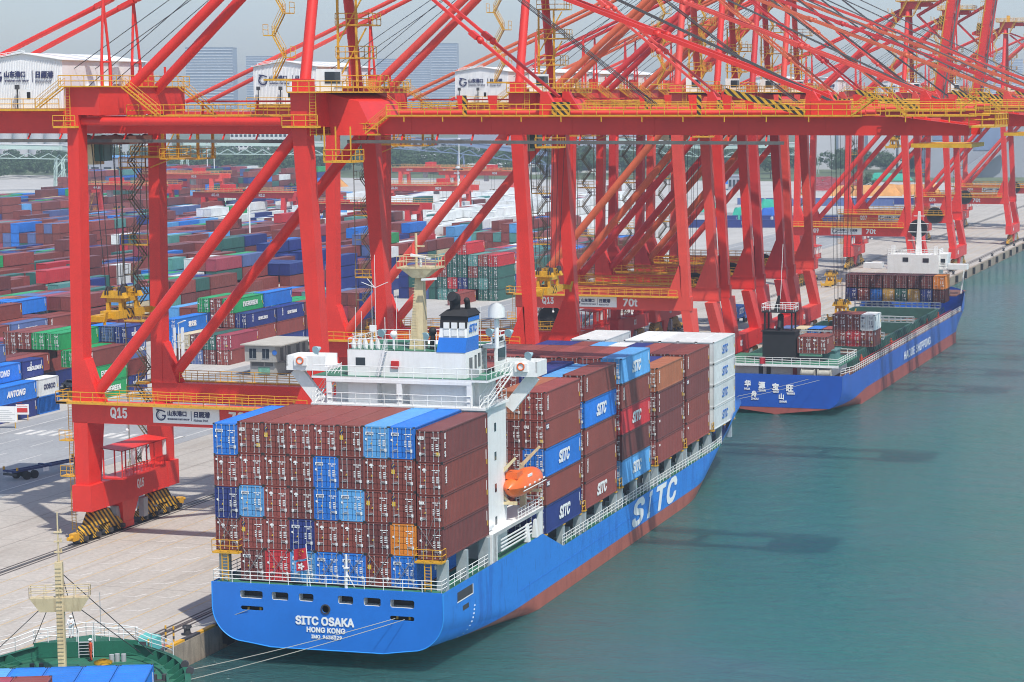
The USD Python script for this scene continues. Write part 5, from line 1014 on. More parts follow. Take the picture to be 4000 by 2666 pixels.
fix(X0 - 1.7 * RP, 391.2, ['navy', 'redbrown T', 'navy SINOLINES']); fix(X0 - 1.7 * RP, 404.0, ['navy', 'redbrown', 'navy SINOTRANS']); fix(X0 - 2.7 * RP, 391.2, ['green', 'green EVERGREEN', 'brown', 'green EVERGREEN']); fix(X0 - 3.7 * RP, 391.2, ['green', 'green', 'darkbrown tex', 'brown tex']); fix(X0 - 4.7 * RP, 391.2, ['green', 'green', 'green EVERGREEN', 'green EVERGREEN']); fix(X0 - 1.7 * RP, 416.8, ['navy', 'darkbrown', 'redbrown T']); fix(X0 - 2.7 * RP, 404.0, ['brown', 'white', 'blue', 'blue'])
for i in range(5): fix(X0 - (2.7 + i) * RP, 416.8, [['green EVERGREEN', 'green EVERGREEN', 'green EVERGREEN'], ['blue', 'navy', 'green EVERGREEN'], ['brown', 'redbrown', 'brown'], ['brown', 'darkgreen', 'redbrown'], ['darkgreen', 'darkgreen ZHONGGU', 'darkgreen ZHONGGU']][i])
TEALS = [['darkgreen', 'darkgreen', 'darkgreen', 'red'], ['darkgreen', 'teal', 'darkgreen', 'redbrown'], ['navy', 'darkgreen', 'redbrown', 'teal'], ['red', 'navy', 'darkgreen', 'darkgreen', 'red'], ['darkgreen', 'red', 'darkgreen', 'darkgreen'], ['teal', 'darkgreen', 'brown', 'teal']]
for i in range(6): fix(X0 - i * RP, 514.0, TEALS[i])
fix(X0 - 2 * RP, 500.5, ['redbrown'])
STK = []
for (x, y, L), st in FIX.items(): STK.append((x, y, L, st))
def free_slot(x, y, L):
    for (fx, fy, fl) in FIX:
        if abs(fx - x) < 2.4 and y < fy + fl + .2 and fy < y + L + .2: return False
    return True
for bk in range(11):
    xr = -94.6 - 36.6 * bk
    for row in range(10):
        x = xr - RP * row
        for sl in range(60):
            y = 260 + sl * 12.75
            if bk == 0 and (y < 290 or 345 < y < 390 or 440 < y < 510 or y > 640): continue
            if bk == 0 and 390 <= y < 430 and row < 5: continue
            if bk >= 1 and (y < 300 - bk * 0 or y > 900 - bk * 12): continue
            if bk == 1 and 600 < y < 640: continue
            if bk in (3, 4, 7) and 520 < y < 560: continue
            if bk in (6,) and y > 640: continue
            if bk == 1 and y > 690: continue
            if not free_slot(x, y, 12.2): continue
            h = int(round(2.1 + 3.2 * meshkit.noise(np.array([x * .16 + 9, y * .035, 3.3 + bk]), 5) + yr.uniform(-.6, .6))); h = max(0, min(5, h))
            if bk == 0: h = min(h, 3)
            if h == 0: continue
            run = pick(x, y, yr); st = []
            for k in range(h):
                c = run if yr.random() < .5 else pick(x, y, yr); st.append(c + ' ' + yr.choice(DECO.get(c, [''])))
            if yr.random() < .16: STK.append((x, y, 6.058, st)); STK.append((x, y + 6.2, 6.058, [pick(x, y, yr) for _ in range(max(1, h - yr.randint(0, 1)))]))
            else: STK.append((x, y, 12.192, st))
for bk in range(3):
    for row in range(9):
        for sl in range(9):
            h = yr.randint(2, 5); STK.append((-392 - 36 * bk - RP * row, 965 + sl * 12.75, 12.192, [pick(-400, 400, yr) + ' ' for _ in range(h)]))
hmap = {}
for x, y, L, st in STK: hmap.setdefault((round(x / RP), int(y // 12.75)), []).append(len(st))
vis = []
for x, y, L, st in STK:
    z = QZ; nb = max(hmap.get((round(x / RP) + 1, int(y // 12.75)), [0])); nf = max(hmap.get((round(x / RP), int(y // 12.75) - 1), [0]))
    for k, s in enumerate(st):
        c, d = (s.split(' ', 1) + [''])[:2]; H = 2.591 if (c in ('green', 'cream') or (k * 7 + int(y)) % 3 == 0) and 0 else 2.75
        if k == len(st) - 1 or k >= nb or k >= nf:
            u, v, dep = pix((x, y + L / 2, z + H / 2))
            if -120 < u < 4100 and v > 300: vis.append((dep - 14 * ((x, y, L) in ()) , x, y, z, L, H, c, d.strip(), k, len(st), (round(x, 1), round(y, 1), L) in FIX))
        z += H
vis.sort(key=lambda t: (not t[10], t[0]))
ROWN = ['front', 'second', 'third', 'fourth', 'fifth', 'sixth', 'seventh', 'eighth', 'ninth', 'tenth', 'eleventh', 'twelfth', 'thirteenth', 'fourteenth', 'fifteenth', 'sixteenth', 'seventeenth', 'eighteenth', 'nineteenth', 'twentieth']
LAY = ['ground layer', 'second layer up', 'third layer up', 'fourth layer up', 'fifth layer up']
def where(x, y):
    b = int(round((-94.6 - x) // 36.6)) if x < -94 else 0; r_ = min(19, 10 * min(b, 1) + min(9, max(0, int(round((-94.6 - 36.6 * b - x) / RP)))))
    zone = 'nearest yard stacks' if y < 325 else 'stacks left of the grey office' if y < 346 else 'stacks behind the grey office' if y < 440 else 'middle yard stacks' if y < 520 else 'far yard stacks'
    return r_, b, zone
seen_lab = {}
LOWM = {}
n_ind = 0; far = {}
for (dep, x, y, z, L, H, c, d, k, n, fx) in vis:
    if n_ind < 120:
        r_, b_, zone = where(x, y)
        end = {'EVERGREEN': ' with white EVERGREEN lettering', 'ANTONG': ' with white ANTONG lettering', 'SINOLINES': ' with SINOLINES lettering', 'SINOTRANS': ' with SINOTRANS lettering', 'YANG MING': ' with red YANG MING lettering', 'XINFENG': ' with white Chinese lettering', 'COSCO': ' with worn COSCO lettering'}.get(d, '')
        lab = f'{CWORD[c]} container{end}, {LAY[min(k, 4)]}, {ROWN[r_]} row, {zone}'
        if end: lab = f'{CWORD[c]} container{end}, {LAY[min(k, 4)]}, {ROWN[r_]} row, {zone}'
        q_ = seen_lab[lab] = seen_lab.get(lab, -1) + 1; lab += ('', ', farther', ', third along', ', fourth along', ', fifth along', ', sixth along', ', seventh along')[min(q_, 6)]
        cp_ = container(c, d, (x, y, z), 0, lab, 'containers stacked in the yard', L=L, H=2.73)
        n_ind += 1
    else: far.setdefault((c if c != 'tan' else 'redbrown', L > 10), []).append((x, y, z))
pi = UsdGeom.PointInstancer.Define(stage, '/World/stacked_containers')
tag(pi.GetPrim(), 'hundreds of mixed containers stacked through the hazy far yard', 'containers', None, 'stuff')
protos, idx, pos = [], [], []
for (c, lng), pts in sorted(far.items()):
    L = 12.192 if lng else 6.058; b = MB(); hw, H = 1.2, 2.7; b.box(-hw, hw, .06, L - .06, .1, H - .02)
    n = int(L / .8)
    for q in range(n): y = .3 + q * (L - .6) / n; b.box(hw - .01, hw + .025, y, y + .35, .25, H - .15)
    for xx in (-hw, hw):
        for yy in (.05, L - .05): b.box(xx - .06, xx + .06, yy - .06, yy + .06, .05, H)
    b.box(-hw, hw, .0, .08, H - .14, H); b.box(-hw, hw, .0, .08, .05, .18)
    for xx in (-.85, -.35, .35, .85): b.box(xx - .03, xx + .03, .02, .06, .15, H - .15)
    pth = f'/World/stacked_containers/{CWORD[c].replace(" ", "_")}_{"long" if lng else "short"}_container'; mesh(pth, b, cmat(c)); protos.append(pth)
    idx += [len(protos) - 1] * len(pts); pos += pts
pi.CreatePrototypesRel().SetTargets([Sdf.Path(p) for p in protos]); pi.CreateProtoIndicesAttr(Vt.IntArray(idx)); pi.CreatePositionsAttr(Vt.Vec3fArray([Gf.Vec3f(*map(float, p)) for p in pos]))
# ---------------------------------------------------------------- yard gantries
def yard_gantry(no, x0, x1, y, red, label, cab=None):
    T = thing('yard_gantry', label, 'gantry crane', ((x0 + x1) / 2, y, QZ), group='red gantry cranes standing over the yard'); o = (-(x0 + x1) / 2, -y, -QZ)
    P = lambda n, b, m, par=None: part(par or T, n, b.moved(o), m)
    for x in (x0, x1):
        for s in (-1, 1):
            b = MB(); b.taper((x - .6, x + .6, y + s * 6.2 - .7, y + s * 6.2 + .7, QZ + 1.6), (x - .7, x + .7, y + s * 4.4 - .9, y + s * 4.4 + .9, 17.2)); P('leg', b, red)
            b = MB(); b.box(x - .35, x + .35, y + s * 6.2 - 2.2, y + s * 6.2 + 2.2, QZ + .1, QZ + .9); P('bogie', b, DARK)
        b = MB(); b.box(x - .6, x + .6, y - 8, y + 8, QZ + .9, QZ + 2.0); P('sill_beam', b, red); b = MB(); b.box(x - .6, x + .6, y - 5, y + 5, 15.8, 17.2); P('end_tie', b, red)
    for s in (-1, 1):
        yy = y + s * 4.2; b = MB(); b.box(x0 - 4, x1 + 4, yy - .7, yy + .7, 17.0, 19.0); g = P('girder', b, red)
        b = MB(); b.box(x0 - 4, x1 + 4, yy + s * .7 if s > 0 else yy - 1.5, yy + 1.5 if s > 0 else yy - .7, 18.9, 19.05); b.rail([(x0 - 4, yy + s * 1.4, 19), (x1 + 4, yy + s * 1.4, 19)], 1.2, 2.0, .06); P('girder_walkway', b, paint('dusty_yellow', (.50, .32, .12), .6, .15, 1.0), g.GetPath().pathString)
    b = MB(); write(b, no, 1.0, (x1 - 9, y - 4.93, 17.5), (1, 0, 0), (0, 0, 1), bold=True); write(b, '40.6t', .95, (x0 + 3, y - 4.93, 17.5), (1, 0, 0), (0, 0, 1), bold=True); P('lettering', b, WHITE2)
    xt = x0 + (x1 - x0) * ((hash_no(no) * 3) % 7 + 1.5) / 10; b = MB(); b.box(xt - 2.4, xt + 2.4, y - 4.6, y + 4.6, 19.1, 19.7); b.box(xt - 2, xt + 1.4, y - 3, y + 2, 19.7, 21.4); P('trolley', b, RED_C)
    b = MB(); b.box(xt - 3.4, xt - 1.8, y - 2.4, y - .6, 14.4, 16.8); P('cabin', b, GREY)
    for k in range(2):
        b = MB(); b.stairs((x0 - 1.2, y - 3 + k, 3 + k * 6), (x0 - 1.2, y + 3, 9.5 + k * 7), .8, (1, 0, 0)); P('stair', b, YEL)
    if cab: b = MB(); b.box(x1 - 6, x1 - 1, y - 5.6, y - 4.9, 14.2, 17.0); P('covered_box', b, paint('tarp_teal', (.06, .30, .30), .6, .15, 1.0))
    for yy in (y - 3, y + 3): b = MB(); b.tube((xt, yy * .6 + y * .4, 19), (xt, yy * .6 + y * .4, 9), .05, 4); P('hoist_rope', b, WIRE)
    spreader((xt, y, 7.2), 8, f'yellow spreader hanging under the yard gantry numbered {no}', 0, False)
for no, x0, x1, y, red, lab, cab in (('R12', -270.0, -240.4, 708, RED_C, 'red yard gantry numbered R12 beside a tall lamp mast', None), ('R30', -343.2, -313.6, 757, RED_C, 'dark red yard gantry numbered R30 seen between the near crane legs', None), ('R26', -379.8, -350.2, 868, RED_B, 'pale red yard gantry numbered R26 behind another gantry', None),
    ('R08', -270, -240.4, 930, RED_B, 'red yard gantry numbered R08 over the white refrigerated containers', None), ('R13', -196.8, -167.2, 640, RED_C, 'dark red yard gantry numbered R13 partly hidden by a crane leg', None), ('R02', -306.6, -277, 965, RED_B, 'far red yard gantry with a teal covered box on its girder', 1), ('R09', -233.4, -203.8, 775, RED_B, 'red yard gantry standing on the near side of the white containers', None)):
    yard_gantry(no, x0, x1, y, red, lab, cab)
# ---------------------------------------------------------------- lamp masts, office, wind turbine, road furniture
def lamp_mast(x, y, h, label):
    T = thing('lamp_mast', label, 'lamp mast', (x, y, QZ), group='tall lamp masts in the yard'); b = MB(); b.tube((0, 0, 0), (0, 0, h), .34, 10, .17); b.box(-.5, .5, -.5, .5, 0, .5); part(T, 'pole', b, WHITE)
    b = MB(); b.disc((0, 0, h - .2), (0, 0, 1), 1.5, .12, 16, 1.2)
    for k in range(6): a = k * math.pi / 3; b.bar((0, 0, h - .2), (1.5 * math.cos(a), 1.5 * math.sin(a), h - .2), .08); b.box(1.5 * math.cos(a) - .3, 1.5 * math.cos(a) + .3, 1.5 * math.sin(a) - .25, 1.5 * math.sin(a) + .25, h - .55, h - .2)
    part(T, 'lamp_ring', b, DARK); b = MB(); b.revolve([(.9, h), (.8, h + .4), (.45, h + .7), (.02, h + .8)], (0, 0, 0), 12); part(T, 'cap', b, WHITE)
for x, y, h, lab in ((-200.9, 599, 22.5, 'white lamp mast rising in front of the gantry numbered R12'), (-192.6, 741, 24, 'white lamp mast with a domed cap before the white containers'), (-640, 1140, 27, 'pale lamp mast far behind the leftmost stacks'), (-452, 1055, 26, 'pale lamp mast seen between the near crane legs and the conveyor'), (-430, 1020, 26, 'pale lamp mast far behind the sloping near brace'), (-345, 1130, 26, 'thin pale lamp mast beside the far conveyor bridge')): lamp_mast(x, y, h, lab)
OFF = paint('office_grey', (.36, .35, .32), .6, .08, .6, .3, (.2, .19, .17)); OFFD = paint('office_dark', (.12, .12, .115), .6, .1, .6)
T = thing('office_building', 'small grey two storey office with flat roof and outside balcony in the yard', 'building', (-81.5, 371, QZ)); o = (81.5, -371, -QZ)
P = lambda n, b, m, par=None: part(par or T, n, b.moved(o), m)
b = MB(); b.box(-84.6, -79.9, 365.6, 378, QZ, 4.7); P('lower_storey', b, OFF); b = MB(); b.box(-85.3, -79.4, 365, 378.4, 4.7, 7.6); up_ = P('upper_storey', b, OFF); b = MB(); b.box(-85.9, -78.0, 364.5, 379, 7.6, 7.8); P('roof', b, paint('roof_beige', (.42, .40, .35), .8, .1, .5)); b = MB(); b.box(-79.4, -77.9, 366, 378.4, 4.55, 4.7); b.rail([(-77.9, 366, 4.7), (-77.9, 378.4, 4.7)], 1.0, .9, .05); P('balcony', b, DARK)
for (x0, x1) in ((-84.4, -83.1), (-81.9, -80.6)): b = MB(); b.box(x0, x1, 364.95, 365.0, 5.3, 7.0); w = P('window', b, GLASS); b = MB(); b.box(x0 - .06, x1 + .06, 364.93, 364.98, 5.2, 5.3); b.box((x0 + x1) / 2 - .03, (x0 + x1) / 2 + .03, 364.93, 364.98, 5.3, 7.0); P('frame', b, GREY, w.GetPath().pathString)
for yy in (367, 370, 373.5, 376): b = MB(); b.box(-79.42, -79.35, yy, yy + 1.1, 4.8, 7.0); P('door', b, OFFD)
for (x0, x1) in ((-84.3, -82), (-81.7, -80.2)): b = MB(1); b.box(x0, x1, 365.53, 365.6, 3.9, 4.5); P('low_window', b, OFFD)
b = MB(); b.box(-83, -80.8, 365.5, 365.58, 2.5, 3.7); P('notice_board', b, paint('notice_green', (.15, .35, .25), .5, .3, 3.0)); b = MB(); b.disc((-79.9 + .4, 364.94, 6.4), (0, 1, 0), .45, .04, 16); P('round_sign', b, BLUE_P)
for yy in (366.5, 372, 378): b = MB(1); b.bar((-78.1, yy, QZ), (-78.1, yy, 7.6), .14); P('post', b, DARK)
T = thing('office_annex', 'long low cream roofed shed behind the grey office', 'shed', (-78, 386, QZ)); b = MB(); b.box(-3.5, 3.5, -6, 6, 0, 4.6); part(T, 'wall', b, OFF); b = MB(); b.box(-3.8, 3.8, -6.3, 6.3, 4.6, 4.8); part(T, 'roof', b, WHITE)
T = thing('wind_turbine', 'white vertical axis wind turbine with upright blades on a pole', 'wind turbine', (-90, 350, QZ)); b = MB(); b.tube((0, 0, 0), (0, 0, 10.5), .16, 8, .1); b.tube((0, 0, 7.4), (.9, -.6, 7.4), .05, 5); b.tube((0, 0, 7.4), (-.9, .3, 7.4), .05, 5); b.tube((0, 0, 7.4), (.2, 1, 7.4), .05, 5); part(T, 'pole', b, WHITE)
for (x, y) in ((.95, -.6), (-.95, .3), (.2, 1.05)): b = MB(1); b.box(x - .22, x + .22, y - .06, y + .06, 5.0, 7.2); b.box(x - .22, x + .22, y - .06, y + .06, 7.6, 9.8); part(T, 'blade', b, WHITE)
b = MB(); b.bar((0, 0, 10.6), (1.3, -.2, 11.1), .7, .12); part(T, 'panel', b, WHITE)
def car(name, label, loc, rz, col, group=None):
    T = thing(name, label, 'car', loc, rz, group); m = paint('car_' + col[0], col[1], .25, .04, 1.0, coat=1)
    prof = [(-2.25, .35), (-2.3, .75), (-1.7, .92), (-1.0, 1.45), (.5, 1.48), (1.25, 1.0), (2.1, .88), (2.3, .6), (2.25, .32)]
    b = MB(); b.poly([(x, z) for x, z in prof[::-1]][::-1], 1.7, (0, -.85, 0), (1, 0, 0), (0, 0, 1)); part(T, 'body', b, m)
    b = MB(); b.poly([(-.95, 1.02), (-.75, 1.38), (.4, 1.40), (.95, 1.02)], 1.74, (0, -.87, 0), (1, 0, 0), (0, 0, 1)); b.face([(1.27, -.7, 1.02), (1.27, .7, 1.02), (.56, .62, 1.45), (.56, -.62, 1.45)]); b.face([(-1.72, .7, .96), (-1.72, -.7, .96), (-1.06, -.62, 1.43), (-1.06, .62, 1.43)]); part(T, 'windows', b, GLASS)
    for x in (-1.4, 1.4):
        for y in (-.8, .8): b = MB(); b.disc((x, y, .32), (0, 1, 0), .32, .2, 12); part(T, 'wheel', b, RUBBER)
    b = MB(1); b.box(2.2, 2.32, -.75, -.45, .55, .7); part(T, 'headlight', b, STEEL); b = MB(); b.box(2.2, 2.32, .45, .75, .55, .7); part(T, 'headlight', b, STEEL)
    return T
car('parked_car', 'white car parked beside the row of striped barriers behind the near crane leg', (-105.4, 341.6, QZ), -.35, ('white', (.75, .76, .77)))
def barrier(x, y, label):
    T = thing('barrier', label, 'barrier', (x, y, QZ), .2, 'yellow and black barriers by the yard'); b = MB(); b.taper((-.9, 0, -.35, .35, 0), (-.7, 0, -.2, .2, 1.2)); part(T, 'yellow_half', b, YEL); b = MB(); b.taper((0, .5, -.35, .35, 0), (0, .4, -.2, .2, 1.2)); part(T, 'black_half', b, DARK)
for x, y in ((-105.5, 333.2), (-102.9, 338.5), (-95, 303), (-92.4, 298.5), (-97.5, 310), (-90, 293)): barrier(x + 4, y - 8, 'yellow and black concrete barrier in the row along the near yard edge')
for i, (x, y, w, lab) in enumerate(((-91.6, 296, 3.0, 'white notice board standing on the pavement, nearest the photo edge'), (-93.2, 303, 3.2, 'white notice board next to the first one beside the navy container'), (-95.5, 311, 2.0, 'small white notice board with a coloured picture near the white car'))):
    T = thing('notice_board', lab, 'notice board', (x + 3, y - 6, QZ), .25); b = MB(); b.box(-w / 2, w / 2, -.06, .06, .9, 3.3 if i < 2 else 2.5); part(T, 'panel', b, WHITE); b = MB()
    for k in range(6): b.box(-w * .4, w * .4 - (k % 3) * .4, -.075, -.06, 1.2 + k * .3, 1.25 + k * .3)
    if i == 2: b.box(-w * .4, w * .4, -.08, -.06, 1.3, 1.9)
    part(T, 'print', b, GREY if i < 2 else RED_C)
    for s in (-1, 1): b = MB(); b.box(s * w * .4 - .06, s * w * .4 + .06, -.05, .05, 0, .9); part(T, 'leg', b, YEL)
def chassis(loc, rz, label, load=None):
    T = thing('trailer', label, 'trailer', loc, rz); m = paint('chassis_navy', (.02, .03, .12), .5, .2, 1.0)
    b = MB()
    for x in (-.5, .5): b.box(x - .1, x + .1, 0, 12.4, 1.05, 1.35)
    for k in range(8): b.box(-.5, .5, .4 + k * 1.65, .55 + k * 1.65, 1.1, 1.3)
    for y in (.15, 6.2, 12.2): b.box(-1.22, 1.22, y - .15, y + .15, 1.15, 1.4)
    part(T, 'frame', b, m)
    for y in (2.0, 3.3):
        for x in (-.95, .95): b = MB(); b.disc((x, y, .52), (1, 0, 0), .52, .5, 14); part(T, 'wheel', b, RUBBER)
    b = MB(); b.box(-1.2, 1.2, 0, .1, .7, 1.0); part(T, 'rear_bar', b, DARK)
    for y in (.15, 12.2):
        for x in (-1.2, 1.2): b = MB(); b.box(x - .08, x + .08, y - .12, y + .12, 1.4, 1.8); part(T, 'guide', b, YEL)
    b = MB(); b.box(-1.25, -1.2, 4.6, 5.6, .7, 1.2); b.box(1.2, 1.25, 4.6, 5.6, .7, 1.2); part(T, 'mudguard', b, WHITE)
    b = MB(); b.box(-1.2, 1.2, 12.8, 15.2, .9, 3.3); c_ = part(T, 'cab', b, m if not load else BLUE_P); b = MB(); b.box(-1.22, 1.22, 14.0, 15.22, 2.1, 3.0); part(c_.GetPath().pathString, 'window', b, GLASS)
    for y in (12.9, 14.6):
        for x in (-.95, .95): b = MB(); b.disc((x, y, .52), (1, 0, 0), .52, .45, 14); part(T, 'wheel', b, RUBBER)
chassis((-63.6, 255.5, QZ), -.25, 'empty dark blue container trailer on the road behind the near crane leg')
chassis((-45.2, 280, QZ), -.05, 'empty dark trailer standing beside the blue containers of the ship stern')
chassis((-24.5, 466, QZ), 0, 'dark trailer loaded with two blue containers between the red crane legs', 1)
for k in range(2): container('blue', 'SITC', (-24.5, 466 + k * 6.15, QZ + 1.42), 0, 'short blue container on the trailer, %s one' % ('rear' if k == 0 else 'front'), 'blue containers on the trailer', L=6.058, H=2.6)
# ---------------------------------------------------------------- second ship, deep blue, loading beyond
S2 = thing('cargo_ship', 'deep blue cargo ship with open holds moored ahead of the container ship', 'ship', (13.2, 356, 0)); o2 = (-13.2, -356, 0)
P2 = lambda n, b, m, par=None, lab=None: part(par or S2, n, b.moved(o2), m, lab)
H2B = paint('hull_deep_blue', (.012, .085, .42), .42, .10, .2, .4, (.012, .04, .20), sscale=(.2, .8, .12)); H2R = paint('hull_red_lower', (.34, .085, .07), .6, .12, .3, .5, (.16, .04, .04), sscale=(.4, .8, .15))
C2, W2 = 13.2, 10.85
def h2(y, z):
    d = max(0, (y - 478) / 26); w = W2 * max(0, 1 - d ** 2.1); w *= 1 - min(.8, max(0, (y - 470) / 30)) * .6 * max(0, (6 - z) / 6)
    if y < 372:
        t = (372 - y) / 16; lift = .9 * t; rr = 3.4 * (.25 + .75 * t); q = z - lift
        if q < rr: w -= max(0, rr - math.sqrt(max(0, rr * rr - (rr - max(q, 0)) ** 2)))
        if q < 0: w -= -q * 9 * t
    return max(w, 0)
sh2 = lambda y: 6.5 if y < 362 else 5.95 if y < 476 else 5.95 + min(1, (y - 476) / 5) * 3.4
Y2 = list(np.linspace(356, 372, 14)) + list(np.linspace(376, 470, 14)) + list(np.linspace(472, 504, 22))
def st2(s, za, zb, k): return np.array([[(C2 + s * h2(y, za(y) + (zb(y) - za(y)) * i / k), y, za(y) + (zb(y) - za(y)) * i / k) for i in range(k + 1)] for y in Y2])
WL2 = lambda y: 1.15 + max(0, min(1, (y - 356) / 20)) * 1.15
for s in (1, -1):
    b = MB(); b.grid(st2(s, WL2, sh2, 10), flip=s < 0); P2('hull_side', b, H2B); b = MB(); b.grid(st2(s, lambda y: -1.5, WL2, 8), flip=s < 0); P2('hull_bottom', b, H2R)
tz = np.linspace(6.5, 1.15, 24); b = MB(); b.poly([(C2 + h2(356, z), z) for z in tz] + [(C2 - h2(356, z), z) for z in tz[::-1]], .1, (0, 356, 0), (1, 0, 0), (0, 0, 1)); P2('transom', b, H2B)
tz = np.linspace(1.15, -1.0, 10); b = MB(); b.poly([(C2 + h2(356, z) + .01, z) for z in tz] + [(C2 - h2(356, z) - .01, z) for z in tz[::-1]], .1, (0, 356.03, 0), (1, 0, 0), (0, 0, 1)); P2('transom_bottom', b, H2R)
b = MB()
for ch, x, z, h in (('华', 8.0, 4.35, 1.1), ('源', 10.3, 4.1, 1.15), ('宝', 12.6, 3.95, 1.15), ('旺', 14.9, 3.75, 1.15), ('舟', 9.1, 2.75, 1.0), ('山', 13.7, 2.45, 1.0)): write(b, ch, h, (x, 355.93, z), (1, 0, 0), (0, 0, 1), cjk=True, bold=True)
for t, x, z in (('HUA', 8.0, 3.85), ('YUAN', 10.3, 3.65), ('BAO', 12.8, 3.5), ('WANG', 15.0, 3.3), ('ZHOU', 9.1, 2.25), ('SHAN', 13.8, 1.95)): write(b, t, .36, (x, 355.93, z), (1, 0, 0), (0, 0, 1), bold=True)
P2('stern_lettering', b, WHITE2)
b = MB(); write(b, 'HAODE SHIPPING', 1.5, (C2 + W2 + .03, 410.5, 3.0), (0, 1, 0), (0, 0, 1), wide=1.65); P2('side_lettering', b, WHITE2)
b = MB(); b.box(C2 - 10.5, C2 + 10.5, 356.2, 372, 5.7, 5.85); b.box(C2 + 8.6, C2 + 10.8, 372, 478, 5.7, 5.9); b.box(C2 - 10.8, C2 - 8.6, 372, 478, 5.7, 5.9); b.box(C2 - 9.5, C2 + 9.5, 478, 492, 8.9, 9.1); P2('deck', b, BROWN_DECK)
b = MB(); b.box(C2 - 9.6, C2 + 8.4, 359.5, 371.5, 5.85, 7.75); dh = P2('deckhouse', b, WHITE); b = MB(); b.box(C2 - 10.2, C2 + 10.0, 357.4, 372.5, 7.75, 7.95); P2('poop_deck', b, DECK)
b = MB(); b.box(C2 - 10.2, C2 + 10.0, 357.3, 357.42, 7.6, 8.0); P2('poop_edge', b, WHITE)
for x in (9.5, 10.8): b = MB(1); b.box(x, x + .7, 359.42, 359.5, 5.9, 7.4); P2('door', b, DARK, dh.GetPath().pathString)
b = MB(1); b.box(15.2, 15.9, 359.42, 359.5, 5.9, 7.2); P2('door', b, paint('door_red', (.30, .03, .03), .5), dh.GetPath().pathString, 'red deckhouse door')
b = MB(1); b.rail([(C2 - 10.1, 357.4, 7.95), (C2 + 9.9, 357.4, 7.95), (C2 + 9.9, 372, 7.95)], 1.1, 1.5, .045, (.33, .66)); b.rail([(C2 + 9.6, 361, 5.9), (C2 + 10.7, 366, 5.9), (C2 + 10.8, 476, 5.9)], 1.1, 1.6, .045, (.33, .66)); b.rail([(C2 + 4, 372, 8), (C2 + 9.9, 372, 8)], 1.1, 1.5, .045)
P2('railing', b, WHITE)
b = MB(1)
for x in (17.3, 20.0): b.tube((x, 357.2, 6.7), (x + 1.9, 357.2, 6.7), .55, 12); b.disc((x - .1, 357.2, 6.7), (1, 0, 0), .7, .12, 12); b.disc((x + 2.0, 357.2, 6.7), (1, 0, 0), .7, .12, 12)
P2('mooring_winch', b, ROPE)
b = MB(1); b.box(9.6, 15.0, 361.5, 365.0, 7.95, 12.8); b.box(9.4, 15.2, 361.3, 365.2, 12.8, 12.95)
for x in (9.9, 14.4):
    for y in (361.9, 364.6): b.bar((x, y, 12.9), (x, y, 15.9), .25)
b.box(9.5, 14.8, 361.5, 365, 15.9, 16.1); b.tube((12.3, 363, 12.9), (12.3, 363, 15.2), .5, 10); b.ball((12.3, 363, 15.2), .55, 8); b.tube((12.3, 362.4, 14.6), (12.3, 361.8, 13.4), .35, 8); b.bar((11.6, 363, 16.0), (12.0, 363, 18.6), .5, .9, w2=.25, h2=.3); P2('funnel', b, BLACK)
b = MB(); b.rail([(9.5, 361.5, 16.1), (14.8, 361.5, 16.1), (14.8, 365, 16.1), (9.5, 365, 16.1)], 1.2, 1.2, .05, close=True); b.tube((12.2, 363.2, 18), (12.6, 363.2, 27), .05, 5); P2('funnel_railing', b, WHITE)
flg = thing('flag', 'red flag hanging at the stern rail of the deep blue ship', 'flag', (10.2, 357.2, 8)); b = MB(); b.grid(np.array([[(0 + i * .14, -.1 * math.sin(i), j * .35) for j in range(4)] for i in range(8)])); part(flg, 'cloth', b, FLAG_R)
# coaming, hatch side rails
for (ya, yb) in ((374, 400), (403, 430), (433, 460)):
    b = MB(1)
    for xx in (C2 - 8.8, C2 + 8.4): b.box(xx, xx + .4, ya, yb, 5.8, 7.9)
    for yy in (ya, yb): b.box(C2 - 8.6, C2 + 8.6, yy - .25, yy + .25, 5.8, 7.9)
    P2('hatch_coaming', b, paint('coaming_green', (.025, .09, .075), .6, .2, 1.0))
b = MB(); b.box(C2 - 8.5, C2 + 8.5, 374, 461, 5.4, 5.6); P2('hold_floor', b, paint('hold_steel', (.24, .16, .12), .7, .25, .3, .5, (.10, .06, .04)))
b = MB(1)
for k in range(60): b.bar((C2 + 8.85, 374 + k * 1.55, 7.8), (C2 + 9.5, 374 + k * 1.55, 5.9), .12)
P2('coaming_stay', b, paint('coaming_green', (0, 0, 0)))
b = MB(1)
for y in (401.5, 431.5, 462.5): b.box(C2 - 9, C2 + 8.8, y - .6, y + .6, 7.6, 7.8); b.rail([(C2 - 9, y - .6, 7.8), (C2 + 8.8, y - .6, 7.8)], 1.1, 1.2, .06); b.rail([(C2 - 9, y + .6, 7.8), (C2 + 8.8, y + .6, 7.8)], 1.1, 1.2, .06)
P2('cross_walk', b, HATCH)
b = MB(1); b.bar((C2 + 9.8, 376, 6.4), (C2 + 9.8, 470, 6.4), .12); b.bar((C2 + 9.8, 376, 6.8), (C2 + 9.8, 470, 6.8), .1); b.bar((C2 + 10.1, 376, 6.5), (C2 + 10.1, 470, 6.5), .1); P2('deck_pipe', b, RED_C)
b = MB(); b.box(C2 + 5.4, C2 + 7.6, 366, 370, 7.95, 9.4); b.box(C2 + 5.2, C2 + 7.8, 365.8, 370.2, 9.4, 9.55); P2('vent_house', b, paint('deck_house_teal', (.10, .22, .22), .5))
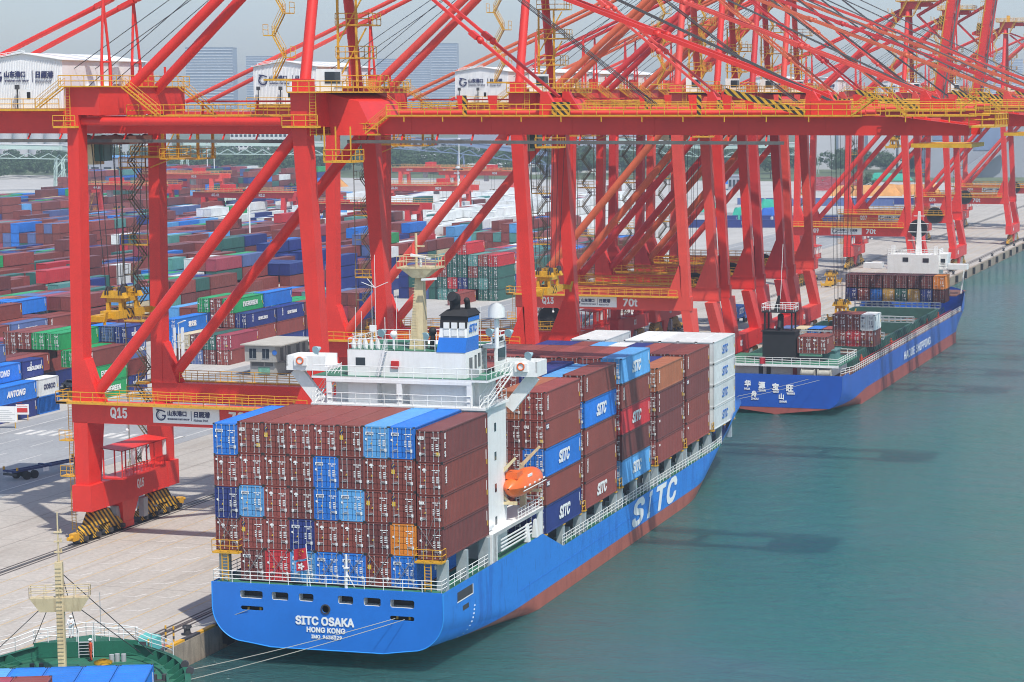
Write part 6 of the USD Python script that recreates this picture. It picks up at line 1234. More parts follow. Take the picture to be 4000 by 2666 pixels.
# bridge at the bow
b = MB(1); b.box(7.6, 18.6, 480, 486, 9.0, 17.4); b.taper((18.6, 19.9, 480.5, 486, 14.4), (18.6, 20.3, 480.5, 486, 17.6)); b.box(4.0, 22.6, 480.2, 482.6, 14.3, 14.6); b.box(20.5, 24.6, 480.0, 482.6, 14.4, 15.5); b.box(2.4, 6.4, 480.0, 482.6, 14.4, 15.5); br2 = P2('bridge', b, WHITE)
b = MB(1); b.box(10.9, 12.1, 479.94, 480, 15.9, 16.8); b.box(15.2, 16.5, 479.94, 480, 15.8, 16.7); b.box(19.0, 19.9, 480.4, 480.5, 15.6, 16.6); P2('window', b, GLASS, br2.GetPath().pathString)
b = MB(1); b.rail([(7.7, 480.2, 17.4), (18.5, 480.2, 17.4), (18.5, 486, 17.4)], 1.1, 1.0, .055, (.33, .66)); b.rail([(4.2, 480.2, 14.6), (7.6, 480.2, 14.6)], 1.1, 1, .055); b.rail([(18.8, 480.2, 14.6), (21, 480.2, 14.6)], 1.1, 1, .055); b.taper((13.2, 14.4, 482.5, 483.5, 17.4), (13.6, 14.1, 482.8, 483.2, 26.5))
for z, w in ((20.2, 2.4), (22, 2.4), (23.8, 2.0), (25.4, 1.2)): b.box(13.85 - w, 13.85 + w, 482.9, 483.1, z, z + .14)
b.box(8.2, 9.0, 481, 481.6, 17.4, 19.3); b.box(17.4, 18.1, 481, 481.6, 17.4, 19.1); P2('bridge_mast', b, WHITE, br2.GetPath().pathString)
b = MB(); b.bar((22.8, 484, 9), (23.4, 484, 14), .25); P2('bow_davit', b, WHITE)
# its containers
def c2(c, d, x, y, z, lab): container(c, d, (x, y, z), 0, lab, 'containers on the deep blue ship', L=6.058, H=2.75)
for i, (a, t) in enumerate((('brown T', 'tan'), ('brown tex', 'brown'))): c2(*((a.split() + [''])[:2]), 16.5 + i * 2.46, 362.3, 9.3, f'{"orange" if i == 0 else "dark"} brown short container beside the black funnel of the second ship')
for i, (cl, cu) in enumerate((('brown', 'darkbrown T'), ('red CAI', 'brown T'), ('brown CAI', 'white tex'))):
    for k, s in enumerate((cl, cu)): c, d = (s.split() + [''])[:2]; c2(c, d, 17.2 + i * 2.47, 386, 8.0 + k * 2.78, f'{CWORD[c]} short container, {"upper" if k else "lower"} one, {ORD[i]} from the quay amidships on the second ship')
for i in range(8):
    c = ('navy', 'brown', 'blue', 'yellow', 'darkgreen', 'yellow', 'navy', 'darkbrown')[i]; c2(c, 'T' if c == 'brown' else '', 2.9 + i * 2.62, 465, 8.6, f'{CWORD[c]} short container, {ORD[i]} from the quay in the lower row before the white bridge')
    c = 'orange' if i == 7 else 'darkbrown'; c2(c, '', 2.9 + i * 2.62, 465, 11.4, f'{CWORD[c]} short container, {ORD[i]} from the quay in the upper row before the white bridge')
for i, (c, x, y) in enumerate((('greyblue', 3.4, 404), ('cream', 6.0, 404), ('blue', 8.6, 404.5), ('redbrown', 11.2, 404.5), ('teal', 8.4, 376), ('blue', 10, 434), ('crimson', 18.5, 405))): c2(c, '', x, y, 6.2 if i < 4 else 4.6, f'{CWORD[c]} short container low in the open hold of the second ship, {ORD[i]} one seen')
# ---------------------------------------------------------------- green bow of the third ship
TH = math.radians(21.9); G0 = np.array([4.9, 158.5]); ax_, bx_ = np.array([-math.sin(TH), math.cos(TH)]), np.array([math.cos(TH), math.sin(TH)])
def gp(b, a, z): q = G0 + ax_ * a + bx_ * b; return np.array([q[0], q[1], z])   # b to starboard, a ahead of the stem
S3 = thing('green_ship', 'green bow of a ship with white rails at the lower corner of the picture', 'ship', (G0[0], G0[1], 0), TH)
P3 = lambda n, b, m, par=None, lab=None: part(par or S3, n, b, m, lab)
GRN = paint('ship_green', (.012, .115, .07), .5, .12, .5, .3, (.02, .06, .04), fine=.06); GRND = paint('ship_green_deck', (.02, .13, .08), .6, .18, .6, .3, (.10, .07, .05))
wg = lambda a: 0.0 if a >= 0 else 9.6 * (1 - math.exp(a / 4.3)) if a > -14 else 9.3 + min(.3, (-14 - a) * .05)
AS = list(-np.array([0, .06, .2, .45, .8, 1.3, 2, 3, 4.2, 5.6, 7.2, 9, 11, 13.5, 17, 24, 34]))
zt = lambda a: 8.3 + max(0, (a + 4) / 4) * .35
for s in (1, -1):
    b = MB(); b.grid(np.array([[(s * (wg(a) * (1 - .42 * (1 - k / 8) ** 1.5)), a - (1 - k / 8) * 1.6 * max(0, 1 + a / 12), -1 + (zt(a) + 1) * k / 8) for k in range(9)] for a in AS]), flip=s > 0); P3('hull_side', b, GRN)
    b = MB(); b.grid(np.array([[(s * max(0, wg(a) - .04), a - .02, 7.5 + (zt(a) - 7.5) * k) for k in (0, 1)] for a in AS]), flip=s < 0); P3('bulwark_inside', b, GRN)
    b = MB(); b.grid(np.array([[(s * (wg(a) + .08), a, zt(a) + .02), (s * max(0, wg(a) - .34), a - .1, zt(a) + .02)] for a in AS]), flip=s > 0); P3('bulwark_cap', b, GRN)
    for a in (-4.2, -5.5, -6.9, -8.4, -10.0, -11.7, -13.5, -15.4):
        w = wg(a); b = MB(); b.hexa([(s * (w - 1.5), a - .08, 7.5), (s * (w - .1), a - .08, 7.5), (s * (w - .1), a + .08, 7.5), (s * (w - 1.5), a + .08, 7.5), (s * (w - .5), a - .08, 8.28), (s * (w - .1), a - .08, 8.28), (s * (w - .1), a + .08, 8.28), (s * (w - .5), a + .08, 8.28)] if s > 0 else [(s * (w - .1), a - .08, 7.5), (s * (w - 1.5), a - .08, 7.5), (s * (w - 1.5), a + .08, 7.5), (s * (w - .1), a + .08, 7.5), (s * (w - .1), a - .08, 8.28), (s * (w - .5), a - .08, 8.28), (s * (w - .5), a + .08, 8.28), (s * (w - .1), a + .08, 8.28)]); P3('bulwark_stay', b, GRN)
    b = MB(); b.grid(np.array([[(s * max(0, wg(a) - 1.5), a, 7.95), (s * max(0, wg(a) - 1.7), a, 7.95)] for a in AS[7:15]]), flip=s > 0); P3('stringer', b, GRN)
dk = [(max(0, wg(a) - .03), a) for a in AS]; b = MB(); b.poly([(w, a) for w, a in dk] + [(-w, a) for w, a in dk[::-1][:-1]], .1, (0, 0, 7.5), (1, 0, 0), (0, 1, 0)); P3('deck', b, GRND)
pf = [(max(0, wg(a) - .3), a) for a in AS if a > -2.4] + [(4.0, -2.4)]; b = MB(); b.poly([(w, a) for w, a in pf] + [(-w, a) for w, a in pf[::-1][:-1]], 1.2, (0, 0, 8.75), (1, 0, 0), (0, 1, 0)); P3('bow_platform', b, GRN)
b = MB(); arc = [(s_ * max(.0, wg(a) - .25), a, 8.75 if a > -3 else 8.45) for s_, seq in ((-1, [-6.4, -5.0, -3.6, -2.4, -1.4, -.7, -.25]), (1, [-.25, -.7, -1.4, -2.4, -3.6, -5.0, -6.4])) for a in seq]
b.rail(arc, 1.05, 1.4, .035, (.33, .66)); b.rail([(-4, -2.35, 8.75), (-.7, -2.35, 8.75)], 1.05, 1.2, .035, (.5,)); b.rail([(.7, -2.35, 8.75), (4, -2.35, 8.75)], 1.05, 1.2, .035, (.5,))
for x in (-.55, .55): b.tube((x, -2.5, 7.5), (x, -2.5, 9.9), .04, 5)
P3('bow_railing', b, WHITE)
b = MB(1)
for k in range(5): b.box(-.5, .5, -2.65, -2.4, 7.75 + k * .24, 7.8 + k * .24)
P3('ladder', b, GREY)
# mast on the fore deck
b = MB(); b.box(-.28, .28, -9.3, -8.7, 7.5, 16.5); b.tube((0, -9, 16.5), (0, -9, 20.3), .09, 6, .05); b.hexa([(-1.5, -9.2, 12.7), (1.5, -9.2, 12.7), (1.5, -8.9, 12.7), (-1.5, -8.9, 12.7), (-2.2, -9.4, 13.8), (2.2, -9.4, 13.8), (2.2, -8.6, 13.8), (-2.2, -8.6, 13.8)]); ms3 = P3('mast', b.moved((-.75, 0, 0)), CREAM)
b = MB(1); b.rail([(-2.2, -9.4, 13.8), (2.2, -9.4, 13.8), (2.2, -8.6, 13.8), (-2.2, -8.6, 13.8)], .85, 1.1, .03, close=True)
for k in range(30): b.bar((-.22, -9.42, 7.8 + k * .29), (.22, -9.42, 7.8 + k * .29), .035)
for z in (17.2, 18, 18.7): b.box(-.3, .3, -9.1, -8.9, z, z + .1); b.tube((.2, -9, z), (.2, -9, z + .3), .08, 6)
P3('mast_fittings', b.moved((-.75, 0, 0)), CREAM, ms3.GetPath().pathString)
b = MB(1)
for p, q in (((-1.6, -9, 12.8), (-6.8, -12.5, 8.2)), ((1.5, -9, 12.8), (5.2, -4.6, 8.3)), ((-.2, -9, 16), (6.3, -5.5, 8.3)), ((-1, -9, 12.8), (-3.2, -3.0, 8.8)), ((0, -9, 16.4), (0, -1.2, 9))): b.tube(p, q, .035, 4)
P3('stay_wire', b.moved((-.75, 0, 0)), WIRE, ms3.GetPath().pathString)
b = MB(); b.tube((1.0, -1.2, 8.75), (1.0, -1.2, 12.4), .03, 5); P3('bow_staff', b, GREY)
for x, a in ((-5.8, -9.5), (5.2, -7.5), (-3.2, -6), (6.6, -10.5)):
    b = MB(1); b.tube((x - .35, a, 7.5), (x - .35, a, 8.0), .18, 8, caps=True); b.tube((x + .35, a, 7.5), (x + .35, a, 8.0), .18, 8, caps=True); b.box(x - .7, x + .7, a - .25, a + .25, 7.5, 7.58); P3('bitts', b, DARK)
for x, a in ((2.6, -4.0), (3.1, -4.1), (2.2, -4.2)): b = MB(); b.tube((x, a, 7.5), (x, a, 8.1), .2, 10, caps=True); P3('drum', b, GREY)
b = MB(); b.revolve([(.7, .0), (.72, .15), (.3, .3), (.02, .3)], (1.6, -4.6, 7.52), 14); P3('rope_coil', b, YEL)
b = MB(); b.revolve([(.5, .0), (.52, .25), (.02, .3)], (-5.2, -8.2, 7.52), 12); P3('rope_coil', b, CREAM)
b = MB(1); b.disc((8.4, -9.6, 8.5), (0, 1, 0), .3, .3, 10); b.disc((9.0, -11.6, 8.5), (0, 1, 0), .3, .3, 10); P3('fairlead', b, DARK)
def c3(c, x, a, zt_, lab): q = gp(x, a - 12.192, zt_ - 2.896); container(c, '', q, TH, lab, 'containers on the green ship')
for i, c in enumerate(('redbrown', 'lightblue', 'blue', 'blue', 'blue', 'blue')): c3(c, -6.75 + i * 2.5, -16.5, 10.3, f'{CWORD[c]} container top behind the green bow, {ORD[i]} from the quay in the front row')
for i, c in enumerate(('brown', 'redbrown', 'crimson', 'redbrown')): c3(c, -6.75 + i * 2.5, -29.4, 12.9, f'{CWORD[c]} container at the bottom edge, {ORD[i]} from the quay behind the front row')
# ---------------------------------------------------------------- people
import manifold3d as mf
def figure(J, R_):
    def sp(p, r): return mf.Manifold.sphere(r, 10).translate([float(x) for x in p])
    out = mf.Manifold()
    for a, b, ra, rb in R_: out = out + mf.Manifold.batch_hull([sp(J[a], ra), sp(J[b], rb)])
    return out
def man_mb(m):
    t = m.to_mesh(); V, F = np.array(t.vert_properties[:, :3]), np.array(t.tri_verts); N = np.zeros_like(V); fn = np.cross(V[F[:, 1]] - V[F[:, 0]], V[F[:, 2]] - V[F[:, 0]])
    for k in range(3): np.add.at(N, F[:, k], fn)
    N /= np.maximum(np.linalg.norm(N, axis=1, keepdims=True), 1e-9); o = MB(); return o.add(V, N, F)
SKIN = paint('skin', (.38, .20, .13), .6, .08, 4.0)
def person(loc, rz, suit, label, arms='front', stride=.0, helmet=None, group=None):
    J = {'pel': (0, 0, .95), 'wai': (0, .01, 1.12), 'che': (0, 0, 1.34), 'nek': (0, 0.01, 1.50), 'hed': (0, .03, 1.64), 'crn': (0, .02, 1.70), 'chin': (0, .08, 1.57), 'nose': (0, .135, 1.635)}; R_ = [('pel', 'wai', .145, .13), ('wai', 'che', .13, .155), ('che', 'nek', .12, .06), ('nek', 'hed', .055, .085), ('hed', 'crn', .1, .095), ('hed', 'chin', .09, .05), ('hed', 'nose', .05, .016)]
    skin = list(R_[4:]); cl = list(R_[:3])
    for s, n in ((-1, 'l'), (1, 'r')):
        J.update({'sh' + n: (s * .20, 0, 1.42), 'hp' + n: (s * .095, 0, .92), 'kn' + n: (s * .11, .03 + s * stride * .6, .50), 'an' + n: (s * .115, s * stride - .02, .09), 'to' + n: (s * .13, s * stride + .17, .045)})
        if arms == 'front': J.update({'el' + n: (s * .27, .05, 1.16), 'wr' + n: (s * .10, .26, 1.20)}); fd = np.array([-s * .75, .6, .1])
        else: J.update({'el' + n: (s * .26, -.02, 1.14), 'wr' + n: (s * .27, .08, .90)}); fd = np.array([0, .25, -1.0])
        fd = fd / np.linalg.norm(fd); w = np.array(J['wr' + n]); J['pm' + n] = w + fd * .07; sd = np.cross(fd, (s, 0, .3)); sd /= np.linalg.norm(sd)
        cl += [('che', 'sh' + n, .12, .075), ('sh' + n, 'el' + n, .072, .05), ('el' + n, 'wr' + n, .052, .04), ('pel', 'hp' + n, .13, .105), ('hp' + n, 'kn' + n, .10, .068), ('kn' + n, 'an' + n, .068, .05)]
        skin += [('wr' + n, 'pm' + n, .03, .036)]
        for k in range(4):
            q = J['pm' + n] + sd * (.027 - .018 * k); J[f'f{k}{n}'] = q; J[f'g{k}{n}'] = q + fd * (.05 + .012 * (k in (1, 2))) + np.array([-s * .01, .01, 0]); J[f'h{k}{n}'] = J[f'g{k}{n}'] + fd * .025 + np.array([-s * .02, .012, .0]); skin += [(f'f{k}{n}', f'g{k}{n}', .010, .009), (f'g{k}{n}', f'h{k}{n}', .009, .008)]
        J['t0' + n] = w + fd * .03 + sd * .03; J['t1' + n] = w + fd * .075 + sd * .06; skin.append(('t0' + n, 't1' + n, .012, .009))
    T = thing('person', label, 'person', loc, rz, group)
    body = skin + [('nek', 'hed', .055, .085), ('che', 'nek', .10, .055)] + [(a, b, ra * .85, rb * .85) for a, b, ra, rb in cl]
    part(T, 'body', man_mb(figure(J, body)), SKIN); part(T, 'overalls', man_mb(figure(J, cl)), suit)
    part(T, 'boots', man_mb(figure(J, [('anl', 'tol', .055, .045), ('anr', 'tor', .055, .045)])), BLACK)
    b = MB(); b.ball((0, .02, 1.70), .135, 12, (1, 1.15, .85)); b.tube((0, .03, 1.69), (0, .03, 1.71), .165, 14, .15, caps=True); part(T, 'helmet', b, helmet or WHITE2)
    b = MB()
    for s in (-1, 1): b.ball((s * .035, .118, 1.655), .012, 6); b.bar((-.025, .128, 1.59), (.025, .128, 1.59), .012)
    part(T, 'face', b, DARK); b = MB(1)
    for s in (-1, 1): b.ball((s * .1, .02, 1.63), .025, 6, (.5, 1, 1.3))
    part(T, 'ear', b, SKIN)
OV_O = paint('overalls_orange', (.50, .06, .02), .8, .12, 3.0); OV_W = paint('overalls_white', (.70, .71, .72), .8, .06, 3.0)
person(gp(-1.35, -.9, 8.75), math.pi + .5, OV_W, 'person in white overalls and white helmet standing on the bow platform', 'front')
person(gp(.55, -3.7, 7.5), math.pi / 2 + .5, OV_O, 'person in orange red overalls and white helmet on the green deck', 'down', .05)
for i, (y, lab, rz) in enumerate(((403.5, 'worker in orange overalls nearest the stacked brown and white containers', 2.6), (441, 'worker in orange overalls by the middle of the open holds', 1.8), (454.2, 'worker in orange overalls farthest along the side deck', 2.2), (376.6, 'worker in orange overalls near the stern rail of the second ship', 3.0))): person((23.0, y, 5.9), rz, OV_O, lab, 'down' if i % 2 else 'front', .08, OV_O, 'workers on the deep blue ship')
# ---------------------------------------------------------------- mooring ropes, quay bits
def rope(name, p, q, sag, label, r=.03):
    p, q = np.array(p, float), np.array(q, float); pts = [p + (q - p) * t - np.array([0, 0, sag * 4 * t * (1 - t)]) for t in np.linspace(0, 1, 14)]; b = MB(); b.line(pts, r, 6); solo(name, b, ROPE, label, 'rope')
rope('mooring_rope', sw(-4.2, -1.3, 4.95), (-1.0, 160.5, QZ + .5), .5, 'upper mooring rope from the right stern opening of the container ship')
rope('mooring_rope', sw(-3.3, -1.3, 4.9), (1.2, 152.5, QZ + 1.0), .5, 'lower mooring rope from the right stern opening of the container ship')
rope('mooring_rope', sw(-18.4, -1.3, 5.0), (-1.0, 185.3, QZ + .6), .15, 'mooring rope from the left stern opening to the quay bollard')
rope('mooring_rope', (18.6, 355.8, 5.9), (0.5, 330, 3.6), .4, 'upper mooring rope at the stern of the deep blue ship')
rope('mooring_rope', (20.4, 355.8, 5.8), (0.6, 331, 3.2), .4, 'lower mooring rope at the stern of the deep blue ship')
T = thing('quay_cabinet', 'turquoise cabinet standing on the quay beside the green bow', 'cabinet', (-1.2, 178.6, QZ), .1); b = MB(); b.hexa([(-.8, -.9, 0), (.8, -.9, 0), (.8, .9, 0), (-.8, .9, 0), (-.7, -.9, 1.5), (.7, -.9, 1.3), (.7, .9, 1.3), (-.7, .9, 1.5)]); part(T, 'housing', b, paint('turquoise', (.10, .42, .40), .5, .1, 1.0)); b = MB(); b.box(-.5, .1, -.93, -.9, .4, 1.1); part(T, 'panel', b, DARK)
for i, (x, y) in enumerate(((-1.6, 182.3), (-.75, 182.2), (-1.9, 178), (-.5, 177.2))):
    T = thing('striped_post', ('black and yellow post on the quay near the dark bollard, landward one', 'black and yellow post on the quay near the dark bollard, seaward one', 'black and yellow post beside the turquoise cabinet, landward one', 'black and yellow post beside the turquoise cabinet, seaward one')[i], 'post', (x, y, QZ))
    for k in range(5): b = MB(); b.tube((0, 0, k * .3), (0, 0, k * .3 + .3), .09, 8, caps=True); part(T, 'black_band' if k % 2 else 'yellow_band', b, DARK if k % 2 else YEL)
strp = MB(); strip(strp, -2.6, 176, -.6, 181.5, QZ + .006); solo('red_pavement', strp, paint('pavement_red', (.30, .10, .08), .85, .2, 1.0), 'reddish pavement patch on the quay edge', kind='structure')
# ---------------------------------------------------------------- background beyond the yard
def at(u, v, D): return CAM + D * (cr_ * (u - 2678.93) / FPX - cu_ * (v - 1477.70) / FPX + cf_)
def gat(u, v, z=QZ): d = at(u, v, 1.0) - CAM; return CAM + d * ((z - CAM[2]) / d[2])
bg = random.Random(5)
LEAF = usdkit.material(stage, '/World/Looks/leaf_green', {'tc': ('texture_coordinate', {}), 'n': ('noise_texture', {'scale': .35, 'detail': 3.0}), 'r': ('rgb_ramp', {'ramp': [(.3, (.020, .055, .022)), (.7, (.06, .12, .04))]}), 'p': ('principled_bsdf', {'roughness': .7}), 't': ('translucent_bsdf', {'color': (.06, .12, .03)}), 'm': ('mix_closure', {'fac': .25})}, [('tc.object', 'n.vector'), ('n.fac', 'r.fac'), ('r.color', 'p.base_color'), ('p.BSDF', 'm.closure1'), ('t.BSDF', 'm.closure2')], surface='m.closure')
BARK = paint('bark', (.10, .075, .05), .8, .2, 1.0)
def tree_parts(h, w, seed, n=420):
    r = random.Random(seed); b = MB(); cl = [(r.gauss(0, w * .28), r.gauss(0, w * .28), h * r.uniform(.38, .92), r.uniform(.16, .30) * w) for _ in range(14)]
    V, N, F = [], [], []
    for i in range(n):
        cx, cy, cz, cr = r.choice(cl); d = nrm([r.gauss(0, 1), r.gauss(0, 1), r.gauss(0, .8)]); c = np.array([cx, cy, cz]) + d * cr * r.uniform(.55, 1.05); s = r.uniform(.25, .55) * w * .14 + .12
        e1 = nrm(np.cross(d, (r.gauss(0, 1), r.gauss(0, 1), r.gauss(0, 1)))); e2 = np.cross(d, e1); k = len(V)
        V += [c - e1 * s - e2 * s * .7, c + e1 * s - e2 * s * .5, c + e2 * s]; N += [nrm(d + (0, 0, .4))] * 3; F.append((k, k + 1, k + 2))
    b.add(V, N, F); t = MB(); t.tube((0, 0, 0), (0, 0, h * .5), .03 * h, 7, .018 * h)
    for k in range(4): a = k * 1.6; t.tube((0, 0, h * .4), (math.cos(a) * w * .3, math.sin(a) * w * .3, h * .7), .014 * h, 5, .006 * h)
    return b, t
TK = []
for i, (h, w) in enumerate(((9, 7), (11, 8), (7.5, 7.5), (12.5, 8.5))):
    kp = kind_prim(('round_tree_kind', 'broad_tree_kind', 'low_tree_kind', 'tall_tree_kind')[i]); a, t = tree_parts(h, w, 40 + i); part(kp, 'crown', a, LEAF); part(kp, 'trunk', t, BARK); TK.append(kp)
TW = ['round', 'broad', 'low', 'tall']
spots = [(800, 668, 1), (1155, 705, 0), (1180, 770, 2), (700, 690, 3), (420, 700, 0), (3390, 745, 0), (2480, 700, 1), (2820, 715, 1), (3010, 700, 3)]
for i, (u, v, k) in enumerate(spots): copy('tree', TK[k], f'{TW[k]} green tree standing in the far yard, ' + ('above the stacks left of the gantry numbered R12', 'behind the gantry numbered R12', 'just beside the gantry numbered R12', 'behind the near crane legs', 'left of the near crane legs', 'before the hazy sheds beyond the second ship', 'between the tightly packed cranes', 'near the blue sheds between the cranes', 'right of the tightly packed cranes')[i], 'tree', gat(u, v), i * .9)
tb = UsdGeom.PointInstancer.Define(stage, '/World/tree_belt'); tag(tb.GetPrim(), 'dense dark green belt of trees behind the hazy container yard', 'trees', None, 'stuff')
prs = []
for i in range(4): a, t = tree_parts((9, 11, 7.5, 12.5)[i], (8, 9, 8, 9)[i], 60 + i, 300); mesh(f'/World/tree_belt/{TW[i]}_crown', a, LEAF); prs.append(f'/World/tree_belt/{TW[i]}_crown')
pos, idx = [], []
for k in range(1300):
    u = bg.uniform(-200, 4300); base = 690 - 22 * math.sin(u / 900) if u < 2400 else 668
    if 3620 < u < 4000 and bg.random() < .7: continue
    p = gat(u, base + bg.uniform(-40, 14)); pos.append(p); idx.append(bg.randrange(4))
tb.CreatePrototypesRel().SetTargets([Sdf.Path(p) for p in prs]); tb.CreateProtoIndicesAttr(Vt.IntArray(idx)); tb.CreatePositionsAttr(Vt.Vec3fArray([Gf.Vec3f(*map(float, p)) for p in pos]))
b = MB(); b.face([(-2500, 1270, QZ + .02), (-30, 1270, QZ + .02), (-30, 4000, QZ + .02), (-2500, 4000, QZ + .02)]); solo('far_ground', b, paint('far_green_ground', (.09, .12, .06), .9, .3, .02), 'dull green ground behind the port', kind='structure')
def blk(name, label, cat, u0, u1, v1, D, depth, mat, floors=0, cols=0, roof=None, wmat=None, group=None):
    """a building whose front spans u0..u1 in the photograph's pixels at the distance D, its top at v1"""
    a, c = at(u0, 600, D), at(u1, 600, D); top = at((u0 + u1) / 2, v1, D)[2]; ex = nrm((c - a) * (1, 1, 0)); ey = np.array([-ex[1], ex[0], 0]); W = np.linalg.norm((c - a)[:2]); H = top - QZ
    T = thing(name, label, cat, (a[0], a[1], QZ), math.atan2(ex[1], ex[0]), group); b = MB(); b.box(0, W, 0, depth, 0, H); w = part(T, 'wall', b, mat); b = MB(); b.box(-.4, W + .4, -.4, depth + .4, H, H + .5); part(T, 'roof', b, roof or mat)
    for j in range(floors):
        for i in range(cols):
            x0 = W * (i + .2) / cols; z0 = H * (j + .25) / floors; b = MB(); b.box(x0, x0 + W * .6 / cols, -.12, .02, z0, z0 + H * .5 / floors); part(T, 'window', b, wmat or GLASS)
    return T
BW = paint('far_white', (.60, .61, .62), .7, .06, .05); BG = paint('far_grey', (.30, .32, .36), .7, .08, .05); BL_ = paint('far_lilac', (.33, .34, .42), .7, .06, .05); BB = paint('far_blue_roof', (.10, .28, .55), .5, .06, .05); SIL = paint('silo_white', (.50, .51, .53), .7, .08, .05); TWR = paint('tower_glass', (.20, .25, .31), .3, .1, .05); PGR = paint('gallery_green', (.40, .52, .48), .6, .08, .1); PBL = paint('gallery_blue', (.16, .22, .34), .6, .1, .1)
blk('office_block', 'white multi storey office block in haze between the near crane legs', 'building', 405, 480, 525, 1900, 20, BW, 7, 5); blk('office_block', 'tall white flats in haze right of the first white block', 'building', 555, 650, 500, 2000, 22, BW, 9, 6); blk('office_block', 'long pale grey office building behind the tree belt near the sloping brace', 'building', 900, 1140, 520, 1800, 24, BW, 5, 14)
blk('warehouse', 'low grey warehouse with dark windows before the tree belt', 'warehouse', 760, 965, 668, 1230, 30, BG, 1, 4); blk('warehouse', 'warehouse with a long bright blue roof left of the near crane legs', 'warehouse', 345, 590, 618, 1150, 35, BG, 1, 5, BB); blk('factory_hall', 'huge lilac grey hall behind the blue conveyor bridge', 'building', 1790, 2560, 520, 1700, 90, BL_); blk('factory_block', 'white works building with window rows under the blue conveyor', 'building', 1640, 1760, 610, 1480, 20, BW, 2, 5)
blk('factory_block', 'white building seen between the tightly packed cranes', 'building', 2230, 2420, 640, 1450, 20, BW, 1, 2); blk('warehouse', 'long low white warehouse behind the white refrigerated containers', 'warehouse', 1820, 2150, 645, 1420, 25, BW, 1, 8); blk('glass_hall', 'glazed grid fronted hall above the blue conveyor', 'building', 1580, 1830, 545, 1650, 30, BG, 3, 9); blk('small_office', 'small grey house with three windows between two crane legs', 'building', 2845, 2905, 690, 1180, 12, BG, 1, 4)
gh = blk('grain_terminal', 'huge pale grey terminal building with red characters at the right edge', 'building', 3630, 4180, 470, 1350, 80, BG); b = MB(); write(b, '东 疆 再', 5, (62, -.6, 17), (1, 0, 0), (0, 0, 1), cjk=True, bold=True); part(gh, 'red_lettering', b, RED)
for (x0, x1, z0, z1) in ((2, 9, 22, 32), (26, 42, 16, 29)): b = MB(); b.box(x0, x1, -.3, 0, z0, z1); part(gh, 'dark_panel', b, PBL)
b = MB(); b.bar((15, -6, -1), (45, -6, 20), 5, 4, up=(0, 1, 0)); part(gh, 'conveyor_leg', b, BG)
for i, (u0, u1, v1, D) in enumerate(((3160, 3260, 500, 1500), (3275, 3380, 480, 1550), (3390, 3500, 470, 1500), (3510, 3600, 500, 1520))): blk('silo_block', f'pale grey silo block beyond the raised booms, {ORD[i]} from the cranes', 'silo', u0, u1, v1, D, 30, SIL)
for i in range(5):
    p = at(20 + i * 62, 600, 1600); h = at(0, 505 + (i % 2) * 14, 1600)[2] - QZ; T = thing('silo', f'pale cylindrical silo at the far left, {ORD[i]} from the picture edge', 'silo', (p[0], p[1], QZ)); b = MB(); b.tube((0, 0, 0), (0, 0, h), 5.2, 20); part(T, 'shell', b, SIL); b = MB(); b.tube((0, 0, h), (0, 0, h + 1.6), 5.3, 20, .6); part(T, 'cap', b, SIL)
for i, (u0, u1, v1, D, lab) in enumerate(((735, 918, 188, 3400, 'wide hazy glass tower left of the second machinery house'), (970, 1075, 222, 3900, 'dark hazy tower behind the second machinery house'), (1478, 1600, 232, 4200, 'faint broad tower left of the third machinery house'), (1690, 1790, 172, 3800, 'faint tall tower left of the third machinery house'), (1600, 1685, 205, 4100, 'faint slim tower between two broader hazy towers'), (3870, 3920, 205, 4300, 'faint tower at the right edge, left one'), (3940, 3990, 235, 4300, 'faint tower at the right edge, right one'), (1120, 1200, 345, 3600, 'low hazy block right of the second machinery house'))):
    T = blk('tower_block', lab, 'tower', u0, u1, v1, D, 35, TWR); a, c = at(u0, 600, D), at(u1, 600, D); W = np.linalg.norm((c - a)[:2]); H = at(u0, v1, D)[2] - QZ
    for k in range(int(H / 4.2)): b = MB(); b.box(-.3, W + .3, -.5, 0, k * 4.2 + 2.6, k * 4.2 + 3.6); part(T, 'floor_band', b, BW)
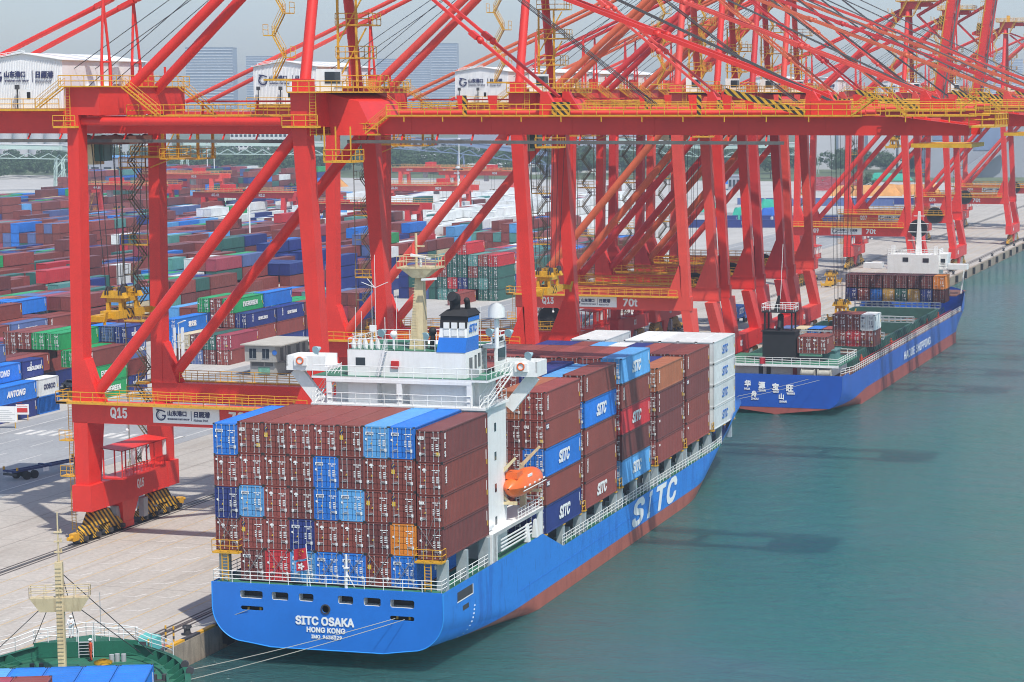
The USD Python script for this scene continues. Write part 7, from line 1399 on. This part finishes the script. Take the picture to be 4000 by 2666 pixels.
def gallery(name, label, pts, mat, roof, hgt=4.5, every=38):
    p0 = np.array(pts[0]); T = thing(name, label, 'conveyor bridge', (p0[0], p0[1], QZ)); o = -np.array([p0[0], p0[1], QZ])
    for p, q in zip(pts[:-1], pts[1:]):
        p, q = np.array(p) + o, np.array(q) + o; L = np.linalg.norm(q - p); d = (q - p) / L; s = nrm(np.cross(d, (0, 0, 1))); up = np.array([0, 0, 1.])
        b = MB(); b.bar(p + up * hgt * .8, q + up * hgt * .8, 4.0, hgt * .55); part(T, 'gallery', b, mat); b = MB(); b.bar(p + up * (hgt * 1.1), q + up * (hgt * 1.1), 4.6, .5); part(T, 'roof', b, roof)
        b = MB(); k = int(L / 5)
        for e in (-1, 1):
            b.bar(p + s * 2 * e - up * 2.4, q + s * 2 * e - up * 2.4, .4); 
            for i in range(k): a_, c_ = p + d * L * i / k, p + d * L * (i + 1) / k; b.bar(a_ + s * 2 * e + up * (0 if i % 2 else -2.4) + up * .4 * (i % 2), c_ + s * 2 * e + up * (-2.4 if i % 2 else .4), .3)
        part(T, 'truss', b, mat); n = max(1, int(L / every))
        for i in range(n + 1):
            c_ = p + d * L * i / n; b = MB(); zt_ = c_[2] - 2.4
            for ex in (-1, 1):
                for ey in (-1, 1): b.bar((*(c_ + s * 2.4 * ex + d * 2.4 * ey)[:2], 0), (*(c_ + s * 1.8 * ex + d * 1.4 * ey)[:2], zt_), .45)
            m = max(2, int(zt_ / 5))
            for j in range(m):
                z0, z1 = zt_ * j / m, zt_ * (j + 1) / m
                for e in (-1, 1): w0 = 2.3; b.bar((*(c_ + s * w0 * e - d * 2.2)[:2], z0), (*(c_ + s * w0 * e + d * 2.2)[:2], z1), .3); b.bar((*(c_ - s * w0 - d * 2.2 * 1)[:2], z0), (*(c_ + s * w0 - d * 2.2)[:2], z1), .3)
            part(T, 'trestle', b, mat)
gallery('conveyor_bridge', 'pale green conveyor bridge on lattice trestles at the far left', [at(-260, 596, 1180), at(230, 604, 1200), at(420, 640, 1260)], PGR, BW)
gallery('conveyor_bridge', 'pale green conveyor bridge on lattice trestles behind the near sloping brace', [at(720, 585, 1330), at(1300, 590, 1330)], PGR, BW, every=60)
gallery('conveyor_bridge', 'blue grey conveyor bridge sloping down over the white containers', [at(1500, 560, 1330), at(1800, 585, 1330), at(2140, 628, 1330)], PBL, PBL); gallery('conveyor_bridge', 'pale conveyor bridge crossing behind the tightly packed cranes', [at(2340, 560, 1400), at(2760, 600, 1400), at(3180, 588, 1420)], PGR, BW, every=50)
# goods, tarpaulins, trucks
def heap(name, label, cat, u, v, w, d, h, mat, seed):
    p = gat(u, v); r = random.Random(seed); T = thing(name, label, cat, (p[0], p[1], QZ), r.uniform(-.2, .2)); b = MB(); n = 9
    P = [[(-w / 2 + w * i / n, -d / 2 + d * j / n, (0 if i in (0, n) or j in (0, n) else h * (.75 + .35 * meshkit.noise(np.array([i * .9, j * .9, seed * 3.1]))))) for j in range(n + 1)] for i in range(n + 1)]
    b.grid(np.array(P)); part(T, 'cover', b, mat); b = MB(); b.box(-w * .42, w * .42, -d * .42, d * .42, 0, h * .5); part(T, 'load', b, BROWN_DECK)
TG = paint('tarp_bright_green', (.03, .40, .28), .6, .15, .5); TB = paint('tarp_blue', (.02, .12, .50), .6, .15, .5); OR_ = paint('machinery_orange', (.55, .26, .07), .7, .25, .2)
for i, (u, v, w, d, h, m, lab) in enumerate(((2760, 832, 9, 7, 4, TG, 'bright green tarpaulin heap between the packed crane legs'), (2905, 850, 8, 6, 4, TG, 'bright green tarpaulin heap beside a flat wooden stack'), (2885, 868, 6, 5, 2.5, TG, 'low green tarpaulin heap in front of the taller green one'), (3020, 815, 10, 6, 4, TG, 'green tarpaulin heap above the blue covered goods'), (3025, 845, 11, 6, 3.5, TB, 'blue tarpaulin covered goods right of the packed cranes'), (2280, 830, 12, 8, 5, TG, 'pale green tarpaulin heap behind a white container row'), (430, 835, 9, 6, 4, TG, 'green tarpaulin heap beside the gantry numbered R30'), (300, 830, 10, 6, 3, TB, 'blue covered goods near the gantry leg at the left'), (370, 842, 12, 5, 2.5, TB, 'light blue covered goods right of the gantry leg'), (90, 845, 14, 6, 3, TG, 'dark green covered goods at the left edge'), (15, 820, 8, 6, 5, TG, 'green tarpaulin heap at the left picture edge'), (3480, 705, 24, 8, 4, TG, 'green tarpaulin strip far beyond the raised booms'))): heap('tarpaulin_heap', lab, 'tarpaulin', u, v, w, d, h, m, i)
for i, (u, v, w, lab) in enumerate(((1010, 735, 55, 'orange machinery parts stacked in the yard before the trees'), (1190, 728, 50, 'orange machinery parts stacked right of the first orange heap'), (3380, 765, 36, 'orange timber coloured stack beyond the second ship'), (3560, 760, 30, 'orange stack left of the crane numbered Q06'))): heap('orange_stack', lab, 'stack', u, v, w, 10, 5, OR_, 20 + i)
def far_truck(u, v, label, col):
    p = gat(u, v); T = thing('lorry', label, 'lorry', (p[0], p[1], QZ), bg.uniform(-.3, .3)); b = MB(); b.box(-1.2, 1.2, 0, 2.2, .6, 3.4); part(T, 'cab', b, col); b = MB(); b.box(-1.0, 1.0, 2.2, 9, 1.0, 1.4); part(T, 'bed', b, DARK); b = MB()
    for y in (.9, 6.5, 7.8):
        for x in (-1, 1): b.disc((x, y, .5), (1, 0, 0), .5, .35, 10)
    part(T, 'wheels', b, RUBBER); b = MB(); b.box(-1.1, 1.1, -.05, 0, 2.0, 3.1); part(T, 'windscreen', b, GLASS)
for i, u in enumerate((775, 805, 840, 855, 870, 720)): far_truck(u, 722 + (i % 3) * 6, f'dark lorry parked in the far yard before the grey warehouse, {ORD[i]} one', DARK)
pc = MB()
for k in range(150):
    p = gat(bg.uniform(3180, 3340), bg.uniform(700, 748)); pc.box(p[0] - 2.2, p[0] + 2.2, p[1] - .9, p[1] + .9, QZ + .3, QZ + .9); pc.box(p[0] - 1.2, p[0] + 1.2, p[1] - .8, p[1] + .8, QZ + .9, QZ + 1.5)
solo('parked_cars', pc, paint('far_car_red', (.40, .05, .06), .3, .3, .02), 'field of small parked red cars far beyond the second ship', 'cars', None, 'stuff')
r_ = 0
for i, (u, v, n, c) in enumerate(((2640, 890, 5, 'navy'), (2760, 872, 6, 'navy'), (2880, 800, 4, 'greyblue'), (3050, 805, 4, 'greyblue'), (3320, 800, 3, 'navy'), (2770, 720, 2, 'blue'))):
    p = gat(u, v)
    for k in range(n):
        q = (p[0] + 2.6 * 0 + (12.4 * k if i < 2 else 2.5 * k * 4.9), p[1] + (3.0 * k), QZ); x = thing('yard_container', f'{CWORD[c]} container standing lengthwise in the row beyond the packed cranes, {ORD[min(k, 8)]} of row {ORD[i]}' if 0 else f'{CWORD[c]} long container, {ORD[min(k, 8)]} in the {ORD[i]} row beyond the packed cranes', 'container', q, -math.pi / 2 + .24, 'rows of dark containers beyond the packed cranes'); x.GetPrim().GetReferences().AddInternalReference(container_kind(c)); x.GetPrim().SetInstanceable(True)
fl = MB(); fl.box(-160, -60, 905, 906, QZ, QZ + 1.2); solo('yard_fence', fl, GREY, 'long low grey fence across the yard beyond the packed cranes', 'fence')
# ---------------------------------------------------------------- the air over the port
hz = MB(); x0, x1, y0, y1, z0, z1 = -2600, 700, -60, 5200, -8.0, 260
for f in (((x0, y0, z0), (x0, y1, z0), (x1, y1, z0), (x1, y0, z0)), ((x0, y0, z1), (x1, y0, z1), (x1, y1, z1), (x0, y1, z1)), ((x0, y0, z0), (x1, y0, z0), (x1, y0, z1), (x0, y0, z1)), ((x1, y0, z0), (x1, y1, z0), (x1, y1, z1), (x1, y0, z1)), ((x1, y1, z0), (x0, y1, z0), (x0, y1, z1), (x1, y1, z1)), ((x0, y1, z0), (x0, y0, z0), (x0, y0, z1), (x0, y1, z1))): hz.face(f)
hm = usdkit.material(stage, '/World/Looks/haze_air', {'v': ('principled_volume', {'color': (.80, .89, 1.0), 'density': .00018, 'anisotropy': .35})}, [], volume='v.volume')
solo('haze', hz, hm, 'thin bluish summer haze over the whole port', None, None, 'stuff')
